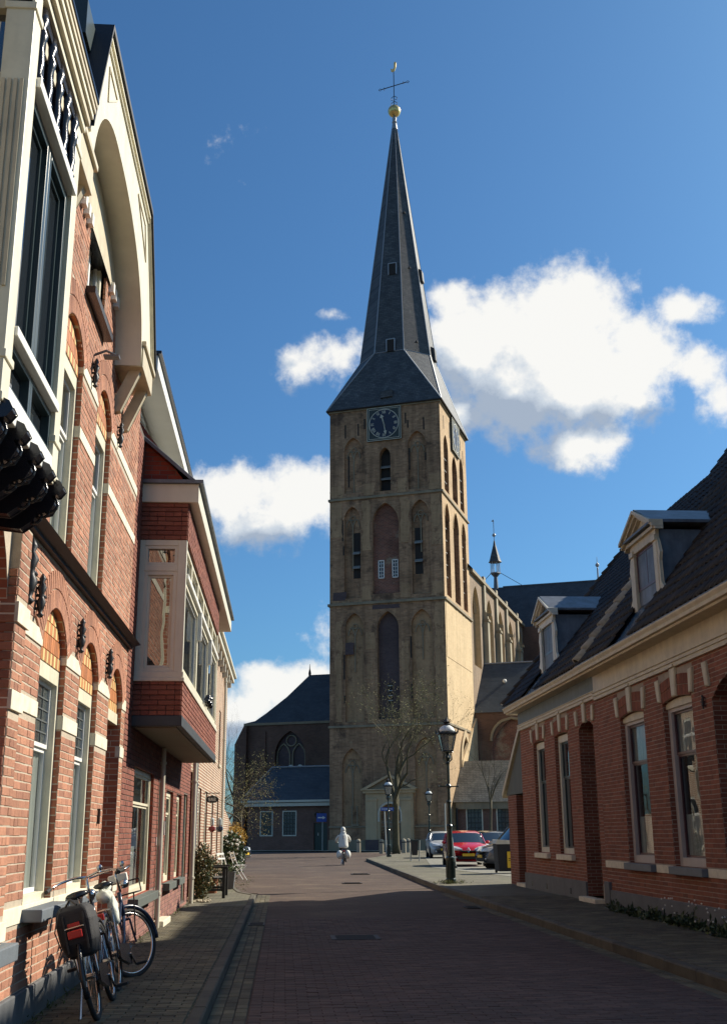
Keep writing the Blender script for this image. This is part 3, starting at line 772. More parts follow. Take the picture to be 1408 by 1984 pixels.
for y0, y1 in ((12.05, 12.95), (7.6, 8.45)):     # boxed consoles with struts
    mb = MB(LF); mb.box(y0, y1, 6.72, 6.98, -.02, GF+.02); mb.box(y0-.02, y1+.05, 6.98, 7.04, -.02, GF+.05); c = mb.build('console_box', M['cream2'], H1, bevel=.006)
    for yy in (y0+.15, y1-.12):
        mb = MB(LF); mb.prism([(6.72, GF-.02), (6.72, GF-.12), (6.34, .0), (6.22, 0), (6.24, .08)], yy-.05, yy+.05, 'a')
        v = [(yy+s, b, d) for s in (-.05, .05) for b, d in ((6.72, GF-.02), (6.72, GF-.14), (6.36, .0), (6.20, 0), (6.22, .07))]
        mb = MB(LF); mb.add(v, [(0, 1, 2, 3, 4), (9, 8, 7, 6, 5)]+[(i, (i+1) % 5, 5+(i+1) % 5, 5+i) for i in range(5)]); mb.build('strut', M['cream2'], H1, bevel=.006)
mb = MB(LF)   # boarding inside the arch above the brick, with its toothed lower edge
panel(mb, [(a, min(b, 8.0)) for a, b in inner[3:-4]], [], .03)
mb.v[-1][:, 2] = np.maximum(mb.v[-1][:, 2], 7.36); mb.build('arch_boarding', M['cream2'], H1)
for i in range(19):
    a = 8.62+i*.18
    if 9.95 < a < 11.2: continue
    mb = MB(LF); mb.box(a, a+.09, 7.30, 7.42, .0, .06); mb.build('dentil', M['white'], H1)
mb = MB(LF); mb.add([(8.24, 7.22, GF-.03), (8.82, 8.58, GF-.03), (8.82, 8.58, -.6), (8.24, 7.22, -.6)], [(0, 1, 2, 3)]); mb.build('gable_cheek', M['greywhite'], H1)
mb = MB(LF); mb.box(8.3, 8.9, 8.25, 8.6, -1.4, .2); mb.build('roof_box', M['teal'], H1)
mb = MB(LF); mb.sphere((8.86, 8.45, .18), .13, 12, 8); mb.build('plastic_wrap', M['white'], H1, smooth=True)
mb = MB(LF); mb.box(5, 14.3, 7.42, 7.5, -3, .0); mb.build('roof', M['black'], H1)

# ---- projecting bay window: a = Y, d from the wall
BX = .45; B0, B1 = 5.72, 7.27; ZB, ZT = 3.75, 6.62
BF = Fr((-2+BX, 0, 0), (0, 1, 0), (0, 0, 1), (1, 0, 0))
SF = Fr((0, B0, 0), (1, 0, 0), (0, 0, 1), (0, -1, 0))      # its near side, a = X
bay = MB(LF); bay.box(B0+.1, B1-.1, ZB, ZB+.05, 0, BX-.05); bay.box(B0, B1, 6.3, 6.4, 0, BX-.02); bay = bay.build('bay_window', M['cream2'], H1)
for y in (B0, B1-.17):
    mb = MB(LF); mb.box(y, y+.17, ZB, 6.52, BX-.17, BX); 
    for z in (3.77, 4.02, 6.3): mb.box(y-.012, y+.182, z, z+.05, BX-.18, BX+.012)
    c = mb.build('corner_post', M['cream'], H1, bevel=.006)
mb = MB(SF)
for k in range(4): mb.box(-2+BX-.155+k*.036, -2+BX-.135+k*.036, 4.45, 5.8, 0, .014)
mb.build('post_reeding', M['cream2'], H1)
mb = MB(SF); mb.box(-2, -2+BX-.17, ZB, 3.9, -.12, 0); mb.box(-2, -2+BX-.17, 5.75, 5.85, -.12, 0); mb.box(-2, -2+BX-.17, 6.4, 6.52, -.12, 0); mb.build('bay_side_rail', M['cream2'], H1)
mb = MB(SF); backp(mb, rect(-2, -2+BX-.17, 3.9, 6.4), -.06); mb.build('bay_side_pane', M['glassd'], H1)
mb = MB(BF); mb.box(B0+.17, B1-.17, ZB, ZB+.17, -.14, 0); mb.build('bay_sill', M['white'], H1, bevel=.008)
mb = MB(BF); mb.box(B0+.17, B1-.17, 4.23, 4.29, -.14, .02); mb.build('bay_transom', M['white'], H1, bevel=.006); mb = MB(BF); mb.box(B0+.17, B1-.17, 5.88, 5.95, -.14, .03); mb.build('bay_transom', M['white'], H1, bevel=.006)
ym = (B0+B1)/2
for (y0, y1) in ((B0+.17, ym), (ym, B1-.17)):
    for z0, z1 in ((3.93, 4.23), (4.29, 5.88)):
        window(H1, BF, y0+.003, y1-.003, z0+.003, z1-.003, .03, M['teal'], w=(.04 if z1 < 4.3 else .065), glass='glassd', sash=(None if z1 < 4.3 else M['teal']), name='casement')
mb = MB(BF); backp(mb, rect(B0+.17, B1-.17, 5.95, 6.52), -.12); mb.build('lattice_back', M['black'], H1)
for k in range(9):
    y = B0+.25+k*(B1-B0-.5)/8; mb = MB(BF)
    if k % 2 == 0:
        for r, z in (): pass
        prof = [(.018, 5.95), (.03, 5.99), (.018, 6.03), (.027, 6.10), (.019, 6.22), (.028, 6.27), (.033, 6.31), (.02, 6.36), (.033, 6.41), (.022, 6.5)]
        mb.ring_loft([[(y+1.5*r*math.cos(q), z, -.02+1.5*r*math.sin(q)) for q in [2*math.pi*i/8 for i in range(8)]] for r, z in prof]); nm = 'turned_baluster'
    else: mb.box(y-.02, y+.02, 5.95, 6.5, -.06, -.02); nm = 'lattice_slat'
    mb.build(nm, M['black'], H1, smooth=(k % 2 == 0))
mb = MB(BF)
for k in range(4): y = B0+.25+k*(B1-B0-.5)/4; mb.box(y+.02, y+.30, 6.44, 6.52, -.05, .0)
mb.build('fretwork', M['black'], H1)
# cornice of the bay
for z0, z1, d, mt_ in ((6.52, 6.575, .025, 'cream'), (6.58, 6.64, .055, 'cream2'), (6.645, 6.69, .075, 'cream'), (6.695, 6.735, .09, 'cream2'), (6.74, 6.775, .10, 'cream2'), (6.78, 6.81, .11, 'black')):
    mb = MB(LF); mb.box(B0-d, B1+d*.2, z0, z1, 0, BX+d); mb.build('bay_cornice', M[mt_], H1, bevel=.004)
# carved black corbels beneath
mb = MB(LF); mb.box(B0, B1+.06, 3.60, 3.68, 0, BX-.16); mb.box(B0, B1+.02, 3.68, ZB, 0, BX-.06); mb.build('corbel_soffit', M['black'], H1)
for k in range(5):
    y = B0+.08+k*(B1-B0-.1)/4; mb = MB(LF)
    prof = [(a+.13, b) for a, b in [(3.64, BX+.04), (3.6, BX+.06), (3.56, BX+.03), (3.55, BX-.02), (3.5, BX+.01), (3.44, BX-.02), (3.42, BX-.1), (3.38, BX-.12), (3.32, BX-.2), (3.34, .08), (3.34, .0), (3.66, 0), (3.66, BX)]]
    n = len(prof); v = [(y+s, b, d) for s in (-.06, .06) for b, d in prof]
    mb.add(v, [tuple(range(n)), tuple(range(2*n-1, n-1, -1))]+[(i, (i+1) % n, n+(i+1) % n, n+i) for i in range(n)])
    for q in range(3): mb.torus((y, 3.63-.04*q, BX-.03-.05*q), .055, .012, 'a', 12, 5)
    mb.build('corbel', M['black'], H1, bevel=.01)

# ================================================================== second left house: dark red brick, projecting oriel
H2 = wthing('brick_house', 'dark red brick house with wide boxed oriel window over the left pavement', 'house', (-2, 19, 0))
Y0, Y1 = 14.37, 25.0
g1 = rect(15.55, 17.95, .70, 2.42); dr = rect(18.75, 19.45, .2, 2.4); n1 = rect(19.95, 21.2, .72, 2.25); n2 = rect(21.9, 22.95, .72, 2.25); dr3 = rect(23.5, 24.4, .2, 2.3)
mb = MB(LF); panel(mb, rect(Y0, Y1, .1, 6.9), [g1, dr, n1, n2, dr3], -.004); mb.build('wall', M['mortar_d'], H2)
mb = MB(LF)
for h in (g1, dr, n1, n2, dr3): reveal(mb, h, 0, -.16)
mb.build('window_reveal', M['rev2'], H2)
mb = MB(LF); mb.box(Y0+.02, Y1, 0, 6.8, -8, -.9); mb.build('house_body', M['room'], H2)
LF2 = LF
it = brick_items(LF, Y0, Y1, .72, 6.85, [g1, dr, n1, n2, dr3, rect(15.0, 22.7, 2.9, 6.0)], M['brick2'], seed=12)
# the oriel
OX = .64; O0, O1 = 15.0, 22.75; OF = Fr((-2+OX, 0, 0), (0, 1, 0), (0, 0, 1), (1, 0, 0)); ON = Fr((0, O0, 0), (1, 0, 0), (0, 0, 1), (0, -1, 0))
mb = MB(LF); mb.box(O0+.02, O1-.02, 2.95, 3.47, .0, OX-.02); mb.box(O0+.02, O1-.02, 5.42, 5.95, 0, OX-.02); mb.build('oriel_box', M['mortar_d'], H2)
it += brick_items(OF, O0, O1, 3.02, 3.47, [], M['brick2'], seed=13, proud=.01); it += brick_items(OF, O0, O1, 5.42, 5.94, [], M['brick2'], seed=14, proud=.01)
it += brick_items(ON, -2, -2+OX, 3.02, 3.47, [], M['brick2'], seed=15, proud=.01); it += brick_items(ON, -2, -2+OX, 5.42, 5.94, [], M['brick2'], seed=16, proud=.01)
it = [i for i in it if not (O0-.02 < i[1].translation.y < O1 and 2.9 < i[1].translation.z < 6 and i[1].translation.x < -1.97 and False)]
scatter(H2, 'brick', 'bricks_further_up', it, M['brick2'], 300)
scatter(H2, 'plinth_brick', 'plinth_bricks_other', brick_items(LF, Y0, Y1, .1, .72, [g1, dr, n1, n2, dr3], M['brickp'], seed=17), M['brickp'], 150)
mb = MB(LF); mb.box(O0-.02, O1+.02, 2.88, 3.02, 0, OX+.02); mb.build('oriel_lead_skirt', M['ledge'], H2, bevel=.01)
for k in range(7):
    mb = MB(LF); y = O0+.1+k*1.08; mb.box(y, min(y+1.07, O1-.05), 2.865, 2.885, .03, OX-.06); mb.build('soffit_board', mk('olive_soffit_board', (.17, .15, .11), .7) if 'olive_soffit_board' not in bpy.data.materials else bpy.data.materials['olive_soffit_board'], H2)
mb = MB(LF); mb.box(O0-.03, O1+.03, 3.47, 3.52, 0, OX+.03); mb.box(O0-.015, O1+.015, 3.52, 3.6, 0, OX+.015); mb.build('oriel_sill', M['greywhite'], H2, bevel=.006)
mb = MB(LF); mb.box(O1-.1, O1, 3.6, 5.42, OX-.12, OX); mb.build('oriel_post', M['greywhite'], H2, bevel=.006)
mb = MB(LF); mb.box(O0, O0+.09, 3.6, 5.42, 0, .07); mb.box(O0, O0+.10, 3.6, 5.42, OX-.12, OX); mb.box(O0, O0+.08, 4.98, 5.06, .07, OX-.12); mb.box(O0, O0+.08, 5.34, 5.42, .07, OX-.12); mb.build('oriel_frame', M['greywhite'], H2, bevel=.006)
window(H2, ON, -1.93, -2+OX-.12, 5.06, 5.34, .01, M['greywhite'], w=.045, glass='glassd')
window(H2, ON, -1.93, -2+OX-.12, 3.6, 4.98, .01, M['greywhite'], w=.055, glass='glassd')
mb = MB(LF)
cut = [O0+.1, 17.6, 20.2, O1-.1]
for i in range(3):
    a0, a1 = cut[i], cut[i+1]
    window(H2, OF, a0+.004, a1-.004, 3.6, 4.9, .015, M['cream'], w=.08, glass='glassd', sash=M['white'], name='window')
    for k in range(2):
        b0 = a0+(a1-a0)*k/2; b1 = a0+(a1-a0)*(k+1)/2
        window(H2, OF, b0+.006, b1-.006, 4.96, 5.42, .03, M['cream'], w=.07, glass='glassd')
mb = MB(OF); mb.box(O0+.1, O1-.1, 4.895, 4.965, -.1, .03)
for c in cut[1:-1]: mb.box(c-.045, c+.045, 4.45, 4.9, -.02, .045)
mb.build('oriel_transom', M['white'], H2, bevel=.006)
mb = MB(OF)   # roller and clutter by the open sash, potted plants
for k in range(7): mb.sphere((19.2+.12*k, 3.68+.05*(k % 3), .06), .05+.012*(k % 2), 8, 6)
mb.build('sill_ornament', M['black'], H2, smooth=True)
def leaves(mb, c, n, sp, ln, w, up=.5, seed=0):
    r = random.Random(seed)
    for _ in range(n):
        p = Vector(c)+Vector((r.gauss(0, sp[0]), r.gauss(0, sp[1]), r.gauss(0, sp[2])))
        d = Vector((r.gauss(0, 1), r.gauss(0, 1), r.gauss(up, .8))).normalized(); s = d.cross(Vector((r.gauss(0, 1), r.gauss(0, 1), r.gauss(0, 1)))).normalized()*w*r.uniform(.6, 1.2); l = ln*r.uniform(.6, 1.3)
        mb.add([p, p+d*l*.5+s, p+d*l, p+d*l*.5-s], [(0, 1, 2, 3)])
M['leaf'] = mk('leaf_green', (.055, .095, .03), .6, col2=(.10, .14, .04), rnd=.35)
M['leafd'] = mk('leaf_dark', (.03, .05, .018), .55, col2=(.06, .085, .03), rnd=.35)
mb = MB()
r_ = random.Random(4)
for k in range(26):
    p = Vector((-1.62+r_.uniform(-.12, .12), O0+.16, 3.68)); d = Vector((r_.gauss(0, .3), r_.gauss(0, .1), 1)).normalized(); l = r_.uniform(.25, .55)
    mb.tube([p, p+d*l*.6, p+d*l+Vector((r_.gauss(0, .06), 0, -.02))], [.008, .007, .001], 3)
mb.build('house_plant', M['leaf'], H2)
# cornice and gutter
mb = MB(LF); mb.box(O0-.05, 25.3, 5.95, 6.22, -.05, OX+.14); mb.build('cornice_board', M['greywhite'], H2, bevel=.008)
mb = MB(LF); mb.box(O0-.10, 25.35, 6.22, 6.27, -.05, OX+.20); mb.build('gutter', M['zinc'], H2)
# attic front with sloping roof edge, dormer
mb = MB(LF)
v = [(O0+.0, 6.27, OX*.9), (O0, 6.27, -2), (O0, 9.0, -2), (O0, 7.55, -.35), (O0, 6.95, .05)]
mb.add(v, [(0, 1, 2, 3, 4)]); mb.build('side_wall', M['rev2'], H2)
mb = MB(LF); mb.add([(y, b, d) for y in (O0-.03, Y1) for b, d in ((6.27, OX), (9.6, -3.2))], [(0, 1, 3, 2)]); mb.build('roof', M['black'], H2)
ti = []
sl_ = math.atan2(9.6-6.27, 3.2+OX)
for k in range(15):
    for y in (O0+.05,):
        t = k*.27; p = LF([(y, 6.32+math.sin(sl_)*t, OX-.04-math.cos(sl_)*t)])[0]
        ti.append((unit_box_mesh('verge_tile', .3, .27, .05, M['zinc'], 1), Matrix.Translation(p) @ Matrix.Rotation(sl_, 4, 'Y') @ Matrix.Rotation(math.pi/2, 4, 'Z')))
scatter(H2, 'verge_tile', 'verge_tiles_other', ti, M['zinc'])
mb = MB(LF); mb.box(O0+.5, 24.5, 7.0, 8.05, -1.9, -.35); mb.build('dormer_wall', M['greywhite'], H2)
D2 = Fr((-2-.35, 0, 0), (0, 1, 0), (0, 0, 1), (1, 0, 0))
for k in range(5):
    a0 = O0+.75+k*1.75
    window(H2, D2, a0, a0+1.6, 7.15, 8.0, -.03, M['white'], w=.08, glass='glassd')
mb = MB(LF); mb.box(O0+.2, 25.2, 8.05, 8.28, -2.2, .10); mb.build('dormer_fascia', M['white'], H2, bevel=.006)
mb = MB(LF); mb.box(O0+.15, 25.25, 8.28, 8.33, -2.2, .15); mb.build('dormer_roof', M['black'], H2)
window(H2, LF, 15.55, 17.95, .70, 2.42, .05, M['cream'], w=.09, bars_b=(1.92,), sash=M['cream'], thick=.07, curtain=[(15.7, 16.9, .75, 1.35)])
mb = MB(LF); mb.box(15.5, 18.0, .58, .695, -.1, .14); mb.build('window_sill', M['oak'], H2, bevel=.006)
for a0, a1 in ((19.95, 21.2), (21.9, 22.95)):
    window(H2, LF, a0, a1, .72, 2.25, .05, M['cream'], w=.09, bars_b=(1.85,), sash=M['cream'], curtain=[(a0+.1, a1-.1, .75, 1.3)])
    mb = MB(LF); mb.box(a0-.05, a1+.05, .6, .715, -.1, .12); mb.build('window_sill', M['oak'], H2, bevel=.006)
for a0, a1 in ((18.75, 19.45), (23.5, 24.4)):
    mb = MB(LF); mb.box(a0, a1, .12, 2.4, -.14, -.1); mb.build('door', M['dgreen'], H2)
    mb = MB(LF); mb.box(a0, a0+.06, .12, 2.4, -.1, -.03); mb.box(a1-.06, a1, .12, 2.4, -.1, -.03); mb.box(a0, a1, 2.34, 2.4, -.1, -.03); mb.build('door_frame', M['cream'], H2)
mb = MB(LF); mb.box(18.7, 19.9, .1, .2, -.1, .16); mb.build('doorstep', M['stone'], H2, bevel=.01)
mb = MB(LF); mb.box(18.52, 18.55, 1.35, 1.47, 0, .02); mb.box(19.62, 19.66, 1.5, 1.72, 0, .03); mb.build('door_plate', M['white'], H2)
def pipe(parent, x, y, z0, z1, r, mat, brk=2.0):
    mb = MB(); mb.tube([(x, y, z0), (x, y, z1)], r, 10)
    z = z0+.5
    while z < z1: mb.tube([(x, y, z), (x, y, z+.04)], r*1.35, 10); z += brk
    return mb.build('downpipe', mat, parent, smooth=False)
pipe(H2, -1.93, 18.62, .1, 2.86, .035, M['greywhite']); pipe(H2, -1.92, 25.15, .1, 5.95, .05, M['greywhite'])

# ================================================================== third left house: pale jointed brick
M['brickL3'] = brickmat('pale_jointed_brick', (.31, .16, .10), (.22, .11, .075), (.62, .56, .43), 'y', .24, .076, .024, var=(2, .2), bump=.6)
H3 = wthing('brick_house', 'brick house with broad pale joints and cream pilaster behind the oval sign', 'house', (-1.95, 31, 0))
LG = Fr((-2.10, 0, 0), (0, 1, 0), (0, 0, 1), (1, 0, 0))
hs = [rect(25.7, 26.9, .15, 2.9)]+[rect(a, a+1.0, z, z+1.75) for a in (28.9, 31.4, 34.2, 37.0, 39.6) for z in (.9, 3.7)]
mb = MB(LG); panel(mb, rect(25.02, 42.0, .1, 7.1), hs); mb.build('wall', M['brickL3'], H3)
mb = MB(LG)
for h in hs: reveal(mb, h, 0, -.15)
mb.build('window_reveal', M['rev2'], H3)
mb = MB(LG); mb.box(25.02, 42.0, 0, 7.1, -8, -.9); mb.build('house_body', M['room'], H3)
mb = MB(LG); mb.add([(42.0, 0, 0), (42.0, 7.1, 0), (42.0, 10, -4), (42.0, 0, -8)], [(0, 1, 2, 3)]); mb.build('end_wall', M['brickL3'], H3)
mb = MB(LG); mb.box(25.75, 26.85, .15, 2.85, -.14, -.1); mb.build('door', M['sashred'], H3)
mb = MB(LG); mb.box(27.2, 27.75, .1, 6.9, 0, .06); mb.build('pilaster', M['cream'], H3)
for h in hs[1:]:
    window(H3, LG, h[0][0], h[2][0], h[0][1], h[1][1], .04, M['cream'], w=.07, bars_b=(h[0][1]+1.15,), glass='glassd', sash=M['white'], sill=(.06, .08, .05, M['cream']))
mb = MB(LG); mb.box(25.1, 42.1, 6.95, 7.12, 0, .24); mb.box(25.1, 42.2, 7.125, 7.22, 0, .32); mb.build('cornice', M['greywhite'], H3, bevel=.01)
for k in range(12): mb = MB(LG); y = 26+k*1.35; mb.box(y, y+.16, 6.65, 6.95, 0, .18); mb.build('cornice_bracket', M['greywhite'], H3, bevel=.01)
mb = MB(LG); mb.add([(y, b, d) for y in (25.0, 42.1) for b, d in ((7.24, .30), (10.2, -4))], [(0, 1, 3, 2)]); mb.build('roof', M['black'], H3)
mb = MB(LG); mb.box(28.6, 29.1, 7.2, 8.0, -.9, -.3); mb.tube([(28.85, 8.0, -.6), (28.85, 8.25, -.6)], .12, 8); mb.build('chimney', M['greywhite'], H3)
pipe(H3, -2.02, 26.95, .1, 6.9, .045, M['zinc']); pipe(H3, -2.02, 39.0, .1, 6.9, .045, M['greywhite'])
mb = MB(LG); mb.prism([(42.05, 0), (42.05, 2.4), (48, 1.9), (48, 0)], -.3, 0)
tag(mb.build('garden_wall', M['brickL3'], None, 'low pale brick garden wall running on past the third left house'), cat='wall')
# round shop sign on a bracket
S = wthing('hanging_sign', 'black oval hanging sign lettered B&B on an iron bracket, third left house', 'sign', (-1.9, 30.6, 2.3))
mb = MB(); mb.tube([(-2.1, 30.6, 2.56), (-1.66, 30.6, 2.56)], .012); mb.tube([(-1.76, 30.6, 2.56), (-1.76, 30.6, 2.47)], .006, 4); mb.tube([(-1.96, 30.6, 2.56), (-1.96, 30.6, 2.47)], .006, 4); mb.build('bracket', M['blackm'], S)
mb = MB(); n = 24
mb = MB(); mb.ring_loft([[(-1.86+.17*math.cos(2*math.pi*i/n), y, 2.40+.095*math.sin(2*math.pi*i/n)) for i in range(n)] for y in (30.585, 30.615)]); mb.build('sign_board', M['black'], S)
def text(s, parent, loc, size, mat, rot=(math.pi/2, 0, 0), ext=.004, name='lettering', align='CENTER'):
    c = bpy.data.curves.new(name, 'FONT'); c.body = s; c.size = size; c.extrude = ext; c.align_x = align; c.align_y = 'CENTER'; c.resolution_u = 3
    t = bpy.data.objects.new('tmp_text', c); COL.objects.link(t); dg = bpy.context.evaluated_depsgraph_get(); dg.update()
    me = bpy.data.meshes.new_from_object(t.evaluated_get(dg)); bpy.data.objects.remove(t); me.name = name; me.materials.clear(); me.materials.append(mat)
    o = bpy.data.objects.new(name, me); COL.objects.link(o); o.parent = parent; o.location = Vector(loc)-Vector(top_loc(parent)) if parent else loc; o.rotation_euler = rot; return o
text('B&B', S, (-1.86, 30.575, 2.395), .115, M['white'])
for k, (x, y, c, lb) in enumerate(((-1.88, 31.2, (.20, .03, .03), 'red'), (-1.70, 31.6, (.02, .025, .05), 'dark blue'))):
    W_ = wthing('hanging_lantern', f'small {lb} glass wall lantern below the oval sign', 'lantern', (x, y, 1.6))
    mb = MB(); mb.lathe([(.02, 1.94), (.055, 1.9), (.055, 1.76), (.03, 1.72)], (x, y), 8); mb.build('lamp_glass', mk('lantern_glass'+lb, (.5, .55, .55), .2), W_)
    mb = MB(); mb.lathe([(.03, 1.72), (.09, 1.70), (.10, 1.63), (.04, 1.57)], (x, y), 10); mb.build('lamp_bowl', mk('lantern_bowl_'+lb.replace(' ', '_'), c, .3), W_); mb = MB(); mb.tube([(x, y, 1.94), (x, y, 2.05), (-2.1, y, 2.05)], .008); mb.build('lamp_arm', mk('lantern_'+lb.replace(' ', '_'), c, .3), W_)

# drain covers and gully gratings set in the paving
M['iron'] = mk('cast_iron', (.035, .032, .030), .6, metal=.4, bump=.6, bscale=80)
dc = None
for k, (x, y, w, l, par) in enumerate(((3.0, 44.5, .34, .5, road), (1.1, 17.6, .36, .36, road), (3.95, 24.2, .16, .30, road), (-.42, 20.4, .14, .30, road), (2.2, 36.5, .3, .3, road))):
    mb = MB(); mb.box(x-w, x+w, y-l, y+l, .012, .022)
    for q in range(5): mb.box(x-w*.8, x+w*.8, y-l*.8+q*l*.36, y-l*.8+q*l*.36+l*.12, .022, .028)
    mb.build('drain_cover', M['iron'], par)
# ================================================================== right houses
def keystones(parent, fr, a0, a1, z, mat, h=.36):
    for k, (a, lean, hh) in enumerate(((a0-.06, -.06, h-.04), ((a0+a1)/2, 0, h+.05), (a1+.06, .06, h-.04))):
        mb = MB(fr); zz = z+(.02 if k == 1 else .0); w = (.12 if k == 1 else .08)
        v = [(a-w*.8, zz, 0), (a+w*.8, zz, 0), (a+w+lean, zz+hh, 0), (a-w+lean, zz+hh, 0)]
        mb.add([(p, q, -.02) for p, q, _ in v]+[(p, q, .035) for p, q, _ in v]+[(p+(.02 if i in (0, 3) else -.02), q+(.02 if i < 2 else -.02), .05) for i, (p, q, _) in enumerate(v)],
               [(0, 1, 5, 4), (1, 2, 6, 5), (2, 3, 7, 6), (3, 0, 4, 7), (4, 5, 9, 8), (5, 6, 10, 9), (6, 7, 11, 10), (7, 4, 8, 11), (8, 9, 10, 11)])
        if k == 1: mb.box(a-.12, a+.12, zz+hh, zz+hh+.05, -.02, .07)
        mb.build('keystone', mat, parent)
def cornice(parent, fr, a0, a1, zb, zt, out, mat, frieze, end=0):
    """architrave, frieze and projecting crown"""
    mb = MB(fr); mb.box(a0, a1, zb, zb+.07, 0, .05); mb.box(a0, a1, zb+.07, zb+.13, 0, .07); mb.box(a0, a1, zb+.13, zb+.15, 0, .09); mb.build('architrave', mat, parent, bevel=.004)
    mb = MB(fr); mb.box(a0, a1, zb+.15, zt-.14, 0, .045); mb.build('frieze', frieze, parent)
    prof = [(zt-.16, 0), (zt-.16, out*.75), (zt-.13, out*.78), (zt-.12, out*.9), (zt-.07, out*.92), (zt-.02, out*.99), (zt, out), (zt, 0)]
    mb = MB(fr); mb.prism(prof, a0, a1+end, 'a'); mb.build('cornice_crown', mat, parent)
    mb = MB(fr); mb.box(a0, a1+end, zt, zt+.03, 0, out-.02); mb.build('gutter', M['zinc'], parent)
M['tile'] = mk('black_glazed_tile', (.017, .015, .015), .6, spec=.3, rnd=.35, col2=(.038, .03, .025), var=(12, .2), bump=.2)
M['vergetile'] = mk('weathered_verge_tile', (.30, .27, .21), .85, rnd=.2, var=(9, .3), bump=.4)
def pantile_mesh():
    mb = MB(); n = 8; w = .205; l = .34; P = []
    for j, (y, z) in enumerate(((0, .03), (l, 0.0))):
        for i in range(n+1):
            t = i/n; P.append((w*(t-.5)*1.04, y, z+.028*math.sin(2*math.pi*t)+.02))
    P += [(x, 0, z-.018) for x, y, z in P[:n+1]]
    F_ = [(i, i+1, n+2+i, n+1+i) for i in range(n)]+[(i, 2*n+2+i, 2*n+3+i, i+1) for i in range(n)]
    mb.add(P, F_); me = mb.mesh('roof_tile'); me.materials.append(M['tile'])
    for p in me.polygons: p.use_smooth = True
    return me
PAN = pantile_mesh()
def tiled_roof(parent, x0, z0, slope, y0, y1, xr, skip=(), side=1, top_z=99):
    """roof plane rising from (x0,z0) towards +X; y runs along the eaves"""
    ang = math.atan(slope); ln = (xr-x0)/math.cos(ang); items = []; k = 0; t = 0; rnd = random.Random(int(y0*10))
    while t < ln-.1:
        y = y0+.1
        while y < y1-.02:
            x = x0+math.cos(ang)*t; z = z0+math.sin(ang)*t
            if not any(a < y < b and x < xm for a, b, xm in skip):
                mt = Matrix.Translation((x, y, z+.0)) @ Matrix.Rotation(-ang, 4, 'Y') @ Matrix.Rotation(-math.pi/2+rnd.uniform(-.012, .012), 4, 'Z') @ Matrix.Rotation(rnd.uniform(-.02, .02), 4, 'X')
                items.append((PAN, mt))
            y += .2
        t += .285; k += 1
    mb = MB(); mb.add([(x0, y0, z0-.03), (xr, y0, z0-.03+slope*(xr-x0)), (xr, y1, z0-.03+slope*(xr-x0)), (x0, y1, z0-.03)], [(0, 1, 2, 3)])
    zr = z0+slope*(xr-x0); mb.add([(xr, y0, zr), (2*xr-x0, y0, z0), (2*xr-x0, y1, z0), (xr, y1, zr)], [(0, 1, 2, 3)])
    mb.add([(x0, y1-.02, z0-.05), (xr, y1-.02, zr-.05), (2*xr-x0, y1-.02, z0-.05)], [(0, 1, 2)])
    mb.build('roof_underlay', M['black'], parent)
    scatter(parent, 'roof_tile', 'roof_tiles_further_up', items, M['tile'], 300)
def verge(parent, x0, z0, slope, y, n, mat, big=1.0):
    ang = math.atan(slope); me_key = MB(); 
    w = .15*big; P = []
    for j, (t, z) in enumerate(((0, .05), (.36, .0))):
        for i in range(7): q = math.pi*i/6; P.append((t, -w*math.cos(q), z+w*.75*math.sin(q)))
    P += [(0, p[1]*.85, p[2]-.03) for p in P[:7]]
    me_key.add(P, [(i, i+1, 8+i, 7+i) for i in range(6)]+[(i, 14+i, 15+i, i+1) for i in range(6)]); me = me_key.mesh('verge_tile'); me.materials.append(mat)
    for p in me.polygons: p.use_smooth = True
    it = [(me, Matrix.Translation((x0+math.cos(ang)*.3*k, y+random.uniform(-.01, .01), z0+math.sin(ang)*.3*k)) @ Matrix.Rotation(-ang+random.uniform(-.02, .02), 4, 'Y')) for k in range(n)]
    scatter(parent, 'verge_tile', 'verge_tiles_other', it, mat)
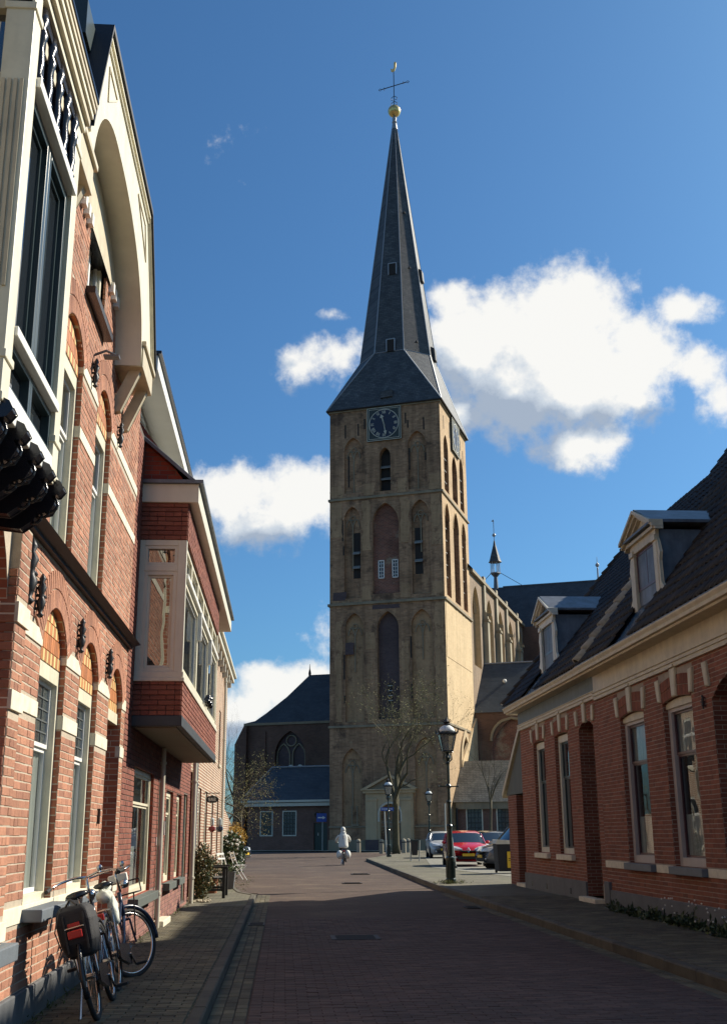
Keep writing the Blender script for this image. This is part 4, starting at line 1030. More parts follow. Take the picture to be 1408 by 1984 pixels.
def dormer(parent, label, x, y0, y1, zb, zt, ap, slope, zeave, xeave, body, frame, sash, dark_tymp=False):
    """pedimented dormer whose front stands at x between y0 and y1"""
    D = Fr((x, 0, 0), (0, 1, 0), (0, 0, 1), (-1, 0, 0))
    xb = xeave+(zt-zeave)/slope+.15
    mb = MB(); mb.box(x+.02, xb, y0+.04, y1-.04, zb-.1, zt); d = mb.build('dormer', body, parent, label=label)
    yc = (y0+y1)/2
    mb = MB(D); mb.box(y0, y0+.17, zb, zt, -.03, .04); mb.box(y1-.17, y1, zb, zt, -.03, .04); mb.box(y0+.17, y1-.17, zt-.16, zt, -.03, .04)
    mb.box(y0-.02, y0+.19, zt-.2, zt-.1, -.02, .07); mb.box(y1-.19, y1+.02, zt-.2, zt-.1, -.02, .07); mb.build('dormer_frame', frame, d, bevel=.006)
    for s, yy in ((-1, y0), (1, y1)):     # scrolled side pieces
        pts = [(yy, zb+.05), (yy+s*.18, zb+.08), (yy+s*.2, zb+.42), (yy+s*.09, zb+.52), (yy+s*.07, zb+.9), (yy+s*.13, zb+1.05), (yy+s*.06, zt-.25), (yy, zt-.15)]
        mb = MB(D); mb.prism(pts, -.02, .03); mb.build('scroll', frame, d, bevel=.008)
    # pediment
    o = .18
    base = [(y0-o, zt), (y1+o, zt), (y1+o, zt+.09), (yc, ap), (y0-o, zt+.09)]
    mb = MB(D); mb.prism([(y0-.02, zt), (y1+.02, zt), (y1+.02, zt+.05), (yc, ap-.12), (y0-.02, zt+.05)], -.06, .02); mb.build('tympanum', M['teal'] if dark_tymp else frame, d)
    mb = MB(D); mb.box(y0-.06, y1+.06, zt, zt+.055, -.02, .1)
    for s in (-1, 1):
        ye = yc+s*((y1-y0)/2+o)
        for (off, th, dd) in ((0, .06, .20), (-.06, .055, .15), (-.12, .045, .09)):
            P = [(ye, zt+.10+off+.02), (yc, ap+off), (yc, ap+off-th), (ye, zt+.10+off-th+.02)]
            mb.prism(P, -.05, dd)
    mb.build('pediment', frame, d)
    mb = MB()   # little gabled roof running back into the tiles
    for s in (-1, 1):
        ye = yc+s*((y1-y0)/2+o*.9)
        mb.add([(x-.16, ye, zt+.13), (x-.16, yc, ap+.02), (xb+.9, yc, ap+.02), (xb+.5, ye, zt+.13)], [(0, 1, 2, 3)])
        mb.add([(x-.16, ye, zt+.10), (xb+.5, ye, zt+.10), (xb+.5, ye, zt+.13), (x-.16, ye, zt+.13)], [(0, 1, 2, 3)])
    mb.box(x-.16, xb+.5, y0-.16, y1+.16, zt+.08, zt+.12)
    mb.build('dormer_roof', M['zinc'], d)
    a0, a1 = y0+.17, y1-.17; zm = zb+(zt-.16-zb)*.47
    for q0, q1, dd in ((zb+.02, zm, .02), (zm, zt-.165, .0)):
        mb = MB(D); f = .05
        mb.box(a0, a0+f, q0, q1, -.06-dd, -.01-dd); mb.box(a1-f, a1, q0, q1, -.06-dd, -.01-dd); mb.box(a0+f, a1-f, q0, q0+f, -.06-dd, -.01-dd); mb.box(a0+f, a1-f, q1-f, q1, -.06-dd, -.01-dd)
        mb.box((a0+a1)/2-.016, (a0+a1)/2+.016, q0+f, q1-f, -.05-dd, -.015-dd); mb.build('dormer_sash', sash, d)
        mb = MB(D); mb.add([(a0+f, q0+f, -.035-dd), (a1-f, q0+f, -.035-dd), (a1-f, q1-f, -.035-dd), (a0+f, q1-f, -.035-dd)], [(0, 1, 2, 3)]); mb.build('dormer_pane', M['glasssky'], d)
    return d
M['glasssky'] = glassmat('dormer_glass', (.10, .11, .11), .9)

R1X, R2X = 6.10, 6.36
R1 = rf(R1X); R2 = rf(R2X)
H4 = wthing('brick_house', 'low brown brick house with cream frieze and weeds along its grey plinth', 'house', (R1X, 16, 0))
wa = hole_arch(18.70, 20.08, .98, 3.46, .06); wb = hole_arch(16.40, 17.72, .98, 3.46, .06); wd_ = hole_arch(13.7, 15.6, .3, 3.32, .30)
hs = [wa, wb, wd_]
mb = MB(R1); panel(mb, rect(11, 21.57, .10, 4.0), hs); mb.build('wall', M['mortar_g'], H4)
mb = MB(R1)
for h in (wa, wb): reveal(mb, h, .003, -.2)
reveal(mb, wd_, .003, -.9); mb.build('window_reveal', M['rev3'], H4)
mb = MB(R1); backp(mb, wd_, -.9); mb.build('porch_back', M['dgreen'], H4)
mb = MB(R1); mb.box(11, 21.5, 0, 4.4, -8, -.95); mb.build('house_body', M['room'], H4)
mb = MB(); mb.box(R1X, R1X+.3, 21.57, 21.575, .1, 4.5); mb.build('end_wall', M['rev3'], H4)
it = [i for i in brick_items(R1, 11.5, 21.57, .46, 3.98, hs, M['brick3'], seed=21) if not (.84 < i[1].translation.z < 1.0)]
vv = []
for a0, a1 in ((18.70, 20.08), (16.40, 17.72)): vv += voussoirs(H4, R1, a0, a1, 3.46, .06, .34, M['brick3'])
it = [i for i in it if not any(c-hw-.05 < i[1].translation.y < c+hw+.05 and 3.45 < i[1].translation.z < 3.93 for c, hw in ((19.39, .72), (17.06, .69)))]
scatter(H4, 'brick', 'bricks_further_up', it, M['brick3'], 300); scatter(H4, 'voussoir', 'voussoirs_other', vv, M['brick3'], 90)
for a0, a1 in ((18.70, 20.08), (16.40, 17.72), (13.7, 15.6)): keystones(H4, R1, a0, a1, 3.50, M['cream2'], .40)
mb = MB(R1); mb.box(15.62, 21.6, .1, .46, -.1, .04); mb.box(11, 13.68, .1, .46, -.1, .04); mb.build('plinth', M['bluestone'], H4, bevel=.01)
mb = MB(R1); mb.box(21.3, 21.62, .1, .6, -.1, .06); mb.build('corner_guard', M['bluestone'], H4, bevel=.01)
bands(H4, R1, 15.6, 21.57, (.86,), (.12,), [rect(18.6, 20.18, .5, 1.2), rect(16.3, 17.82, .5, 1.2)], M['stone'], .02)
for a0, a1 in ((18.70, 20.08), (16.40, 17.72)):
    window(H4, R1, a0, a1, .98, 3.44, .08, M['greypaint'], sb=.045, w=.13, bars_b=(2.66,), sash=M['sashred'], hd=.12, thick=.14, glass='glassr', curtain=[(a0+.15, a1-.15, 1.05, 1.75), (a0+.15, a1-.15, 2.62, 3.3)])
    mb = MB(R1); P = arc(a0, a1, 3.455, .055, 10); mb.prism([(a0, 3.38)]+P+[(a1, 3.38)], -.14, -.05); mb.build('window_head', M['cream2'], H4)
    mb = MB(R1); mb.box(a0-.06, a1+.06, .86, .975, -.1, .1); mb.build('window_sill', M['slate_sill'], H4, bevel=.008)
cornice(H4, R1, 11, 21.57, 3.97, 4.60, .42, M['cream2'], M['cream2'], .02)
S1 = 1.30
tiled_roof(H4, 5.78, 4.64, S1, 11.2, 21.6, 10.0, skip=((18.1, 19.3, 7.0),))
verge(H4, 5.82, 4.70, S1, 21.62, 10, M['vergetile'])
d1x = 6.35
dormer(H4, None, d1x, 18.0, 19.42, 5.02, 6.50, 7.02, S1, 4.64, 5.78, M['zinc'], M['cream2'], M['sashred'])
anchor(H4, R1, 15.85, 3.2, 3.4, .8)

H5 = wthing('brick_house', 'low brown brick house with slate grey frieze and lean-to at its far end', 'house', (R2X, 26, 0))
wc = hole_arch(24.95, 26.2, 1.02, 3.64, .05); we = hole_arch(27.28, 28.5, 1.02, 3.64, .05); wf = hole_arch(22.83, 23.98, .22, 3.62, .15)
hs = [wc, we, wf]
mb = MB(R2); panel(mb, rect(21.57, 30.05, .10, 4.2), hs); mb.build('wall', M['mortar_g'], H5)
mb = MB(R2)
for h in (wc, we): reveal(mb, h, .003, -.2)
reveal(mb, wf, .003, -1.0); mb.build('window_reveal', M['rev3'], H5)
mb = MB(R2); backp(mb, wf, -1.0); mb.build('porch_back', M['black'], H5)
mb = MB(R2); mb.box(21.6, 30.0, 0, 4.4, -8, -1.05); mb.build('house_body', M['room'], H5)
mb = MB(); mb.add([(R2X, 30.05, .1), (R2X, 30.05, 4.5), (10.0, 30.05, 9.5), (14.2, 30.05, 4.5), (14.2, 30.05, .1)], [(0, 1, 2, 3, 4)]); mb.build('gable_wall', M['rev3'], H5)
it = brick_items(R2, 21.57, 30.05, .5, 4.1, hs, M['brick3'], seed=25)
vv = []
for a0, a1 in ((24.95, 26.2), (27.28, 28.5)): vv += voussoirs(H5, R2, a0, a1, 3.64, .05, .34, M['brick3'])
it = [i for i in it if not any(c-hw-.05 < i[1].translation.y < c+hw+.05 and 3.63 < i[1].translation.z < 4.1 for c, hw in ((25.57, .66), (27.89, .66)))]
scatter(H5, 'brick', 'bricks_further_up', it, M['brick3'], 200); scatter(H5, 'voussoir', 'voussoirs_other', vv, M['brick3'], 60)
for a0, a1 in ((24.95, 26.2), (27.28, 28.5), (22.83, 23.98)): keystones(H5, R2, a0, a1, 3.70, M['cream2'], .36)
mb = MB(R2); mb.box(24.0, 30.06, .1, .5, -.1, .04); mb.build('plinth', M['bluestone'], H5, bevel=.01)
for a, r_ in ((29.2, .03), (27.6, .05), (25.3, .045)): mb = MB(R2); mb.box(a-r_, a+r_, .2, .32, 0, .045); mb.build('vent_hole', M['black'], H5)
mb = MB(R2); mb.box(22.78, 24.03, .10, .22, -.9, .2); mb.build('doorstep', M['stone'], H5, bevel=.01)
for a0, a1 in ((24.95, 26.2), (27.28, 28.5)):
    window(H5, R2, a0, a1, 1.02, 3.66, .08, M['greywhite'], sb=.05, w=.13, bars_b=(2.7,), sash=M['dgreen'], hd=.16, thick=.1, glass='glassd')
    mb = MB(R2); mb.box(a0-.1, a1+.06, .90, 1.015, -.1, .1); mb.build('window_sill', M['stone'], H5, bevel=.008)
M['greyfrieze'] = mk('slate_grey_frieze', (.11, .14, .15), .6, var=(3, .2), streak=(6, .3))
cornice(H5, R2, 21.57, 30.05, 4.12, 4.74, .40, M['cream2'], M['greyfrieze'], .3)
S2 = 1.2
tiled_roof(H5, 5.98, 4.76, S2, 21.62, 30.3, 10.0, skip=((26.45, 27.75, 7.3),))
verge(H5, 6.0, 4.82, S2, 30.3, 20, M['tile'], .8)
dormer(H5, None, 6.55, 26.35, 27.85, 5.15, 6.62, 7.2, S2, 4.76, 5.98, M['zinc'], M['greywhite'], M['teal'], True)
# lean-to at the far end
LT = rf(6.42)
mb = MB(LT); mb.prism([(30.06, 2.52), (30.06, 4.28), (32.75, 2.52)], -2.5, -.02); mb.build('lean_to_boarding', M['oak'], H5)
mb = MB(LT); mb.prism([(30.0, 4.30), (30.0, 4.46), (32.95, 2.62), (32.95, 2.46)], -2.6, .06); mb.build('barge_board', M['cream2'], H5)
mb = MB(LT); mb.box(31.25, 32.4, .1, 2.5, -.35, 0); mb.build('lean_to_pier', brickmat('lean_to_brick', (.24, .09, .06), (.17, .06, .04), (.3, .24, .2), 'y'), H5)
mb = MB(LT); mb.box(30.06, 31.25, .1, 2.5, -.35, -.25); mb.build('lean_to_door', M['dgreen'], H5)
mb = MB(LT); mb.box(30.9, 30.95, 1.35, 1.62, -.25, -.22); mb.box(30.8, 30.84, 1.02, 1.1, -.25, -.18); mb.build('door_handle', M['white'], H5)
mb = MB(LT); mb.box(30.1, 31.2, .1, .2, -.25, .1); mb.build('doorstep', M['stone'], H5)

# ================================================================== church tower, in its own frame: u to the right, w away, z up
TL = (14.7, 100.0, 0); TR = -R(21.0)
def tw_thing(name, label, cat, group=None): return thing(name, label, cat, TL, TR, group)
TF = Fr((0, 0, 0), (1, 0, 0), (0, 0, 1), (0, -1, 0)); TS = Fr((0, 0, 0), (0, 1, 0), (0, 0, 1), (1, 0, 0))
def TFw(w): return Fr((0, w, 0), (1, 0, 0), (0, 0, 1), (0, -1, 0))
def TSu(u): return Fr((u, 0, 0), (0, 1, 0), (0, 0, 1), (1, 0, 0))
M['tufa'] = brickmat('tower_brick', (.48, .295, .17), (.32, .195, .115), (.38, .26, .17), 'xy', .42, .14, .02, local=True, var=(.28, .34), bump=.45, stain=((.13, .085, .06), .42, .54, .85), streak=.45, stain2=((.50, .36, .21), .9, .60, .7))
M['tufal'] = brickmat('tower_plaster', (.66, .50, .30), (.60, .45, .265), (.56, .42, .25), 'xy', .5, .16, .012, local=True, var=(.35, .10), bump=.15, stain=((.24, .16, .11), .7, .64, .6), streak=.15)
M['tufap'] = brickmat('tower_old_plaster', (.50, .325, .185), (.44, .285, .16), (.40, .28, .17), 'xy', .5, .16, .012, local=True, var=(.35, .16), bump=.15, stain=((.17, .10, .065), .8, .56, .85), streak=.3, stain2=((.30, .19, .11), 2.2, .56, .7))
M['tufa_lit'] = brickmat('tower_brick_sunlit', (.56, .40, .24), (.46, .32, .19), (.48, .35, .21), 'xy', .42, .14, .02, local=True, var=(.3, .22), bump=.4, stain=((.30, .19, .11), .8, .6, .6), streak=.15)  # paler copy of the tower brick, the side's sunlight put into its colour
M['infill'] = brickmat('tower_red_infill', (.23, .095, .065), (.15, .07, .055), (.3, .22, .16), 'xy', .4, .13, .02, local=True, var=(.4, .35), bump=.3, stain=((.34, .29, .2), .5, .55, .7))
M['darkfill'] = brickmat('tower_dark_infill', (.115, .085, .085), (.095, .07, .075), (.12, .1, .09), 'xy', .4, .13, .015, local=True, var=(.4, .2), bump=.3)
M['sand'] = mk('sandstone', (.56, .43, .26), .9, var=(.8, .12), streak=(1.2, .25), bump=.2)
M['sandd'] = mk('weathered_sandstone', (.30, .25, .17), .9, var=(.8, .2), streak=(1.2, .3), bump=.3)
M['slate'] = brickmat('spire_slate', (.062, .068, .074), (.10, .106, .11), (.035, .04, .045), 'xy', .5, .22, .03, rough=.55, local=True, var=(.6, .2), bump=.5, stain=((.17, .18, .17), 1.2, .58, .6))
M['lead_m'] = mk('lead_flashing', (.32, .34, .36), .5, metal=.3)
M['gold'] = mk('gilded_copper', (.80, .58, .22), .3, metal=.85)
M['louv'] = mk('grey_louvre', (.24, .23, .21), .8)
M['clock'] = mk('clock_blue', (.008, .014, .04), .45)
M['clockgold'] = mk('clock_gilding', (.50, .48, .38), .5)
M['clockgrey'] = mk('clock_spandrel', (.035, .05, .05), .7, var=(6, .3))
TW = tw_thing('church_tower', 'tall square brick church tower with slate needle spire and blue clock', 'church tower')
WT, DT = 11.2, 12.0
lev = [(0, 10.93), (10.93, 22.42), (22.42, 32.83), (32.83, 42.1)]
G = gothic
def gh(a0, a1, z0, sp, ap):
    sp = min(sp, ap-(a1-a0)*.78); return [(a0, z0)]+G(a0, a1, sp, ap-sp)+[(a1, z0)]
front_h = {
 0: [(gh(-10.0, -8.1, 2.1, 7.4, 9.0), .30, 'tufap'), (gh(-3.15, -1.15, 2.1, 8.2, 9.8), .30, 'tufap'), ],
 1: [(gh(-9.66, -7.85, 11.35, 20.1, 21.5), .32, 'tufap'), (gh(-6.55, -4.45, 11.5, 20.1, 21.5), .55, 'darkfill'), (gh(-3.25, -1.2, 11.5, 20.2, 21.5), .32, 'tufap')],
 2: [(gh(-9.74, -8.1, 22.95, 30.7, 32.0), .32, 'tufa'), (gh(-6.9, -4.3, 23.2, 30.6, 32.1), .40, 'infill'), (gh(-3.05, -1.3, 22.95, 30.8, 32.1), .32, 'tufa')],
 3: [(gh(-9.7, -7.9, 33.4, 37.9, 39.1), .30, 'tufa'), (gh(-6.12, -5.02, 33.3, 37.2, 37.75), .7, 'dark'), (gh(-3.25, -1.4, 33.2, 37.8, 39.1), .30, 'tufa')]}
side_h = {
 0: [(gh(5.0, 8.8, 5.0, 8.6, 10.3), .35, 'tufal')],
 1: [],
 2: [(gh(1.0, 3.0, 22.9, 31.0, 32.1), .55, 'tufa'), (gh(4.7, 7.2, 22.9, 31.0, 32.2), .7, 'darkfill'), (gh(8.6, 10.6, 22.9, 31.0, 32.1), .55, 'tufa')],
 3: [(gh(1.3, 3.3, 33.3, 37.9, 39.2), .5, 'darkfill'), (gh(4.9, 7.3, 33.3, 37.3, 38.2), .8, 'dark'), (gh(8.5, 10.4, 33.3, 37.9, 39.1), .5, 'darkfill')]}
for lv, (z0, z1) in enumerate(lev):
    for fr, wdt, a0, a1, hh in ((TF, WT, -WT, 0, front_h[lv]), (TS, DT, 0, DT, side_h[lv])):
        mat = M['tufal'] if (fr is TS and lv == 1) else (M['tufa_lit'] if fr is TS else M['tufa'])
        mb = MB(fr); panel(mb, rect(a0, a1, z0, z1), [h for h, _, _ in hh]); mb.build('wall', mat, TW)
        for h, d, mt_ in hh:
            mb = MB(fr); reveal(mb, h, 0, -d); mb.build('niche_reveal', M['tufa'], TW)
            mb = MB(fr); backp(mb, h, -d); mb.build('niche_back', M[mt_], TW)
for fr, a0, a1 in ((TFw(DT), -WT, 0), (TSu(-WT), 0, DT)):
    mb = MB(fr); backp(mb, rect(a0, a1, 0, 42.1), 0); mb.build('wall', M['tufa'], TW)
mb = MB(); mb.box(-WT+.9, -.9, .9, DT-.9, 0, 42); mb.build('tower_core', M['dark'], TW)
# string courses
def ringband(z0, z1, o, mat, name='string_course', lip=0):
    mb = MB()
    for z_a, z_b, q in ((z0, z1, o),):
        mb.box(-WT-q, q, -q, 0, z_a, z_b); mb.box(-WT-q, q, DT, DT+q, z_a, z_b); mb.box(-WT-q, 0-WT, 0, DT, z_a, z_b); mb.box(0, q, 0, DT, z_a, z_b)
    return mb.build(name, mat, TW, bevel=.03)
ringband(10.83, 11.05, .12, M['sandd']); ringband(22.25, 22.5, .18, M['sandd']); ringband(32.66, 32.9, .15, M['sandd']); ringband(41.85, 42.12, .12, M['sandd'], 'eaves_course')
ringband(2.0, 2.14, .08, M['sandd']); ringband(0, .95, .10, M['sandd'], 'plinth')
def hood(fr, a0, a1, sp, ap, w=.22, d=.07, mat='tufal'):
    sp = min(sp, ap-(a1-a0)*.78); P = G(a0, a1, sp, ap-sp, 10); Q = G(a0-w, a1+w, sp, ap-sp+w*1.3, 10); mb = MB(fr)
    n = len(P); mb.add([(a, b, d) for a, b in P]+[(a, b, d) for a, b in Q]+[(a, b, 0) for a, b in P]+[(a, b, 0) for a, b in Q],
                       [(i, i+1, n+i+1, n+i) for i in range(n-1)]+[(n+i, n+i+1, 3*n+i+1, 3*n+i) for i in range(n-1)]+[(i, i+1, 2*n+i+1, 2*n+i) for i in range(n-1)])
    mb.build('hood_mould', M[mat], TW)
for a0, a1, sp, ap in ((-9.74, -8.1, 30.7, 32.0), (-6.9, -4.3, 30.6, 32.1), (-3.05, -1.3, 30.8, 32.1), (-9.7, -7.9, 37.9, 39.1), (-3.25, -1.4, 37.8, 39.1), (-9.66, -7.85, 20.1, 21.5), (-3.25, -1.2, 20.2, 21.5)): hood(TF, a0, a1, sp, ap, .16, .05, 'tufa')
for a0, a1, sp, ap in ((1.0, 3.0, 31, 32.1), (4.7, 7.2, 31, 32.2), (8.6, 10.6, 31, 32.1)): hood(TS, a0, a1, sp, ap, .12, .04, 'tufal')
hood(TS, 5.0, 8.8, 8.6, 10.3, .5, .15, 'sand')
for c_, sp_ in ((-8.75, 20.0), (-2.22, 20.0), (-8.92, 30.6), (-2.17, 30.6), (-8.8, 37.6), (-2.32, 37.6), (-9.05, 7.4), (-2.15, 8.0)):
    mb = MB(TF); w_ = .72
    for s_ in (-1, 1): mb.tube([(a, b, -.24) for a, b in gothic(c_+s_*w_*.5-w_*.42, c_+s_*w_*.5+w_*.42, sp_-.6, .75, 5)], .065, 4)
    mb.tube([(c_, sp_-2.6-random.random()*3, -.25), (c_, sp_-.4, -.25)], .07, 4); mb.torus((c_, sp_+.25, -.24), .24, .05, 'x', 10, 4)
    mb.build('niche_tracery', M['sandd'], TW)
# patches of plaster left on the second and third storeys
prr = random.Random(3)
def patch(fr, x0, x1, z0, z1, mat, seed, d=.035, jag=.25):
    r = random.Random(seed); P = []
    nn = max(2, int((z1-z0)/.6)); mm_ = max(2, int((x1-x0)/.6))
    for i in range(nn+1): P.append((x0+r.uniform(-jag, jag), z0+(z1-z0)*i/nn))
    for i in range(1, mm_+1): P.append((x0+(x1-x0)*i/mm_, z1+r.uniform(-jag, jag)*.5))
    for i in range(nn, -1, -1): P.append((x1+r.uniform(-jag, jag), z0+(z1-z0)*i/nn-.01))
    mb = MB(fr); n = len(P); c = d
    mb.prism(P, 0, c); mb.build('plaster_patch', mat, TW)
for x0, x1, z0, z1, s in ((-10.6, -9.95, 11.4, 20.8, 1), (-7.6, -6.8, 11.2, 13.9, 2), (-7.55, -6.9, 15.2, 16.6, 3), (-7.6, -6.8, 18.0, 19.6, 4), (-4.3, -3.5, 11.2, 13.4, 5), (-4.2, -3.5, 15.0, 18.6, 6), (-1.0, -.12, 11.3, 22.0, 7),
                          (-11.1, -9.95, 29.0, 32.5, 8), (-7.9, -7.1, 27.5, 32.5, 9), (-4.1, -3.25, 28, 32.5, 10), (-1.1, -.1, 27.5, 32.5, 11), (-8.0, -7.1, 22.7, 24.0, 12), (-4.2, -3.2, 22.7, 24.0, 13), (-1.2, -.1, 22.7, 24.0, 14), (-11.1, -9.9, 33.0, 34.2, 15), (-7.7, -6.6, 33.0, 34.2, 16), (-4.4, -3.4, 33, 34.4, 17), (-1.2, -.1, 33, 34.6, 18)):
    patch(TF, x0, x1, z0, z1, M['tufap'], s, .03, .12)
for x0, x1, z0, z1, s in ((-6.9, -4.3, 21.75, 22.15, 31), (-9.6, -8.8, 17.6, 18.7, 32), (-10.9, -9.6, 22.8, 23.6, 33)): patch(TF, x0, x1, z0, z1, M['darkfill'], s, .02, .1)
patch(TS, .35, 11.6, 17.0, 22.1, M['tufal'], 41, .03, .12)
# slits
for a, z0, z1 in ((-9.59, 39.1, 40.5), (-8.25, 39.25, 40.5), (-7.6, 39.85, 40.95), (-3.42, 40.0, 41.1), (-3.2, 39.5, 40.3), (-1.61, 39.15, 40.4), (-9.25, 34.0, 37.2), (-3.1, 35.2, 37.4), (-1.5, 36, 36.8), (-9.9, 28.6, 30.8), (-9.8, 27.2, 28.1), (-9.75, 15.3, 17.6), (-3.3, 17, 19.0), (-3.3, 13.3, 14.6), (-9.72, 13.1, 13.8), (-10.2, 13.4, 15.2)):
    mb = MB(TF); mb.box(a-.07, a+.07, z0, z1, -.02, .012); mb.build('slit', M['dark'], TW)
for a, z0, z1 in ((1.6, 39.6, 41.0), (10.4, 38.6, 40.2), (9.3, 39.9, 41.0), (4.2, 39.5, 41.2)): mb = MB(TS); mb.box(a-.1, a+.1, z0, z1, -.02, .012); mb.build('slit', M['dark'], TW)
mb = MB(TF); mb.box(-5.68, -5.25, 12.9, 14.8, -.54, -.50); mb.build('slit', M['dark'], TW)
for k in range(4): mb = MB(TF); mb.box(-5.68, -5.25, 13.2+.45*k, 13.28+.45*k, -.50, -.48); mb.build('slit_bar', M['lead_m'], TW)
# louvred belfry openings
def louvre(fr, a0, a1, z0, z1, d, zs):
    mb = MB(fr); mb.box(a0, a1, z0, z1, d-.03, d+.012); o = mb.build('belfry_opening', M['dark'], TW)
    for z in zs: mb = MB(fr); mb.prism([(z, d), (z+.16, d), (z-.12, d+.34), (z-.2, d+.34)], a0, a1, 'a'); mb.build('louvre', M['louv'], o)
louvre(TF, -8.9, -8.18, 24.9, 29.4, -.32, (26.0, 27.4)); louvre(TF, -2.8, -2.05, 24.9, 29.4, -.32, (26.2, 28.0)); louvre(TF, -6.1, -5.04, 33.35, 37.2, -.66, (34.7, 35.9))
for a0, a1, z0, z1, d in ((1.4, 2.6, 24.5, 30.5, -.55), (9.0, 10.2, 24.5, 30.5, -.55), (1.6, 3.0, 34, 38, -.5), (8.8, 10.1, 34, 38, -.5)): louvre(TS, a0, a1, z0, z1, d, [z0+1.2*k+.5 for k in range(int((z1-z0)/1.2))])
# two small white windows in the brick infill
for a0, a1 in ((-6.45, -5.86), (-5.08, -4.49)):
    IF = Fr((0, .40, 0), (1, 0, 0), (0, 0, 1), (0, -1, 0)); mb = MB(IF); z0, z1 = 24.73, 26.52
    mb.box(a0, a0+.09, z0, z1, 0, .08); mb.box(a1-.09, a1, z0, z1, 0, .08); mb.box(a0, a1, z0, z0+.09, 0, .08); mb.box(a0, a1, z1-.09, z1, 0, .08); mb.box((a0+a1)/2-.025, (a0+a1)/2+.025, z0, z1, 0, .06)
    for k in range(1, 5): zz = z0+(z1-z0)*k/5; mb.box(a0, a1, zz-.022, zz+.022, 0, .06)
    w_ = mb.build('window', M['white'], TW); mb = MB(IF); backp(mb, rect(a0, a1, z0, z1), .02); mb.build('pane', M['black'], w_)
# clocks
def clock(fr, c, zc, lb):
    s = 1.72; mb = MB(fr); mb.box(c-s, c+s, zc-s, zc+s, .05, .2); o = mb.build('clock', M['clockgrey'], TW, label=lb)
    for q, t in ((s-.02, .028), (s-.18, .022)):
        mb = MB(fr)
        for (x0, x1, z0, z1) in ((c-q, c+q, zc+q-t, zc+q+t), (c-q, c+q, zc-q-t, zc-q+t), (c-q-t, c-q+t, zc-q, zc+q), (c+q-t, c+q+t, zc-q, zc+q)): mb.box(x0, x1, z0, z1, .2, .23)
        mb.build('clock_frame', M['clockgold'], o)
    rr = s-.24
    mb = MB(fr); n = 48; mb.prism([(c+rr*math.cos(2*math.pi*i/n), zc+rr*math.sin(2*math.pi*i/n)) for i in range(n)], .2, .225); mb.build('clock_dial', M['clock'], o)
    mb = MB(fr)
    for i in range(n):
        t0, t1 = 2*math.pi*i/n, 2*math.pi*(i+1)/n
        mb.add([(c+r*math.cos(t), zc+r*math.sin(t), .24) for t in (t0, t1) for r in (rr-.045, rr+.03)], [(0, 1, 3, 2)])
    mb.build('clock_ring', M['clockgold'], o)
    nums = ['XII', 'I', 'II', 'III', 'IV', 'V', 'VI', 'VII', 'VIII', 'IX', 'X', 'XI']
    for k, s_ in enumerate(nums):     # each numeral is built of strokes set radially
        t = math.pi/2-2*math.pi*k/12; mb = MB(fr); wds = {'I': .10, 'V': .20, 'X': .20}; tot = sum(wds[ch] for ch in s_); x = -tot/2; r0, r1 = rr-.44, rr-.13
        def st(xa, ra, xb, rb, w=.035):
            ux, uz = math.cos(t), math.sin(t); vx, vz = math.sin(t), -math.cos(t)
            P = lambda xx, r: (c+ux*r+vx*xx, zc+uz*r+vz*xx, .243)
            mb.add([P(xa-w, ra), P(xa+w, ra), P(xb+w, rb), P(xb-w, rb)], [(0, 1, 2, 3)])
        for ch in s_:
            w = wds[ch]
            if ch == 'I': st(x+w/2, r0, x+w/2, r1, .032)
            if ch == 'V': st(x+.03, r1, x+w/2, r0, .03); st(x+w-.03, r1, x+w/2, r0, .018)
            if ch == 'X': st(x+.03, r1, x+w-.03, r0, .03); st(x+w-.03, r1, x+.03, r0, .018)
            x += w
        mb.build('numeral', M['clockgold'], o)
    for L_, w, ang in ((1.0, .10, 15.5), (1.22, .075, 171)):
        t = math.pi/2+R(ang) if L_ < 1.1 else math.pi/2-R(ang); ux, uz = math.cos(t), math.sin(t); vx, vz = -uz, ux
        mb = MB(fr); Pt = [(-.28, w*.5), (0, w*.7), (L_*.62, w*.55), (L_*.66, w*2.0), (L_*.8, w*1.4), (L_, 0)]
        poly = [(c+ux*a+vx*b, zc+uz*a+vz*b) for a, b in Pt]+[(c+ux*a-vx*b, zc+uz*a-vz*b) for a, b in reversed(Pt[:-1])]
        mb.prism(poly, .26, .29); mb.build('clock_hand', M['clockgold'], o)
clock(TF, -5.56, 40.15, None); clock(TS, 6.35, 40.2, None)
# ---- spire
CX, CY = -WT/2, DT/2
def octv(rad, z, off=22.5): return [(CX+rad/math.cos(R(22.5))*math.cos(R(off+45*i)), CY+rad/math.cos(R(22.5))*math.sin(R(off+45*i)), z) for i in range(8)]
ZE, ZO, ZT2 = 42.12, 48.9, 78.7; oct1 = octv(3.75, ZO); octm = octv(2.95, ZO+7); octt = octv(.16, ZT2)
cor = [(.25, DT+.25, ZE), (-WT-.25, DT+.25, ZE), (-WT-.25, -.25, ZE), (.25, -.25, ZE)]   # NE NW SW SE
for i in range(8):
    j = (i+1) % 8
    mb = MB(); mb.add([oct1[i], oct1[j], octt[j], octt[i]], [(0, 1, 2, 3)]); mb.build('spire_face', M['slate'], TW)
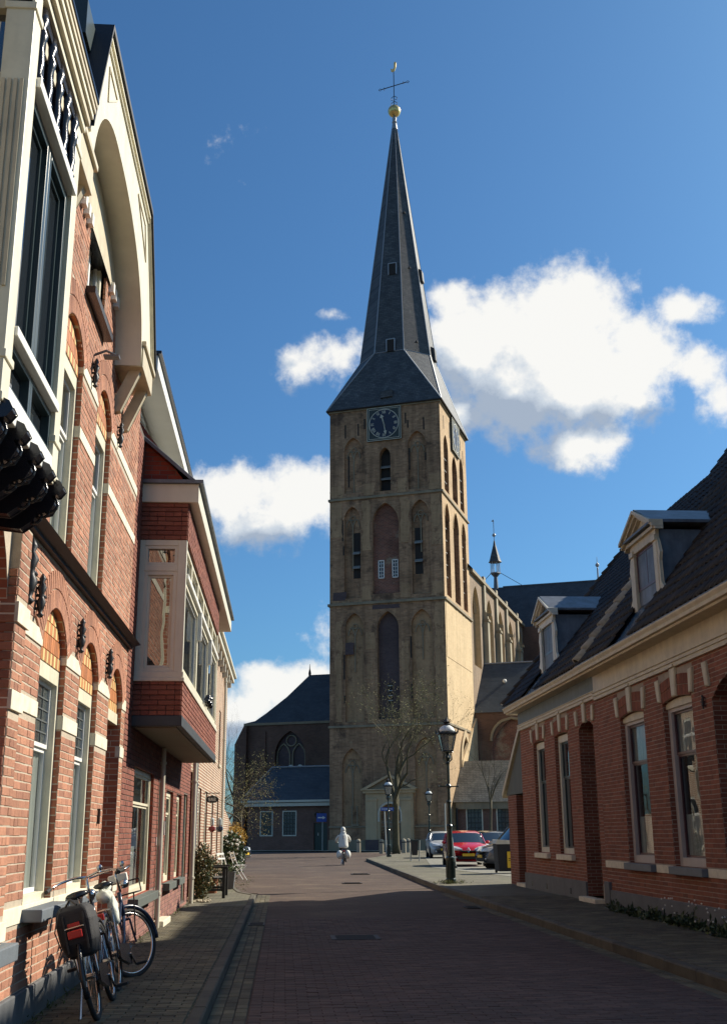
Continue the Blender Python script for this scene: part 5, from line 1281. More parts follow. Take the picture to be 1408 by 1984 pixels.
# skirt: faces on the four sides, triangles on the corners (oct vertex k at 22.5+45k deg; sides: E 7-0, N 1-2, W 3-4, S 5-6)
for (a, b, ca, cb) in ((7, 0, 3, 0), (1, 2, 0, 1), (3, 4, 1, 2), (5, 6, 2, 3)):
    mb = MB(); mb.add([oct1[a], oct1[b], cor[cb], cor[ca]], [(0, 1, 2, 3)]); mb.build('spire_skirt', M['slate'], TW)
for (a, b, c_) in ((0, 1, 0), (2, 3, 1), (4, 5, 2), (6, 7, 3)):
    mb = MB(); mb.add([oct1[a], oct1[b], cor[c_]], [(0, 1, 2)]); mb.build('spire_skirt', M['slate'], TW)
mb = MB()
for i in range(8):
    mb.tube([oct1[i], octt[i]], [.07, .035], 5); mb.tube([oct1[i], oct1[(i+1) % 8]], .05, 5)
for (a, c_) in ((0, 0), (1, 0), (2, 1), (3, 1), (4, 2), (5, 2), (6, 3), (7, 3)): mb.tube([oct1[a], cor[c_]], .07, 5)
mb.build('hip_flashing', M['lead_m'], TW)
mb = MB(); mb.box(-WT-.32, .32, -.32, DT+.32, ZE-.12, ZE-.02); mb.build('gutter', M['dark'], TW)
for (z, w_, h) in ((58.8, .75, 1.25), (49.5, .75, 1.3)):
    rad = 3.75*(1-(z-ZO)/(ZT2-ZO))+.16; mb = MB(); y = CY-rad-.06
    mb.box(CX-w_/2+.2, CX+w_/2+.2, y, y+.5, z-h/2, z+h/2); q = mb.build('spire_hatch', M['dark'], TW)
    mb = MB(); mb.box(CX-w_/2+.1, CX-w_/2+.2, y-.03, y+.4, z-h/2, z+h/2); mb.box(CX+w_/2+.2, CX+w_/2+.3, y-.03, y+.4, z-h/2, z+h/2); mb.box(CX-w_/2+.1, CX+w_/2+.3, y-.03, y+.4, z+h/2, z+h/2+.1); mb.build('hatch_frame', M['lead_m'], q)
    mb = MB(); x = CX+rad; mb.prism([(x-.3, z-h/2), (x+.25, z-h/2), (x+.15, z+h/2), (x-.3, z+h/2+.3)], CY-.4, CY+.4, 'b'); mb.build('spire_dormer', M['slate'], TW)
for (z, t_) in ((66, .35), (58.9, .3), (49.9, .3)):
    rad = (3.75*(1-(z-ZO)/(ZT2-ZO))+.16)/1.0; mb = MB(); q = R(-45); x, y = CX+rad*math.cos(q), CY+rad*math.sin(q); mb.add([(x-.2, y-.2, z), (x+.2, y+.02, z), (x, y-.1, z+.35), (x+.12, y-.22, z)], [(0, 1, 2), (0, 3, 2), (1, 3, 2)]); mb.build('vent_cowl', M['dark'], TW)
mb = MB(); mb.lathe([(.34, 77.70), (.22, 78.50), (.30, 78.60), (.2, 78.80), (.26, 79.10), (.14, 79.40)], (CX, CY), 10); mb.build('spire_cap', M['lead_m'], TW)
mb = MB(); mb.sphere((CX, CY, 80.10), .72, 20, 14); mb.build('gilded_ball', M['gold'], TW, smooth=True)
mb = MB(); mb.tube([(CX, CY, 80.70), (CX, CY, 85.40)], .05, 6); mb.tube([(CX-1.5, CY, 83.30), (CX+1.5, CY, 83.65)], .055, 6)
for s in (-1, 1):
    e = CX+s*1.5; zz = 83.47+s*.175
    for t in (-1, 1): mb.tube([(e, CY, zz), (e+s*.12, CY, zz+t*.16), (e+s*.3, CY, zz)], .035, 5); mb.tube([(e-s*.4, CY, zz), (e-s*.35, CY, zz+t*.2)], .03, 5)
    for z in (80.90, 81.60): mb.tube([(CX+s*.06, CY, z+.5), (CX+s*.35, CY, z+.25), (CX+s*.3, CY, z), (CX+s*.1, CY, z+.02)], .035, 5)
mb.build('iron_cross', M['blackm'], TW)
mb = MB(); mb.prism([(CX-.28, 85.40), (CX-.35, 85.85), (CX-.1, 85.70), (CX+.05, 85.90), (CX+.05, 86.55), (CX+.2, 86.70), (CX+.32, 86.50), (CX+.28, 85.90), (CX+.15, 85.50), (CX, 85.35)], CY-.04, CY+.04, 'b'); mb.build('weathercock', M['gold'], TW)
mb = MB(TF); mb.prism([(-5.9, 42.9), (-4.7, 43.0), (-4.7, 43.7), (-5.9, 43.6)], -.9, .15); mb.build('hoist_dormer', M['slate'], TW)
# ---- portal with pediment
PW0, PW1 = -7.68, -3.32; pc = (PW0+PW1)/2+.1
hd_ = hole_arch(-6.35, -4.45, 0, 3.1, .95)
mb = MB(TF); panel(mb, rect(PW0, PW1, 0, 4.95), [[(-6.35, 0.001)]+hd_[1:-1]+[(-4.45, .001)]], .42); reveal(mb, rect(PW0, PW1, 0, 4.95), .42, 0); reveal(mb, hd_[1:-1], .42, -.2, False); mb.add([(-6.35, 0, .42), (-6.35, 3.1, .42), (-6.35, 3.1, -.2), (-6.35, 0, -.2)], [(0, 1, 2, 3)]); mb.add([(-4.45, 0, .42), (-4.45, 3.1, .42), (-4.45, 3.1, -.2), (-4.45, 0, -.2)], [(0, 1, 2, 3)])
P0_ = mb.build('portal', M['sand'], TW)
for a0, a1 in ((-7.55, -6.6), (-4.4, -3.45)):
    mb = MB(TF); mb.box(a0, a1, .95, 4.5, .42, .50); mb.box(a0-.05, a1+.05, 4.3, 4.5, .42, .56); mb.build('portal_pilaster', M['sand'], P0_, bevel=.02)
    mb = MB(TF); mb.box(a0-.12, a1+.12, 0, .97, .42, .54); mb.build('portal_base', M['darkfill'], P0_)
mb = MB(TF); mb.box(PW0-.2, PW1+.2, 4.95, 5.2, 0, .62); mb.box(PW0-.35, PW1+.35, 5.2, 5.32, 0, .78); mb.build('entablature', M['sand'], P0_, bevel=.02)
mb = MB(TF); mb.prism([(PW0, 5.32), (PW1, 5.32), (pc, 6.35)], 0, .45); mb.build('tympanum', M['sandd'], P0_)
for s in (-1, 1):
    e = pc+s*(PW1-PW0)/2+s*.4; mb = MB(TF); mb.prism([(e, 5.32), (pc, 6.58), (pc, 6.38), (e-s*.5, 5.32)], 0, .78); mb.build('raking_cornice', M['sand'], P0_)
mb = MB(TF); mb.box(-6.3, -4.5, .0, 2.35, -.15, -.1); mb.build('door', M['dgreen'], P0_)
mb = MB(TF); mb.box(-6.35, -4.45, 2.35, 2.6, -.15, .0); mb.build('door_transom', M['greywhite'], P0_)
mb = MB(TF); backp(mb, [(-6.33, 2.6)]+hd_[1:-1]+[(-4.47, 2.6)], -.1); mb.build('fanlight', M['glassd'], P0_)
P = hd_[1:-1]; mb = MB(TF); mb.tube([(a, b, .43) for a, b in [(-6.44, 2.5)]+[(-6.44+(a+6.35)*1.09, b*1.0+.06) for a, b in P]+[(-4.36, 2.5)]], .10, 6); mb.build('arch_moulding', M['greywhite'], P0_)
mb = MB(TF); mb.box(-8.6, -8.5, 2.2, 3.9, .0, .1); mb.box(-9.1, -8.4, 2.14, 2.3, 0, .16); mb.box(-9.1, -9.0, 2.2, 3.9, 0, .1); mb.build('memorial_slab', M['sandd'], TW)
# low buttress / sunlit base edge on the right side
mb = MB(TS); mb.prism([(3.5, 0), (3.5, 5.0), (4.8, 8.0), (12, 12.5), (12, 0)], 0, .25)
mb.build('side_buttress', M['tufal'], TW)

# ================================================================== church: left aisle, annexes, nave, transept
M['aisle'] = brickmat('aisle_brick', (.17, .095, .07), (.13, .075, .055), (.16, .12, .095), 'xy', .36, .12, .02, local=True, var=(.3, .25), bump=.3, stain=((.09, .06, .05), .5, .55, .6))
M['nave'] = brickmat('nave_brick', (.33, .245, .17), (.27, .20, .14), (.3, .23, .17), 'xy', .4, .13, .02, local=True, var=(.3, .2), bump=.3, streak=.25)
M['slate2'] = brickmat('church_slate', (.05, .062, .075), (.065, .078, .09), (.035, .042, .05), 'xy', .4, .16, .015, rough=.6, local=True, var=(.5, .2), bump=.3)
M['oldtile'] = brickmat('grey_roof_tile', (.13, .125, .105), (.18, .17, .14), (.06, .058, .05), 'xy', .3, .17, .03, rough=.8, local=True, var=(.8, .3), bump=.6, stain=((.24, .23, .18), 1.5, .55, .6))
M['stone_r'] = mk('buttress_stone', (.40, .35, .25), .9, var=(.7, .25), streak=(1.0, .35), bump=.3)
LA = tw_thing('church_aisle', 'dark brick church aisle with steep slate roof left of the tower', 'church')
def tblock(name, root, u0, u1, w0, w1, z0, z1, mat):
    mb = MB(); mb.box(u0, u1, w0, w1, z0, z1); return mb.build(name, mat, root)
AF = TFw(12)
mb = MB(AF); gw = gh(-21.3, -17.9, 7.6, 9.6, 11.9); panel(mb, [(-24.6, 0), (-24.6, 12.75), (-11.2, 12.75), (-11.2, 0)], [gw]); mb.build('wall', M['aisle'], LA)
mb = MB(AF); reveal(mb, gw, 0, -.5); mb.build('window_reveal', M['aisle'], LA); mb = MB(AF); backp(mb, gw, -.5); mb.build('window_infill', M['darkfill'], LA)
for a in (-20.45, -18.75):
    mb = MB(AF); P = gothic(a-.7, a+.7, 9.3, 1.3, 8); mb.tube([(a-.7, 7.6, -.42)]+[(x, z, -.42) for x, z in P]+[(a+.7, 7.6, -.42)], .1, 5); mb.build('tracery', M['sandd'], LA)
mb = MB(AF); mb.torus((-19.6, 10.9, -.42), .55, .09, 'x', 16, 5); mb.build('tracery', M['sandd'], LA)
for s in (-1, 1): mb = MB(AF); mb.sphere((-18.85+s*.5, 7.95, .3), .42, 10, 8, (1.0, 1.1, .3)); o = mb.build('vent_shell', M['greywhite'], LA)
tblock('side_wall', LA, -24.6, -24.3, 12.01, 24, 0, 12.75, M['aisle'])
tblock('corner_buttress', LA, -25.6, -24.3, 11.4, 12.6, 0, 10.6, M['aisle']); mb = MB(); mb.prism([(-25.6, 10.6), (-24.6, 12.5), (-24.3, 12.5), (-24.3, 10.6)], 11.4, 12.6, 'b'); mb.build('buttress_cap', M['aisle'], LA)
tblock('pilaster', LA, -22.6, -22.3, 11.85, 12, 0, 11.9, M['aisle']); tblock('pilaster', LA, -14.0, -13.7, 11.85, 12, 0, 11.9, M['aisle'])
tblock('eaves_course', LA, -24.8, -11.2, 11.85, 12.1, 12.55, 12.8, M['sandd'])
rf_ = [(-24.7, 12.8), (-23.6, 13.05), (-22.6, 13.9), (-20.8, 15.7), (-18.9, 18.2)]
mb = MB()
for i in range(4):   # curved left slope and front slope
    (ua, za), (ub, zb) = rf_[i], rf_[i+1]; wa_, wb_ = 11.9+(za-12.8)*.75, 11.9+(zb-12.8)*.75
    mb.add([(ua, wa_, za), (ub, wb_, zb), (-11.2, wb_, zb), (-11.2, wa_, za)], [(0, 1, 2, 3)])
    mb.add([(ua, wa_, za), (ub, wb_, zb), (ub, 30, zb), (ua, 30, za)], [(0, 1, 2, 3)])
mb.build('roof', M['slate2'], LA); mb = MB(); mb.lathe([(.12, 18.0), (.16, 18.4), (.05, 18.9), (.02, 19.4)], (-18.9, 16), 6); mb.build('finial', M['dark'], LA)
mb = MB(); mb.add([(-18.9, 16, 18.2), (-11, 16, 18.2), (-11, 30, 18.2), (-18.9, 30, 18.2)], [(0, 1, 2, 3)]); mb.build('ridge', M['slate2'], LA)

NX = tw_thing('church_annex', 'low brick annex with blue slate roof and two white sash windows, left of the tower', 'annex')
NF = TFw(2.0)
wl = [rect(-18.75, -17.45, 1.32, 3.6), rect(-16.5, -15.1, 1.32, 3.6)]; dl = rect(-13.4, -12.1, 0, 2.45)
M['annexb'] = brickmat('annex_brick', (.20, .11, .085), (.155, .085, .065), (.2, .16, .13), 'xy', .3, .09, .012, local=True, var=(.4, .2), bump=.3)
mb = MB(NF); panel(mb, rect(-20.0, -11.2, 0.0, 4.2), wl+[[(p[0], max(p[1], .002)) for p in dl]]); mb.build('wall', M['annexb'], NX)
mb = MB(NF)
for h in wl+[dl]: reveal(mb, h, 0, -.2)
mb.build('window_reveal', M['annexb'], NX)
tblock('side_wall', NX, -20.0, -19.7, 2.01, 12, 0, 4.2, M['annexb'])
def sashwin(root, fr, a0, a1, z0, z1, white, nx=3, nz=6):
    mb = MB(fr); w = .1; mb.box(a0, a0+w, z0, z1, -.12, .02); mb.box(a1-w, a1, z0, z1, -.12, .02); mb.box(a0+w, a1-w, z0, z0+w, -.12, .02); mb.box(a0+w, a1-w, z1-w, z1, -.12, .02); o = mb.build('window', white, root)
    mb = MB(fr); x0, x1, y0, y1 = a0+w, a1-w, z0+w, z1-w
    for k in range(1, nx): t = x0+(x1-x0)*k/nx; mb.box(t-.028, t+.028, y0, y1, -.1, -.06)
    for k in range(1, nz): t = y0+(y1-y0)*k/nz; q = .05 if k == nz//2 else .026; mb.box(x0, x1, t-q, t+q, -.102, -.055)
    mb.box(x0, x0+.06, y0, y1, -.1, -.06); mb.box(x1-.06, x1, y0, y1, -.1, -.06); mb.build('glazing_bars', M['black'], o)
    mb = MB(fr); backp(mb, rect(x0, x1, y0, y1), -.09); mb.build('pane', M['panegrey'], o)
M['panegrey'] = glassmat('old_pane', (.075, .08, .085), .8, ior=1.5)
for h in wl: sashwin(NX, NF, h[0][0], h[2][0], 1.32, 3.6, M['greywhite'], 4, 6)
mb = MB(NF); mb.box(-13.4, -12.1, 0, 2.45, -.2, -.15); mb.build('door', M['dgreen'], NX); mb = MB(NF); mb.box(-13.05, -12.98, 1.35, 1.6, -.15, -.1); mb.build('door_plate', M['greywhite'], NX)
mb = MB(NF); mb.torus((-13.1, 3.2, .03), .2, .05, 'x', 12, 5); mb.torus((-12.6, 3.2, .03), .2, .05, 'x', 12, 5); mb.build('wall_ornament', M['blackm'], NX)
tblock('cornice', NX, -20.4, -11.2, 1.55, 2.0, 4.0, 4.3, M['greywhite']); tblock('cornice', NX, -20.5, -11.2, 1.4, 2.0, 4.36, 4.55, M['greywhite'])
mb = MB(); mb.add([(-20.5, 1.4, 4.55), (-11.2, 1.4, 4.55), (-11.2, 5.4, 7.75), (-18.9, 5.4, 7.75)], [(0, 1, 2, 3)]); mb.add([(-20.5, 1.4, 4.55), (-18.9, 5.4, 7.75), (-18.9, 12, 7.75), (-20.5, 12, 4.55)], [(0, 1, 2, 3)]); mb.add([(-18.9, 5.4, 7.75), (-11.2, 5.4, 7.75), (-11.2, 12, 7.75), (-18.9, 12, 7.75)], [(0, 1, 2, 3)]); mb.build('roof', M['slate2'], NX)
mb = MB(); mb.tube([(-20.5, 1.4, 4.6), (-18.9, 5.4, 7.8), (-11.2, 5.4, 7.8)], .08, 5); mb.build('hip_flashing', M['lead_m'], NX)

NR = tw_thing('church_annex', 'low brick annex with mottled grey tile roof and two sash windows, right of the tower', 'annex')
RFm = TFw(1.2); wr = [rect(1.1, 2.6, .98, 3.7), rect(3.8, 5.3, .98, 3.7), rect(6.6, 8.1, .98, 3.7)]
mb = MB(RFm); panel(mb, rect(.26, 12, 0, 3.95), wr); mb.build('wall', M['annexb'], NR)
for h in wr: sashwin(NR, RFm, h[0][0], h[2][0], h[0][1], h[1][1], M['greywhite'], 4, 6)
tblock('cornice', NR, .26, 12.2, .9, 1.2, 3.5, 4.1, M['sandd'])
mb = MB(); mb.add([(.05, .7, 4.1), (12.4, .7, 4.1), (12.4, 5.2, 7.9), (.05, 5.2, 7.9)], [(0, 1, 2, 3)]); mb.add([(.05, 5.2, 7.9), (12.4, 5.2, 7.9), (12.4, 9, 4.1), (.05, 9, 4.1)], [(0, 1, 2, 3)]); mb.build('roof', M['oldtile'], NR)
mb = MB(); mb.tube([(.35, .8, 0), (.35, .8, 3.6)], .1, 6); mb.build('downpipe', M['blackm'], NR)

RA = tw_thing('church_aisle', 'brown brick church aisle with slate roof right of the tower', 'church')
mb = MB(TFw(12)); aw = gh(1.6, 6.2, 6.5, 10.2, 12.4); panel(mb, rect(0.02, 8.9, 0, 13.05), [aw]); mb.build('wall', M['aisle'], RA)
mb = MB(TFw(12)); reveal(mb, aw, 0, -.4); backp(mb, aw, -.4); mb.build('window_infill', M['infill'], RA)
mb = MB(TFw(12)); mb.tube([(x, z, .02) for x, z in gothic(1.6, 6.2, 10.2, 2.2, 8)], .16, 5); mb.build('hood_mould', M['sandd'], RA)
mb = MB(); mb.add([(0, 11.8, 13.0), (9, 11.8, 13.0), (5.2, 18, 18.7), (0.0, 18, 18.7)], [(0, 1, 2, 3)]); mb.add([(9, 11.8, 13), (5.2, 18, 18.7), (5.2, 46, 18.7), (9, 46, 13)], [(0, 1, 2, 3)]); mb.add([(0, 18, 18.7), (5.2, 18, 18.7), (5.2, 46, 18.7), (0, 46, 18.7)], [(0, 1, 2, 3)]); mb.build('roof', M['slate2'], RA)
mb = MB(); mb.tube([(0.05, 18, 18.75), (5.2, 18, 18.75)], .09, 5); mb.build('ridge_flashing', M['lead_m'], RA)
mb = MB(); mb.sphere((2.6, 15.4, 16.5), .22, 8, 6); mb.build('roof_light', M['white'], RA)

NV = tw_thing('church_nave', 'sunlit church nave wall with tall pointed windows and buttresses behind the tower', 'church')
bw_ = [18.9, 26.3, 33.0, 41.0]
wins = [(12.9, 16.9), (20.4, 24.6), (27.6, 31.6), (34.4, 38.6), (42.2, 45.4)]
hs = [gh(a, b, 18.0, 24.0, 26.6) for a, b in wins]
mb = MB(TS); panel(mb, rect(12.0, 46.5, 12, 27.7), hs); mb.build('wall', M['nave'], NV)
for h, (a, b) in zip(hs, wins):
    mb = MB(TS); reveal(mb, h, 0, -.9); mb.build('window_reveal', M['tufal'], NV); mb = MB(TS); backp(mb, h, -.9); mb.build('window_glass', M['panegrey'], NV)
    mb = MB(TS); c = (a+b)/2
    for q in (a+.35, c, b-.35): mb.tube([(q, 18, -.7), (q, 24.4 if q != c else 25.6, -.7)], .13, 5)
    mb.tube([(x, z, -.5) for x, z in gothic(a+.35, b-.35, 24, 2.2, 8)], .15, 5); mb.build('tracery', M['sand'], NV)
for w_ in bw_:
    mb = MB(); mb.box(0, .55, w_-.5, w_+.5, 12, 23.6); mb.box(0, .28, w_-.45, w_+.45, 23.6, 28.4); mb.prism([(0, 23.6), (.55, 23.6), (.28, 24.6), (0, 24.6)], w_-.5, w_+.5, 'b'); mb.build('buttress', M['stone_r'], NV, bevel=.03)
    mb = MB(); mb.box(0, .66, w_-.6, w_+.6, 23.4, 23.65); mb.prism([(0, 24.6), (.9, 24.3), (.9, 24.0), (0, 24.1)], w_-.12, w_+.12, 'b'); mb.build('buttress_gargoyle', M['sandd'], NV)
tblock('eaves_course', NV, 0, .35, 12, 46.5, 27.5, 27.85, M['sandd'])
mb = MB(); mb.add([(.35, 11, 27.85), (.35, 47, 27.85), (-5.6, 47, 34), (-5.6, 11, 34)], [(0, 1, 2, 3)]); mb.add([(-11.5, 11, 27.85), (-11.5, 47, 27.85), (-5.6, 47, 34), (-5.6, 11, 34)], [(0, 1, 2, 3)]); mb.build('roof', M['slate2'], NV)
tblock('far_wall', NV, -11.2, -10.9, 12, 46, 0, 27.8, M['nave'])
TP = tw_thing('church_transept', 'church transept with long dark slate roof and two ball finials behind the nave', 'church')
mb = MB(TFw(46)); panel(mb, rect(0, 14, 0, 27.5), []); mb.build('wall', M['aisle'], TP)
mb = MB(); mb.add([(-6, 46, 27.4), (14, 46, 27.4), (9.9, 50, 33.9), (-6, 50, 33.9)], [(0, 1, 2, 3)]); mb.add([(14, 46, 27.4), (9.9, 50, 33.9), (14, 54, 27.4)], [(0, 1, 2)]); mb.build('roof', M['slate2'], TP)
mb = MB(); mb.tube([(-3, 50, 33.95), (9.9, 50, 33.95)], .1, 5); mb.build('ridge_flashing', M['zinc'], TP)
mb = MB(); mb.lathe([(.12, 33.9), (.10, 35.6), (.04, 35.7), (.26, 35.95), (.26, 36.15), (.05, 36.4), (.02, 37.2)], (9.9, 50), 8); mb.build('finial', M['lead_m'], TP)
TU = tw_thing('roof_turret', 'small open bell turret with pointed cap on the church roof ridge', 'turret')
tx, ty = -3.95, 50; mb = MB(); mb.lathe([(.35, 33.6), (.25, 35.4), (.7, 35.9)], (tx, ty), 8); mb.build('turret_stem', M['zinc'], TU)
mb = MB()
for i in range(6): q = i*math.pi/3; mb.tube([(tx+.6*math.cos(q), ty+.6*math.sin(q), 35.9), (tx+.6*math.cos(q), ty+.6*math.sin(q), 37.6)], .07, 4)
mb.lathe([(.75, 35.85), (.75, 36.0)], (tx, ty), 6); mb.build('turret_lantern', M['lead_m'], TU)
mb = MB(); mb.lathe([(.95, 37.5), (.8, 37.7), (.2, 39.9), (.08, 40.6)], (tx, ty), 8); mb.build('turret_cap', M['slate'], TU)
mb = MB(); mb.tube([(tx, ty, 40.5), (tx, ty, 43.6)], .05, 5); mb.sphere((tx, ty, 41.4), .26, 8, 6); mb.prism([(tx-.3, 43.4), (tx+.1, 43.3), (tx-.05, 43.7)], ty-.03, ty+.03, 'b'); mb.build('turret_vane', M['lead_m'], TU)
mb = MB(); mb.tube([(tx+.6, ty, 36), (tx+3.6, ty, 34)], .05, 4); mb.tube([(tx-.6, ty, 36), (tx-2.2, ty, 34.4)], .05, 4); mb.build('stay_rod', M['blackm'], TU)
# ================================================================== street lamps
M['lampglass'] = glassmat('lamp_glass', (.25, .27, .26), .8, .45)
def make_lamp():
    t = thing('street_lamp', None, 'street lamp')
    mb = MB(); mb.lathe([(.15, 0), (.15, .12), (.125, .14), (.125, .62), (.14, .64), (.14, .70), (.085, .74), (.075, 1.5), (.09, 1.53), (.09, 1.58), (.065, 1.62), (.06, 2.2), (.08, 2.24), (.055, 2.3), (.05, 2.62), (.085, 2.65), (.085, 2.7), (.045, 2.75), (.042, 3.3), (.07, 3.34), (.05, 3.4)], (0, 0), 12)
    for a in range(8): q = a*math.pi/4; mb.tube([(.128*math.cos(q), .128*math.sin(q), .16), (.128*math.cos(q), .128*math.sin(q), .6)], .012, 4)
    mb.build('lamp_post', M['dgreen'], t)
    mb = MB(); mb.tube([(-.28, 0, 2.68), (.28, 0, 2.68)], .018, 6); mb.sphere((-.28, 0, 2.68), .03, 6, 4); mb.sphere((.28, 0, 2.68), .03, 6, 4); mb.build('ladder_bar', M['dgreen'], t)
    mb = MB()
    for i in range(4): q = i*math.pi/2+math.pi/4; c, s = math.cos(q), math.sin(q); mb.tube([(.05*c, .05*s, 3.36), (.17*c, .17*s, 3.45), (.13*c, .13*s, 3.62), (.19*c, .19*s, 3.66)], .015, 5)
    mb.lathe([(.05, 3.38), (.09, 3.5), (.05, 3.62), (.18, 3.66), (.18, 3.69)], (0, 0), 8); mb.build('lantern_cradle', M['dgreen'], t)
    mb = MB()
    for i in range(4):
        q = i*math.pi/2+math.pi/4; c, s = math.cos(q), math.sin(q); mb.tube([(.20*c, .20*s, 3.68), (.34*c, .34*s, 4.18)], .016, 4)
    for r_, z in ((.20, 3.69), (.34, 4.17)):
        P = [(r_*math.cos(i*math.pi/2+math.pi/4), r_*math.sin(i*math.pi/2+math.pi/4), z) for i in range(5)]; mb.tube(P, .02, 4)
    mb.build('lantern_frame', M['blackm'], t)
    for i in range(4):
        q0, q1 = i*math.pi/2+math.pi/4, (i+1)*math.pi/2+math.pi/4; mb = MB()
        mb.add([(.20*math.cos(q0), .20*math.sin(q0), 3.69), (.20*math.cos(q1), .20*math.sin(q1), 3.69), (.34*math.cos(q1), .34*math.sin(q1), 4.17), (.34*math.cos(q0), .34*math.sin(q0), 4.17)], [(0, 1, 2, 3)]); mb.build('lantern_pane', M['lampglass'], t)
    mb = MB(); mb.lathe([(.39, 4.17), (.39, 4.21), (.26, 4.25)], (0, 0), 4, rot=math.pi/4)
    for i in range(4): q = i*math.pi/2+math.pi/4; c, s = math.cos(q), math.sin(q); mb.ring_loft([[(.38*c+a*.03, .38*s+b*.03, 4.2) for a, b in ((-1, -1), (1, -1), (1, 1), (-1, 1))], [(.43*c, .43*s, 4.36)]*4])
    mb.build('lantern_rim', M['blackm'], t)
    mb = MB(); mb.lathe([(.24, 4.24), (.235, 4.29), (.19, 4.37), (.12, 4.42), (.08, 4.44)], (0, 0), 10); mb.build('lantern_dome', mk('frosted_dome', (.70, .72, .70), .6, spec=.2), t, smooth=True)
    mb = MB(); mb.lathe([(.10, 4.43), (.12, 4.47), (.06, 4.5), (.09, 4.54), (.05, 4.58), (.01, 4.68)], (0, 0), 8)
    for i in range(6): q = i*math.pi/3; c, s = math.cos(q), math.sin(q); mb.tube([(.06*c, .06*s, 4.5), (.13*c, .13*s, 4.56), (.1*c, .1*s, 4.62)], .014, 4)
    mb.build('lantern_finial', M['blackm'], t)
    return t
lamp = make_lamp(); lamp.location = (4.80, 33.0, .12); lamp['group'] = 'green street lamps along the right kerb'; lamp['label'] = 'nearest tall dark green street lamp on the right kerb'
for (x, y, lb) in ((6.5, 70.5, 'dark green street lamp standing in front of the church portal'), (11.0, 86, 'most distant street lamp, small, behind the silver car')):
    c = copy_tree(lamp); c.location = (x, y, .12); c['label'] = lb

# ================================================================== bicycles
M['chrome'] = mk('chrome', (.55, .55, .55), .2, metal=1)
M['tyre'] = mk('tyre_rubber', (.018, .018, .018), .8)
M['bikeblk'] = mk('black_bike_enamel', (.014, .014, .016), .25)
M['bikeblue'] = mk('dark_blue_enamel', (.02, .03, .06), .25)
M['red'] = mk('red_reflector', (.42, .02, .015), .25)
M['cloth'] = mk('white_cloth', (.72, .71, .64), .9, bump=.3)
M['bagblk'] = mk('black_bag_fabric', (.018, .018, .02), .75, bump=.5, bscale=90)
def wheel(parent, x, steer=0, r=.34, spokes=True):
    c, s = math.cos(steer), math.sin(steer)
    F_ = Fr((x, 0, r), (c, s, 0), (-s, c, 0), (0, 0, 1))
    mb = MB(F_); mb.torus((0, 0, 0), r-.02, .02, 'b', 36, 8); w = mb.build('wheel', M['tyre'], parent, smooth=True)
    mb = MB(F_); mb.torus((0, 0, 0), r-.045, .012, 'b', 36, 6); mb.build('rim', M['chrome'], w, smooth=True)
    mb = MB(F_)
    for i in range(22): q = 2*math.pi*i/22; mb.tube([(.02*math.cos(q+.8), .025*(-1)**i, .02*math.sin(q+.8)), ((r-.05)*math.cos(q), 0, (r-.05)*math.sin(q))], .0016, 3)
    mb.tube([(0, -.05, 0), (0, .05, 0)], .02, 8); mb.build('spokes', M['chrome'], w)
    return w
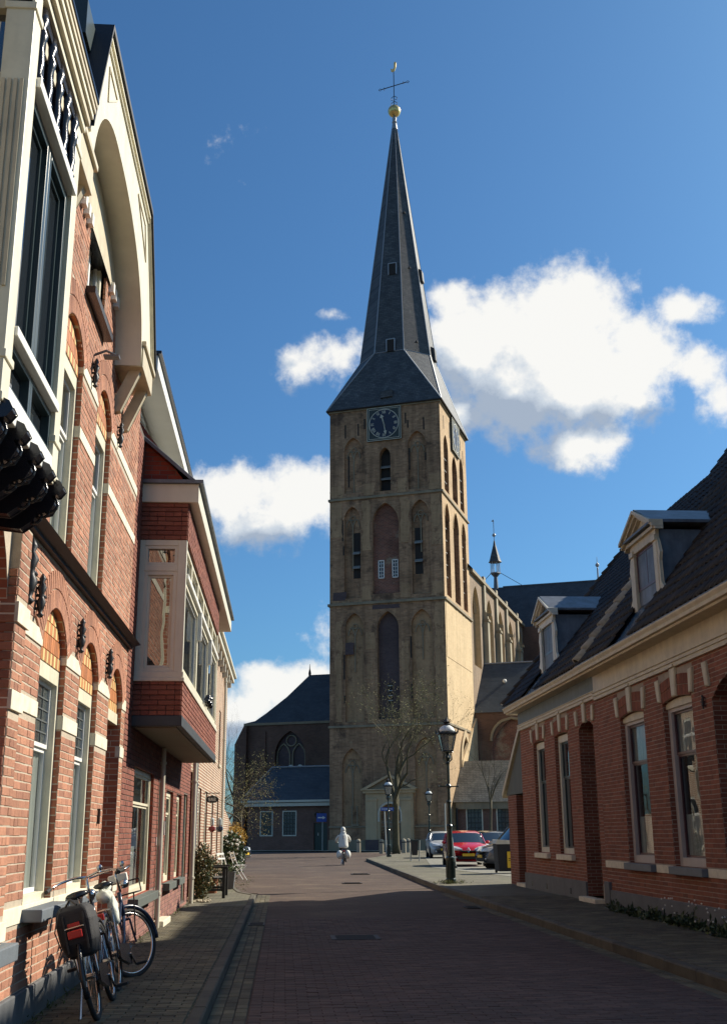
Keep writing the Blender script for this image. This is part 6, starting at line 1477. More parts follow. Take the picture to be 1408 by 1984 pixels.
def make_bike(paint, steer=0, step=True):
    t = thing('bicycle', None, 'bicycle')
    wheel(t, 0); wheel(t, 1.08, steer)
    bb = (.46, 0, .28); ht = (.93, 0, .86); hb = (.965, 0, .62); st = (.30, 0, .80)
    mb = MB(); mb.tube([bb, (.34, 0, .66), st], .017, 8); mb.tube([bb, (.72, 0, .40), hb], .019, 8)
    mb.tube([(.36, 0, .60), (.66, 0, .58), (.945, 0, .76)], .015, 8) if not step else mb.tube([(.40, 0, .48), (.70, 0, .52), (.95, 0, .74)], .015, 8)
    mb.tube([hb, ht], .022, 8)
    for s in (-1, 1): mb.tube([bb, (.24, s*.05, .31), (0, s*.065, .34)], .010, 6); mb.tube([(.33, s*.02, .68), (.16, s*.06, .52), (0, s*.065, .34)], .008, 6)
    mb.build('frame', paint, t, smooth=True)
    mb = MB()
    for s in (-1, 1): mb.tube([(.985, s*.05, .58), (1.01, s*.055, .46), (1.08, s*.055, .34)], .011, 6)
    mb.tube([(.985, -.05, .58), (.985, .05, .58)], .014, 6); mb.build('fork', paint, t)
    mb = MB()
    for x, a0, a1, nm in ((0, R(20), R(200), 0),): mb.torus((x, 0, .34), .365, .022, 'b', 20, 6, a0, a1)
    mb.build('rear_mudguard', paint, t, smooth=True)
    c, s_ = math.cos(steer), math.sin(steer); FS = Fr((1.08, 0, .34), (c, s_, 0), (-s_, c, 0), (0, 0, 1))
    mb = MB(FS); mb.torus((0, 0, 0), .365, .022, 'b', 18, 6, R(-5), R(150)); mb.build('front_mudguard', paint, t, smooth=True)
    # handlebar turns with the fork
    HB = Fr((.90, 0, 0), (c, s_, 0), (-s_, c, 0), (0, 0, 1))
    mb = MB(HB); mb.tube([(.03, 0, .86), (0, 0, 1.04), (.03, 0, 1.08)], .013, 8)
    for q in (-1, 1): mb.tube([(.03, 0, 1.08), (.06, q*.10, 1.10), (.02, q*.22, 1.09), (-.10, q*.29, 1.07), (-.24, q*.31, 1.05)], .011, 8)
    h = mb.build('handlebar', M['chrome'], t, smooth=True)
    for q in (-1, 1):
        mb = MB(HB); mb.tube([(-.13, q*.295, 1.067), (-.26, q*.312, 1.048)], .018, 8); mb.build('grip', M['tyre'], h)
    mb = MB(HB); mb.sphere((.0, -.13, 1.13), .028, 8, 6); mb.tube([(0, -.13, 1.09), (0, -.13, 1.12)], .01, 5); mb.build('bell', M['chrome'], h)
    mb = MB(HB); mb.sphere((.10, 0, .93), .045, 10, 8, (1.2, 1, 1)); mb.build('headlight', M['chrome'], t, smooth=True)
    mb = MB(); mb.tube([st, (.27, 0, .93)], .013, 8); mb.build('seat_post', M['chrome'], t)
    mb = MB(); rings = []
    for x, w, z in ((.10, .01, .955), (.12, .085, .965), (.20, .10, .965), (.28, .055, .962), (.38, .026, .955), (.42, .01, .95)): rings.append([(x, w*math.cos(a), z+.028*math.sin(a)) for a in [2*math.pi*i/10 for i in range(10)]])
    mb.ring_loft(rings); mb.build('saddle', M['bikeblk'], t, smooth=True)
    mb = MB(); mb.prism([(-.02, .30), (.02, .40), (.44, .37), (.56, .29), (.47, .18), (.02, .28)], -.085, -.05, 'b'); mb.build('chain_case', M['bikeblk'], t, bevel=.01)
    for s, (dx, dz) in ((-1, (.12, -.12)), (1, (-.12, .12))):
        mb = MB(); mb.tube([(.46, s*.05, .28), (.46, s*.09, .28), (.46+dx, s*.10, .28+dz)], .010, 6); p = mb.build('crank', M['chrome'], t)
        mb = MB(); mb.box(.46+dx-.045, .46+dx+.045, s*.11-(.0 if s > 0 else .10), s*.11+(.10 if s > 0 else 0), .28+dz-.012, .28+dz+.012); mb.build('pedal', M['tyre'], p, bevel=.004)
    mb = MB()
    for s in (-1, 1): mb.tube([(.20, s*.06, .74), (-.30, s*.07, .74)], .006, 5); mb.tube([(-.26, s*.07, .74), (-.02, s*.075, .34)], .006, 5); mb.tube([(.04, s*.07, .74), (0, s*.075, .36)], .006, 5)
    for x in (-.30, -.12, .05, .2): mb.tube([(x, -.065, .74), (x, .065, .74)], .006, 5)
    mb.build('rear_rack', M['chrome'], t)
    mb = MB(); mb.box(-.335, -.315, -.055, .055, .66, .72); mb.build('rear_reflector', M['red'], t, bevel=.008)
    mb = MB(); mb.tube([(.1, .08, .3), (.02, .14, .02)], .01, 5); mb.build('kickstand', M['chrome'], t)
    return t
def orient(o, x, y, z, yaw, lean): o.location = (x, y, z); o.rotation_euler = (R(lean), 0, R(yaw))
b1 = make_bike(M['bikeblk']); orient(b1, -1.42, 9.62, .10, 92, -15)
b1['label'] = 'black city bicycle with bulky black pannier bags, nearest the camera against the wall'; b1['group'] = 'bicycles leaning on the left wall'
mb = MB(); rings = []
for z, x0, x1, w in ((.50, -.24, .02, .11), (.53, -.28, .04, .145), (.62, -.32, .06, .175), (.78, -.33, .07, .185), (.86, -.31, .06, .165), (.90, -.26, .03, .12)):
    w *= .8; x0 *= .85; rings.append([(x0, -w*.8, z), (x0+.004, w*.8, z), (x0+.05, w, z+.012), (x1-.04, w*.96, z+.01), (x1, w*.8, z), (x1, -w*.8, z), (x1-.04, -w, z-.01), (x0+.06, -w*.97, z)])
mb.ring_loft(rings); mb.build('pannier_bag', M['bagblk'], b1, bevel=.015)
mb = MB(); mb.box(-.288, -.278, -.085, -.07, .56, .84); mb.box(-.288, -.278, .07, .085, .56, .84); mb.tube([(-.30, -.05, .90), (-.25, 0, .95), (-.2, .05, .90)], .01, 5); mb.tube([(-.28, .1, .88), (-.36, .14, .74), (-.33, .12, .60)], .006, 4); mb.build('bag_strap', M['blackm'], b1)
mb = MB(); mb.box(-.292, -.281, -.045, .05, .73, .775); mb.build('pannier_reflector', M['red'], b1, bevel=.004)
mb = MB(); mb.box(-.372, -.36, -.022, .022, .30, .34); mb.build('mudguard_patch', M['white'], b1)
b2 = make_bike(M['bikeblue'], R(-38), False); orient(b2, -1.50, 11.32, .10, 88, -14)
b2['label'] = 'second city bicycle with turned front wheel and pale front carrier, behind the black one'; b2['group'] = 'bicycles leaning on the left wall'
mb = MB()
for a, b in (((1.02, -.16, .82), (1.02, .16, .82)), ((1.34, -.16, .82), (1.34, .16, .82)), ((1.02, -.16, .82), (1.34, -.16, .82)), ((1.02, .16, .82), (1.34, .16, .82)), ((1.34, -.16, .82), (1.34, -.16, .95)), ((1.34, .16, .82), (1.34, .16, .95)), ((1.34, -.16, .95), (1.34, .16, .95)), ((1.1, -.12, .82), (1.08, -.06, .4)), ((1.1, .12, .82), (1.08, .06, .4))): mb.tube([a, b], .008, 5)
mb.build('front_carrier', M['blackm'], b2)
mb = MB(); rr_ = random.Random(2)
for c_, q_, s_ in (((.26, .0, .93), .075, (1.2, .8, .9)), ((.10, -.07, .72), .085, (.9, .6, 1.7)), ((.05, -.02, .86), .08, (1.1, 1, .8))):
    k0 = len(mb.v); mb.sphere(c_, q_, 14, 10, s_); mb.v[k0] = mb.v[k0]+np.array([[rr_.gauss(0, .010) for _ in range(3)] for _ in range(len(mb.v[k0]))])
o = mb.build('crumpled_cover', mk('pale_green_cloth', (.62, .63, .54), .9, bump=.6), b2, sub=1, smooth=True)
mb = MB(); mb.box(1.0, 1.06, -.1, .1, .95, 1.04); mb.build('lamp_box', M['cloth'], b2, bevel=.015)

# ================================================================== the cyclist
def skin(name, nodes, edges, mat, parent, root=0, sub=2):
    me = bpy.data.meshes.new(name); me.from_pydata([n[:3] for n in nodes], edges, []); me.materials.append(mat)
    o = bpy.data.objects.new(name, me); COL.objects.link(o); o.parent = parent
    s = o.modifiers.new('skin', 'SKIN'); s.use_smooth_shade = True
    d = me.skin_vertices[0].data
    for i, n in enumerate(nodes): d[i].radius = (n[3], n[4] if len(n) > 4 else n[3]); d[i].use_root = (i == root)
    q = o.modifiers.new('sub', 'SUBSURF'); q.levels = sub; q.render_levels = sub
    return o
bk = make_bike(M['bikeblk']); orient(bk, 3.02, 57.0, 0.0, 90, 0); bk['label'] = 'bicycle ridden away from the camera by the person in white'
for s in (-1, 1):
    mb = MB(); mb.sphere((-.06, s*.20, .52), .2, 12, 10, (1.1, .75, 1.05)); mb.build('shopping_bag', M['cloth'], bk, smooth=True)
M['skin'] = mk('skin_tone', (.42, .26, .19), .6); M['trousers'] = mk('dark_trousers', (.03, .035, .05), .85)
M['coat'] = mk('cream_coat', (.70, .68, .60), .85, bump=.8, bscale=14); M['hair'] = mk('brown_hair', (.10, .07, .045), .8)
pe = thing('person', 'person in a cream hooded winter coat cycling away down the street', 'person', (3.02, 57.0, 0.0), math.pi/2)
N_ = [(.20, 0, 1.0, .13, .11), (.27, 0, 1.2, .13, .10), (.34, 0, 1.42, .15, .10), (.38, 0, 1.53, .06), (.42, 0, 1.66, .085, .095), (.44, 0, 1.76, .075),
      (.35, .19, 1.45, .06), (.50, .30, 1.24, .045), (.70, .32, 1.09, .03), (.35, -.19, 1.45, .06), (.50, -.30, 1.24, .045), (.70, -.32, 1.09, .03),
      (.24, .09, .95, .09), (.60, .11, .72, .065), (.36, .13, .42, .045), (.34, .13, .20 + .22, .04), (.46, .14, .40, .03),
      (.24, -.09, .95, .09), (.64, -.11, .58, .065), (.55, -.13, .24, .045), (.66, -.14, .18, .03)]
E_ = [(0, 1), (1, 2), (2, 3), (3, 4), (4, 5), (2, 6), (6, 7), (7, 8), (2, 9), (9, 10), (10, 11), (0, 12), (12, 13), (13, 14), (14, 16), (0, 17), (17, 18), (18, 19), (19, 20)]
N_[15] = (.36, .13, .405, .04)
E_ = [e for e in E_] + [(14, 15)] if False else E_
keep = [i for i in range(len(N_)) if i != 15]; mp_ = {k: j for j, k in enumerate(keep)}
skin('body', [N_[k] for k in keep], [(mp_[a], mp_[b]) for a, b in E_], M['trousers'], pe)
mb = MB(); rings = []
for z, x, ry, rx in ((.80, .13, .235, .17), (.92, .15, .25, .18), (1.08, .21, .225, .165), (1.28, .28, .225, .165), (1.42, .33, .235, .155), (1.50, .36, .17, .12), (1.56, .38, .09, .09)):
    rings.append([(x+rx*math.cos(a)*(1+.03*math.sin(5*a+z*9)), ry*math.sin(a)*(1+.03*math.cos(4*a+z*7)), z) for a in [2*math.pi*i/20 for i in range(20)]])
mb.ring_loft(rings); mb.build('coat', M['coat'], pe, smooth=True, sub=1)
for s in (-1, 1): skin('coat_sleeve', [(.34, s*.16, 1.44, .085), (.42, s*.27, 1.32, .078), (.50, s*.33, 1.21, .068), (.66, s*.33, 1.10, .05)], [(0, 1), (1, 2), (2, 3)], M['coat'], pe, sub=1)
mb = MB(); mb.sphere((.42, 0, 1.68), .135, 14, 12, (1.05, .92, 1.12)); mb.build('hood', M['coat'], pe, smooth=True)
mb = MB(); mb.sphere((.34, 0, 1.55), .12, 12, 8, (.8, 1.2, .55)); mb.build('hood_collar', M['coat'], pe, smooth=True)
mb = MB(); mb.box(.10, .135, -.02, .02, .95, 1.42); mb.build('back_seam', M['greypaint'], pe)
mb = MB(); mb.sphere((.555, 0, 1.67), .018, 8, 6); mb.build('nose', M['skin'], pe)
for s in (-1, 1):
    mb = MB(); mb.sphere((.545, s*.035, 1.695), .010, 6, 5); mb.build('eye', M['black'], pe)
    for k in range(5):
        a = -.5+k*.22; mb = MB(); l = (.05, .06, .062, .056, .045)[k]; p = Vector((.70+.01*k, s*.32, 1.085))
        mb.tube([p+Vector((.0, s*(-.03+.016*k), 0)), p+Vector((l*.7, s*(-.03+.016*k), .01)), p+Vector((l, s*(-.03+.016*k), -.03))], [.011, .010, .008], 5); mb.build('finger', M['skin'], pe)

# ================================================================== cars
M['carglass'] = glassmat('car_glass', (.03, .04, .045), .85)
M['plate'] = mk('yellow_plate', (.75, .48, .03), .5)
M['headl'] = mk('headlamp_glass', (.6, .63, .66), .08, spec=.9)
def make_car(paint, L_=4.0, Wd=1.72, H=1.46, kind='hatch'):
    t = thing('parked_car', None, 'car'); h = Wd/2
    # x runs to the front; stations: x, belt z, roof z, half width, roof half width, bottom z
    S_ = [(-.50, .62, .64, .80, .70, .36), (-.495, .85, .90, .93, .74, .26), (-.47, .93, 1.18, .97, .70, .22), (-.40, .95, .965*H-.02, .985, .70, .20), (-.28, .94, H-.01, 1.0, .72, .18), (-.10, .93, H, 1.0, .73, .18), (.06, .92, H-.02, 1.0, .73, .18), (.14, .915, H-.10, 1.0, .72, .18), (.295, .90, .965, .99, .80, .18), (.36, .86, .91, .98, .80, .18), (.44, .76, .80, .93, .74, .20), (.48, .64, .70, .84, .66, .24), (.50, .48, .54, .74, .60, .28)]
    rings = []
    for xx, zb, zr, w, wr, zl in S_:
        w *= h; wr *= h; x = xx*L_
        half = [(0, zl), (w*.86, zl), (w*.985, zl+.12), (w, zl+.12+(zb-zl-.12)*.5), (w*.985, zb-.02), (w*.955, zb), (wr+(w*.95-wr)*.12, zr-.05), (wr*.82, zr), (0, zr+.015)]
        rings.append([(x, y, z) for y, z in half]+[(x, -y, z) for y, z in reversed(half[1:-1])])
    n = len(rings[0]); V = [p for r_ in rings for p in r_]; body = []; side = []; wind = []; rear = []
    for i in range(len(rings)-1):
        for j in range(n):
            k = (j+1) % n; f = (i*n+j, i*n+k, (i+1)*n+k, (i+1)*n+j)
            jj = j if j < 8 else (n-1-j)
            if jj == 5 and 2 <= i <= 7: side.append(f)
            elif jj in (6, 7) and i == 7: wind.append(f)
            elif jj in (6, 7) and i == 2: rear.append(f)
            else: body.append(f)
    body += [tuple(range(n)), tuple(range((len(rings)-1)*n+n-1, (len(rings)-1)*n-1, -1))]
    def sub_(fs, nm, mat, grow=0):
        idx = sorted({i for f in fs for i in f}); mp = {a: b for b, a in enumerate(idx)}; mb = MB(); mb.add([V[i] for i in idx], [tuple(mp[i] for i in f) for f in fs]); return mb.build(nm, mat, t, smooth=True)
    sub_(body, 'body', paint); sub_(side, 'side_window', M['carglass']); sub_(wind, 'windscreen', M['carglass']); sub_(rear, 'rear_window', M['carglass'])
    for s in (-1, 1):
        mb = MB()
        for xx, z0, z1, y0, y1 in ((.14, .92, H-.14, .955, .80), (-.13, .93, H-.06, .96, .80), (-.40, .95, H-.10, .955, .78)): mb.tube([(xx*L_+(.12*L_ if xx > 0 else 0), s*h*y0, z0), (xx*L_-(.02 if xx > 0 else 0), s*h*y1, z1)], .03, 5)
        mb.build('pillar', paint, t)
        mb = MB(); mb.sphere((.20*L_, s*(h+.08), .98), .10, 8, 6, (.6, 1.0, .7)); mb.build('wing_mirror', paint, t, smooth=True)
        for x in (-.31*L_, .32*L_):
            mb = MB(); mb.lathe([(.36, s*(h-.10)), (.36, s*(h+.004))], (x, .31), 20, ax=1); mb.build('wheel_arch', M['tyre'], t)
            mb = MB(); mb.lathe([(.20, s*(h-.2)), (.31, s*(h-.18)), (.315, s*(h-.02)), (.29, s*(h+.012)), (.21, s*(h+.014)), (.20, s*(h-.0))], (x, .315), 20, ax=1); w = mb.build('wheel', M['tyre'], t, smooth=False)
            mb = MB(); mb.lathe([(.20, s*(h-.05)), (.20, s*(h+.006)), (.05, s*(h+.02)), (.02, s*(h+.022))], (x, .315), 10, ax=1); mb.build('rim', M['chrome'], w)
        mb = MB(); rings2 = []
        for x, y0, y1, z0, z1 in ((.505, .30, .50, .66, .72), (.475, .50, .80, .66, .80), (.43, .78, .90, .70, .84), (.38, .90, .96, .78, .86)): rings2.append([(x*L_, s*h*y0, z0), (x*L_, s*h*y1, z0), (x*L_-.02, s*h*y1, z1), (x*L_-.02, s*h*y0, z1)])
        mb.ring_loft([[(p[0]+.02, p[1], p[2]) for p in r_] for r_ in rings2]); mb.build('headlight', M['headl'], t)
        mb = MB(); mb.sphere((.497*L_, s*h*.62, .38), .06, 8, 6, (.6, 1, .8)); mb.build('fog_light', M['headl'], t)
    mb = MB(); mb.prism([(-h*.62, .44), (h*.62, .44), (h*.50, .30), (-h*.50, .30)], .44*L_, .505*L_+.015, 'a'); mb.build('lower_grille', M['tyre'], t)
    mb = MB(); mb.prism([(-h*.45, .66), (h*.45, .66), (h*.38, .60), (-h*.38, .60)], .44*L_, .503*L_+.02, 'a'); mb.build('upper_grille', M['tyre'], t)
    mb = MB(); mb.box(.505*L_+.018, .505*L_+.035, -.26, .26, .42, .53); mb.build('number_plate', M['plate'], t)
    return t
def place(c, x, y, hd, lb):
    """x, y = middle of the front bumper, hd = heading in degrees from +X"""
    L_ = 4.0; c.location = (x-math.cos(R(hd))*L_/2, y-math.sin(R(hd))*L_/2, .13); c.rotation_euler = (0, 0, R(hd)); c['label'] = lb
cr = make_car(mk('red_car_paint', (.60, .012, .018), .25, coat=1.0)); place(cr, 7.85, 48.6, -94, 'bright red hatchback with diamond emblem facing the camera, parked behind the lamp')
mb = MB(); P = [(0, .13), (.075, 0), (0, -.13), (-.075, 0)]; Q = [(0, .06), (.035, 0), (0, -.06), (-.035, 0)]
x = 2.0+.055; V = [(x, a, .66+b) for a, b in P]+[(x+.02, a*.8, .66+b*.8) for a, b in P]+[(x, a, .66+b) for a, b in Q]
mb.add(V, [(i, (i+1) % 4, 4+(i+1) % 4, 4+i) for i in range(4)]+[(4+i, 4+(i+1) % 4, 8+(i+1) % 4, 8+i) for i in range(4)]); mb.build('emblem', M['chrome'], cr)
mb = MB(); mb.tube([(2.03, -.62, .70), (2.045, -.1, .64), (2.045, .1, .64), (2.03, .62, .70)], .012, 4); mb.build('grille_trim', M['chrome'], cr)
cs = make_car(mk('silver_car_paint', (.50, .50, .49), .35, metal=.1, coat=.6)); place(cs, 9.2, 65.0, -93, 'pale silver hatchback parked between the litter bin and the red car')
cd_ = make_car(mk('dark_car_paint', (.02, .025, .03), .25, coat=1.0)); place(cd_, 10.75, 56.5, -88, 'dark car with dark windscreen behind and right of the red car')
cg = make_car(mk('grey_car_paint', (.10, .105, .11), .35, coat=1.0), H=1.72); place(cg, 7.85, 45.6, 190, 'grey car seen side on, half hidden behind the brick pier')
cb_ = make_car(mk('blue_car_paint', (.012, .02, .05), .2, coat=1.0)); place(cb_, -1.95, 64.5, -22, 'dark blue car nose showing past the bushes on the left')
for c in (cr, cs, cd_, cg, cb_): c['group'] = 'cars parked by the church'
cb_.location.z = 0.0

# ================================================================== signs, bin, posts
M['blue'] = mk('sign_blue', (.02, .08, .36), .4); M['galv'] = mk('galvanised_post', (.42, .42, .38), .5, metal=.3)
S1_ = wthing('road_sign', 'blue road sign with white arrow on a pole before the church annex', 'sign', (3.65, 105, .06))
mb = MB(); mb.tube([(3.65, 105, .06), (3.65, 105, 3.3)], .05, 6); mb.build('sign_post', M['galv'], S1_)
mb = MB(); mb.box(3.1, 4.02, 104.9, 104.95, 2.55, 3.3); mb.build('sign_plate', M['blue'], S1_, bevel=.01)
mb = MB(); mb.prism([(3.22, 2.87), (3.66, 2.87), (3.66, 2.77), (3.92, 2.92), (3.66, 3.07), (3.66, 2.97), (3.22, 2.97)], 104.885, 104.897, 'b'); mb.build('sign_arrow', M['white'], S1_)
S2_ = wthing('street_name_sign', 'narrow blue street name plate on a leaning post beside the portal', 'sign', (7.05, 79, .12))
mb = MB(); mb.tube([(7.12, 79, .12), (7.0, 79, 3.2)], .045, 6); mb.build('sign_post', M['galv'], S2_)
mb = MB(); mb.box(6.75, 7.65, 78.93, 78.96, 3.0, 3.22); mb.build('sign_plate', M['blue'], S2_)
for k in range(9): 
    mb = MB(); mb.box(6.82+.085*k, 6.87+.085*k, 78.92, 78.929, 3.08, 3.15); mb.build('plate_mark', M['white'], S2_)
BN = wthing('litter_bin', 'dark green litter bin hung between two pale posts by the silver car', 'bin', (6.75, 59, .12))
mb = MB(); mb.ring_loft([[(6.75+sx*w, 59+sy*.18, z) for sx, sy in ((-1, -1), (1, -1), (1, 1), (-1, 1))] for z, w in ((.42, .13), (1.12, .20))]); mb.box(6.54, 6.96, 58.8, 59.2, 1.12, 1.17); mb.build('bin_body', M['dgreen'], BN, bevel=.02)
for x in (6.55, 6.99): mb = MB(); mb.tube([(x, 59, .12), (x+.03, 59, 1.15)], .03, 6); mb.build('bin_post', M['galv'], BN)
LP_ = wthing('post', 'tall pale leaning pole in front of the red car', 'post', (7.02, 46.8, .13)); mb = MB(); mb.tube([(7.02, 46.8, .12), (6.72, 46.8, 2.72)], .04, 8); mb.build('pole', M['galv'], LP_); mb = MB(); mb.tube([(7.02, 46.8, .125), (7.01, 46.8, .2)], .07, 8); mb.build('pole_foot', M['blackm'], LP_)
LP2 = wthing('post', 'thin pale pole standing behind the silver car', 'post', (12.0, 84.5, .12)); mb = MB(); mb.tube([(12, 84.5, .1), (12, 84.5, 3.6)], .05, 6); mb.build('pole', M['galv'], LP2)
bo = thing('bollard', 'dark wooden bollard left of the portal', 'bollard', (6.1, 92.5, .05), 0, 'bollards before the church portal'); mb = MB(); mb.lathe([(.16, 0), (.16, .9), (.12, 1.0), (.02, 1.04)], (0, 0), 8); mb.build('bollard_post', M['stone_r'], bo)
mb = MB(); mb.lathe([(.165, .75), (.165, .83)], (0, 0), 8); mb.build('bollard_band', M['blackm'], bo)
for x, y, lb in ((7.2, 84, 'bollard just left of the street tree'), (8.9, 84.5, 'bollard just right of the street tree'), (9.6, 88, 'bollard at the right side of the portal')):
    c = copy_tree(bo); c.location = (x, y, .08); c['label'] = lb
CN = wthing('waste_container', 'black waste container with yellow sticker beside the lean-to', 'container', (7.85, 40.4, .13))
mb = MB(); mb.ring_loft([[(7.9+sx*w, 40.5+sy*.42, z) for sx, sy in ((-1, -1), (1, -1), (1, 1), (-1, 1))] for z, w in ((.2, .36), (1.12, .42))]); mb.build('container_body', M['bagblk'], CN, bevel=.03)
mb = MB(); mb.prism([(7.45, 1.12), (8.35, 1.12), (8.35, 1.2), (7.5, 1.26)], 40.05, 40.95, 'b'); mb.build('container_lid', M['greywhite'], CN, bevel=.01)
mb = MB(); mb.box(7.82, 8.2, 40.03, 40.045, .32, .86); mb.build('sticker', M['plate'], CN)
mb = MB(); mb.box(7.86, 8.16, 40.02, 40.029, .62, .64); mb.box(7.86, 8.1, 40.02, 40.029, .56, .575); mb.build('sticker_print', M['black'], CN)
for s in (-1, 1): mb = MB(); mb.lathe([(.09, 7.9+s*.3), (.09, 7.9+s*.36)], (40.85, .22), 10, ax=0); mb.build('container_wheel', M['tyre'], CN)

# ================================================================== trees and plants
M['bark'] = mk('bark', (.10, .085, .055), .95, var=(9, .3), bump=.8)
M['barkg'] = mk('mossy_bark', (.085, .075, .042), .95, var=(9, .3), bump=.8)
M['twig'] = mk('twig', (.17, .14, .075), .9, rnd=.3)
M['bud'] = mk('yellow_green_bud', (.16, .17, .05), .8, rnd=.35, col2=(.22, .17, .06))
M['twigr'] = mk('brown_twig', (.22, .15, .08), .9, rnd=.35, col2=(.12, .085, .05))
def tree(name, label, loc, h, spread, seed, bark, twig, bud=None, trunk_h=.35, r0=.12, depth=5, lean=(0, 0), nb=3, budn=2, cat='tree', up=.5, wob=.16, budl=.09):
    t = thing(name, label, cat, loc); r = random.Random(seed); tr, tw, bd = MB(), MB(), MB()
    def branch(p, d, ln, rad, k):
        pts = [p]; rs = [rad]; n = 4
        for i in range(n):
            d = (d+Vector((r.gauss(0, wob), r.gauss(0, wob), r.gauss(0, wob*.6)+.04*up))).normalized()
            p = p+d*ln/n; pts.append(p); rs.append(rad*(1-.45*(i+1)/n))
        (tr if k >= depth-2 else tw).tube(pts, rs, 6 if k >= depth-1 else (4 if k > 1 else 3), cap=False)
        if k == 0:
            if bud:
                for _ in range(budn): q = pts[r.randrange(1, 5)]; leaves(bd, q, 1, (.02, .02, .02), budl, budl*.3, .3, r.random())
            return
        m_ = nb + (1 if k <= 2 else 0)
        for i in range(m_):
            q = pts[r.choice([2, 3, 4, 4])]; az = r.uniform(0, 2*math.pi); a = r.uniform(.35, .95)*spread
            s = d.orthogonal().normalized(); s = Matrix.Rotation(az, 3, d) @ s
            branch(q, (d*math.cos(a)+s*math.sin(a)+Vector((0, 0, .12*up))).normalized(), ln*r.uniform(.62, .86), rs[-1]*r.uniform(.55, .8), k-1)
    d0 = Vector((lean[0], lean[1], 1)).normalized(); th = h*trunk_h; p = Vector((0, 0, -.05)); pts = [p]; rs = [r0*1.25]
    for i in range(5): d0 = (d0+Vector((r.gauss(0, .03), r.gauss(0, .03), 0))).normalized(); p = p+d0*th/5; pts.append(p); rs.append(r0*(1-.05*i))
    tr.tube(pts, rs, 9)
    for i in range(nb+1):
        az = 2*math.pi*i/(nb+1)+r.uniform(-.4, .4); a = r.uniform(.2, .7)*spread
        branch(pts[-1-(i % 2)], Vector((math.sin(a)*math.cos(az), math.sin(a)*math.sin(az), math.cos(a))), h*(1-trunk_h)*r.uniform(.34, .44), r0*.62, depth-1)
    tr.build('trunk', bark, t, smooth=True); c = tw.build('crown', twig, t)
    if bud and bd.v: bd.build('buds', bud, c, kind='stuff')
    return t
tree('street_tree', 'bare street tree with yellow-green buds in front of the church portal', (7.95, 80.7, .1), 11.6, .58, 5, M['barkg'], M['twig'], M['bud'], .33, .26, 6, nb=3, up=.9, wob=.2, budn=2)
tree('street_tree', 'thin dark bare tree before the right church annex', (16.6, 91.5, .1), 9.5, .75, 8, M['bark'], M['bark'], None, .42, .12, 5, up=.6)
tree('garden_tree', 'small tangled brown leafless tree over the garden wall on the left', (-1.85, 54, .05), 6.0, 1.25, 12, M['bark'], M['twigr'], M['bud'], .42, .07, 6, nb=3, up=.1, wob=.3, budn=2, budl=.05)
tree('garden_tree', 'spreading ochre twiggy tree just past the third left house', (-2.5, 46, .05), 5.2, 1.2, 17, M['bark'], M['twigr'], M['bud'], .35, .08, 6, nb=3, up=.1, wob=.3, budn=2, budl=.05)
tree('park_tree', 'distant bare tree against the clouds left of the church', (-5.5, 132, 0), 14.0, .8, 21, M['bark'], M['bark'], None, .35, .2, 6, nb=3)
def shrub(name, label, loc, r3, n, mats, ln, w, seed, stems=14, flowers=None, up=.3, pot=None):
    t = thing(name, label, 'shrub', loc); r = random.Random(seed); mb = MB()
    for k in range(stems):
        e = Vector((r.uniform(-1, 1)*r3[0]*.9, r.uniform(-1, 1)*r3[1]*.9, r3[2]*r.uniform(1.1, 1.95))); mb.tube([(0, 0, 0), e*.5+Vector((r.gauss(0, .03), r.gauss(0, .03), 0)), e], [.012, .009, .003], 4)
    mb.build('stems', M['bark'], t)
    for q, (mt_, frac) in enumerate(mats):
        mb = MB()
        for k in range(int(n*frac)):
            a = Vector((r.gauss(0, 1), r.gauss(0, 1), r.gauss(0, 1))).normalized()*(r.uniform(.45, 1.0)**.5)*(1+.18*math.sin(7*r.random()))
            leaves(mb, (a.x*r3[0], a.y*r3[1], r3[2]*1.02+a.z*r3[2]), 1, (.01, .01, .01), ln, w, up, r.random())
        mb.build('foliage', mt_, t, kind='stuff')
    if flowers:
        mb = MB()
        for k in range(flowers[1]):
            a = Vector((r.gauss(0, 1), r.gauss(0, 1)-.4, r.gauss(.4, 1))).normalized(); c = Vector((a.x*r3[0], a.y*r3[1], r3[2]*1.02+a.z*r3[2]))*1.02
            mb.sphere(c, flowers[2]*r.uniform(.7, 1.2), 6, 4)
        mb.build('flowers', flowers[0], t, kind='stuff')
    if pot: mb = MB(); mb.lathe([(pot*.7, -.02), (pot, .35), (pot*1.05, .36), (pot*.9, .34)], (0, 0), 12); mb.build('pot', mk('terracotta', (.30, .12, .06), .85), t)
    return t
M['fl_w'] = mk('white_flower', (.72, .68, .60), .8); M['forsy'] = mk('forsythia_yellow', (.60, .38, .05), .8, rnd=.3, col2=(.35, .22, .06)); M['leafo'] = mk('olive_leaf', (.16, .15, .05), .7, rnd=.3, col2=(.22, .12, .04))
shrub('evergreen_shrub', 'narrow dark evergreen shrub against the wall behind the bench', (-1.78, 26.3, .1), (.22, .35, .58), 2600, ((M['leafd'], .5), (M['leafo'], .5)), .07, .018, 31, 24)
shrub('flowering_shrub', 'round shrub with white blossom by the folding chairs', (-1.75, 40.6, .1), (.46, .6, .72), 2600, ((M['leafd'], .6), (M['leaf'], .4)), .11, .035, 32, 18, (M['fl_w'], 48, .042))
shrub('forsythia_bush', 'orange yellow twiggy bush above the white-flowered shrub', (-1.95, 46.5, .8), (.5, .8, .55), 3000, ((M['forsy'], 1.0),), .10, .012, 33, 40)
shrub('potted_shrub', 'small red-brown leaved shrub in a pot beside the evergreen', (-1.72, 29.4, .1), (.22, .3, .42), 900, ((M['leafo'], .5), (M['leafd'], .5)), .07, .022, 34, 10, None, .3, .16)
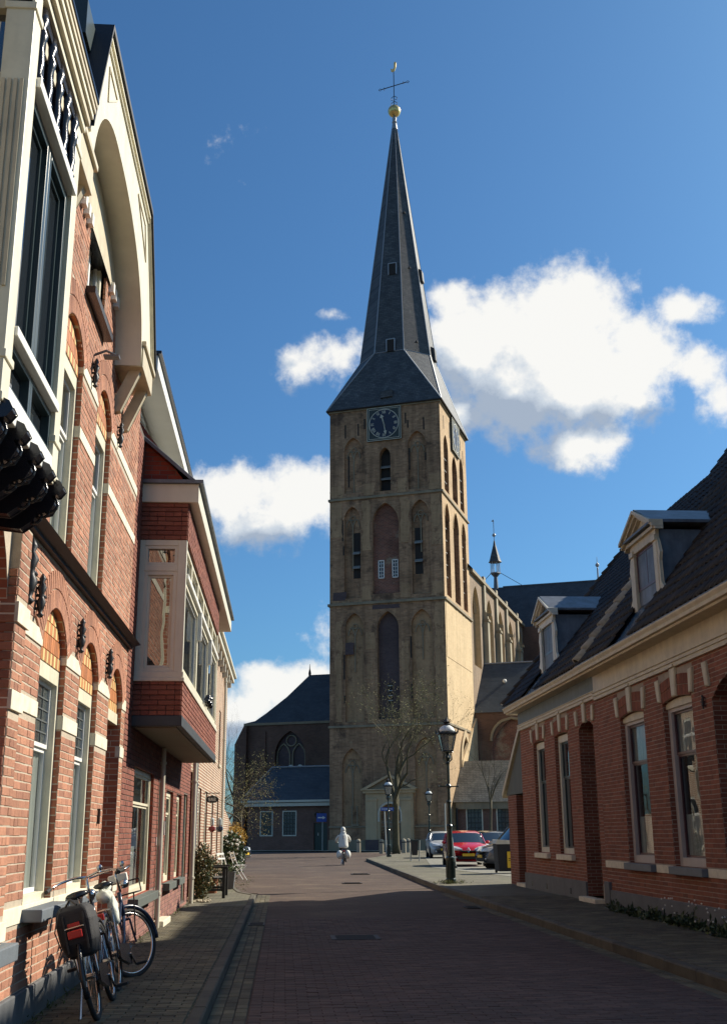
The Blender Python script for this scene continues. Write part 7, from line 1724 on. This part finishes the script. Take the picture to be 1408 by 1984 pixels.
# bench, folding chairs
BE = thing('garden_bench', 'dark weathered wooden bench standing end on against the left wall', 'bench', (-1.62, 27.0, .1)); M['wood'] = mk('weathered_dark_wood', (.05, .045, .038), .8, streak=(9, .3))
for sx in (-.3, .3):
    for y in (0, 1.3): mb = MB(); mb.box(sx-.035, sx+.035, y-.035, y+.035, 0, .66 if sx > 0 else .9); mb.build('leg', M['wood'], BE, bevel=.006)
for k in range(5): mb = MB(); mb.box(-.30+k*.12, -.30+k*.12+.10, -.02, 1.32, .42, .45); mb.build('seat_slat', M['wood'], BE, bevel=.004)
for z in (.58, .70, .82): mb = MB(); mb.box(-.34, -.31, -.02, 1.32, z, z+.08); mb.build('back_slat', M['wood'], BE, bevel=.004)
for y in (0, 1.3): mb = MB(); mb.box(-.32, .38, y-.04, y+.04, .66, .70); mb.build('armrest', M['wood'], BE, bevel=.006); mb = MB(); mb.box(-.3, .3, y-.02, y+.02, .16, .21); mb.build('stretcher', M['wood'], BE)
def fold_chair():
    t = thing('folding_chair', None, 'chair'); 
    for s in (-.2, .2):
        mb = MB(); mb.tube([(-.22, s, 0), (.10, s, .45), (.26, s, .88)], .014, 5); mb.build('leg', M['white'], t)
        mb = MB(); mb.tube([(.24, s*.9, 0), (-.20, s*.9, .45)], .014, 5); mb.build('leg', M['white'], t)
    for k in range(5): mb = MB(); mb.box(-.2+k*.085, -.2+k*.085+.065, -.2, .2, .445, .46); mb.build('seat_slat', M['white'], t)
    for z in (.66, .80): mb = MB(); mb.box(.165+(z-.66)*.35, .185+(z-.66)*.35, -.2, .2, z, z+.05); mb.build('back_slat', M['white'], t)
    return t
fc = fold_chair(); fc.location = (-1.38, 37.6, .1); fc.rotation_euler = (0, 0, R(200)); fc['label'] = 'white slatted folding chair nearer the road'; fc['group'] = 'white folding chairs by the left wall'
c = copy_tree(fc); c.location = (-1.72, 36.2, .1); c.rotation_euler = (0, 0, R(150)); c['label'] = 'white slatted folding chair closer to the wall, behind the bench'
PB = wthing('planter', 'grey box planter between the bench and the folding chairs', 'planter', (-1.45, 31.5, .1)); mb = MB(); mb.ring_loft([[(-1.45+a*w, 31.5+b*w, z) for a, b in ((-1, -1), (1, -1), (1, 1), (-1, 1))] for z, w in ((.1, .17), (.55, .21), (.55, .17), (.5, .16))]); mb.build('planter_box', M['bluestone'], PB); mb = MB(); leaves(mb, (-1.45, 31.5, .6), 160, (.10, .10, .06), .12, .02, .9, 5); mb.build('planter_leaves', M['leaf'], PB, kind='stuff')
# weeds and ground cover
mb = MB(); r = random.Random(9)
for k in range(105): 
    c = (6.0-abs(r.gauss(0, .07)), r.uniform(15.2, 20.9), .12)
    hgt = .05+.15*abs(math.sin(c[1]*2.3))*r.random()
    leaves(mb, (c[0], c[1], c[2]+hgt*.5), 14, (.05, .07, hgt*.35), .09, .022, .8, k)
tag(mb.build('wall_weeds', M['leafd']), 'dark green weeds growing along the base of the right house wall', 'weeds', kind='stuff')
mb = MB()
for k in range(26): mb.sphere((5.93-abs(r.gauss(0, .06)), r.choice([r.uniform(15.3, 16.6), r.uniform(17.4, 17.9)]), .12+r.uniform(.15, .42)), .014, 6, 4)
tag(mb.build('weed_flowers', M['fl_w']), 'tiny white flowers on the weeds below the right house windows', 'flowers', kind='stuff')
mb = MB()
for k in range(90): a = r.uniform(0, 6.28); q = abs(r.gauss(0, .35)); leaves(mb, (4.75+q*math.cos(a)*.8, 32.8+q*math.sin(a), .14), 5, (.03, .04, .02), .08, .008, 1.0, k+500)
for k in range(120): leaves(mb, (-1.95+abs(r.gauss(0, .05)), r.uniform(9, 30), .12), 4, (.02, .08, .015), .05, .006, 1.0, k+900)
for k in range(90): leaves(mb, (r.uniform(-2, -.9), r.uniform(30, 40), .11), 5, (.06, .2, .01), .05, .006, 1.0, k+1900)
tag(mb.build('grass_tufts', M['grass']), 'sparse grass tufts in the paving by the lamp and left wall', 'grass', kind='stuff')
mb = MB()
for k in range(45): mb.sphere((r.uniform(-1.95, -1.55), r.uniform(25.3, 26.2), .12), r.uniform(.02, .045), 6, 4, (1, 1.2, .6))
tag(mb.build('pebbles', M['stone_r']), 'pale pebbles at the foot of the evergreen shrub', 'pebbles', kind='stuff')
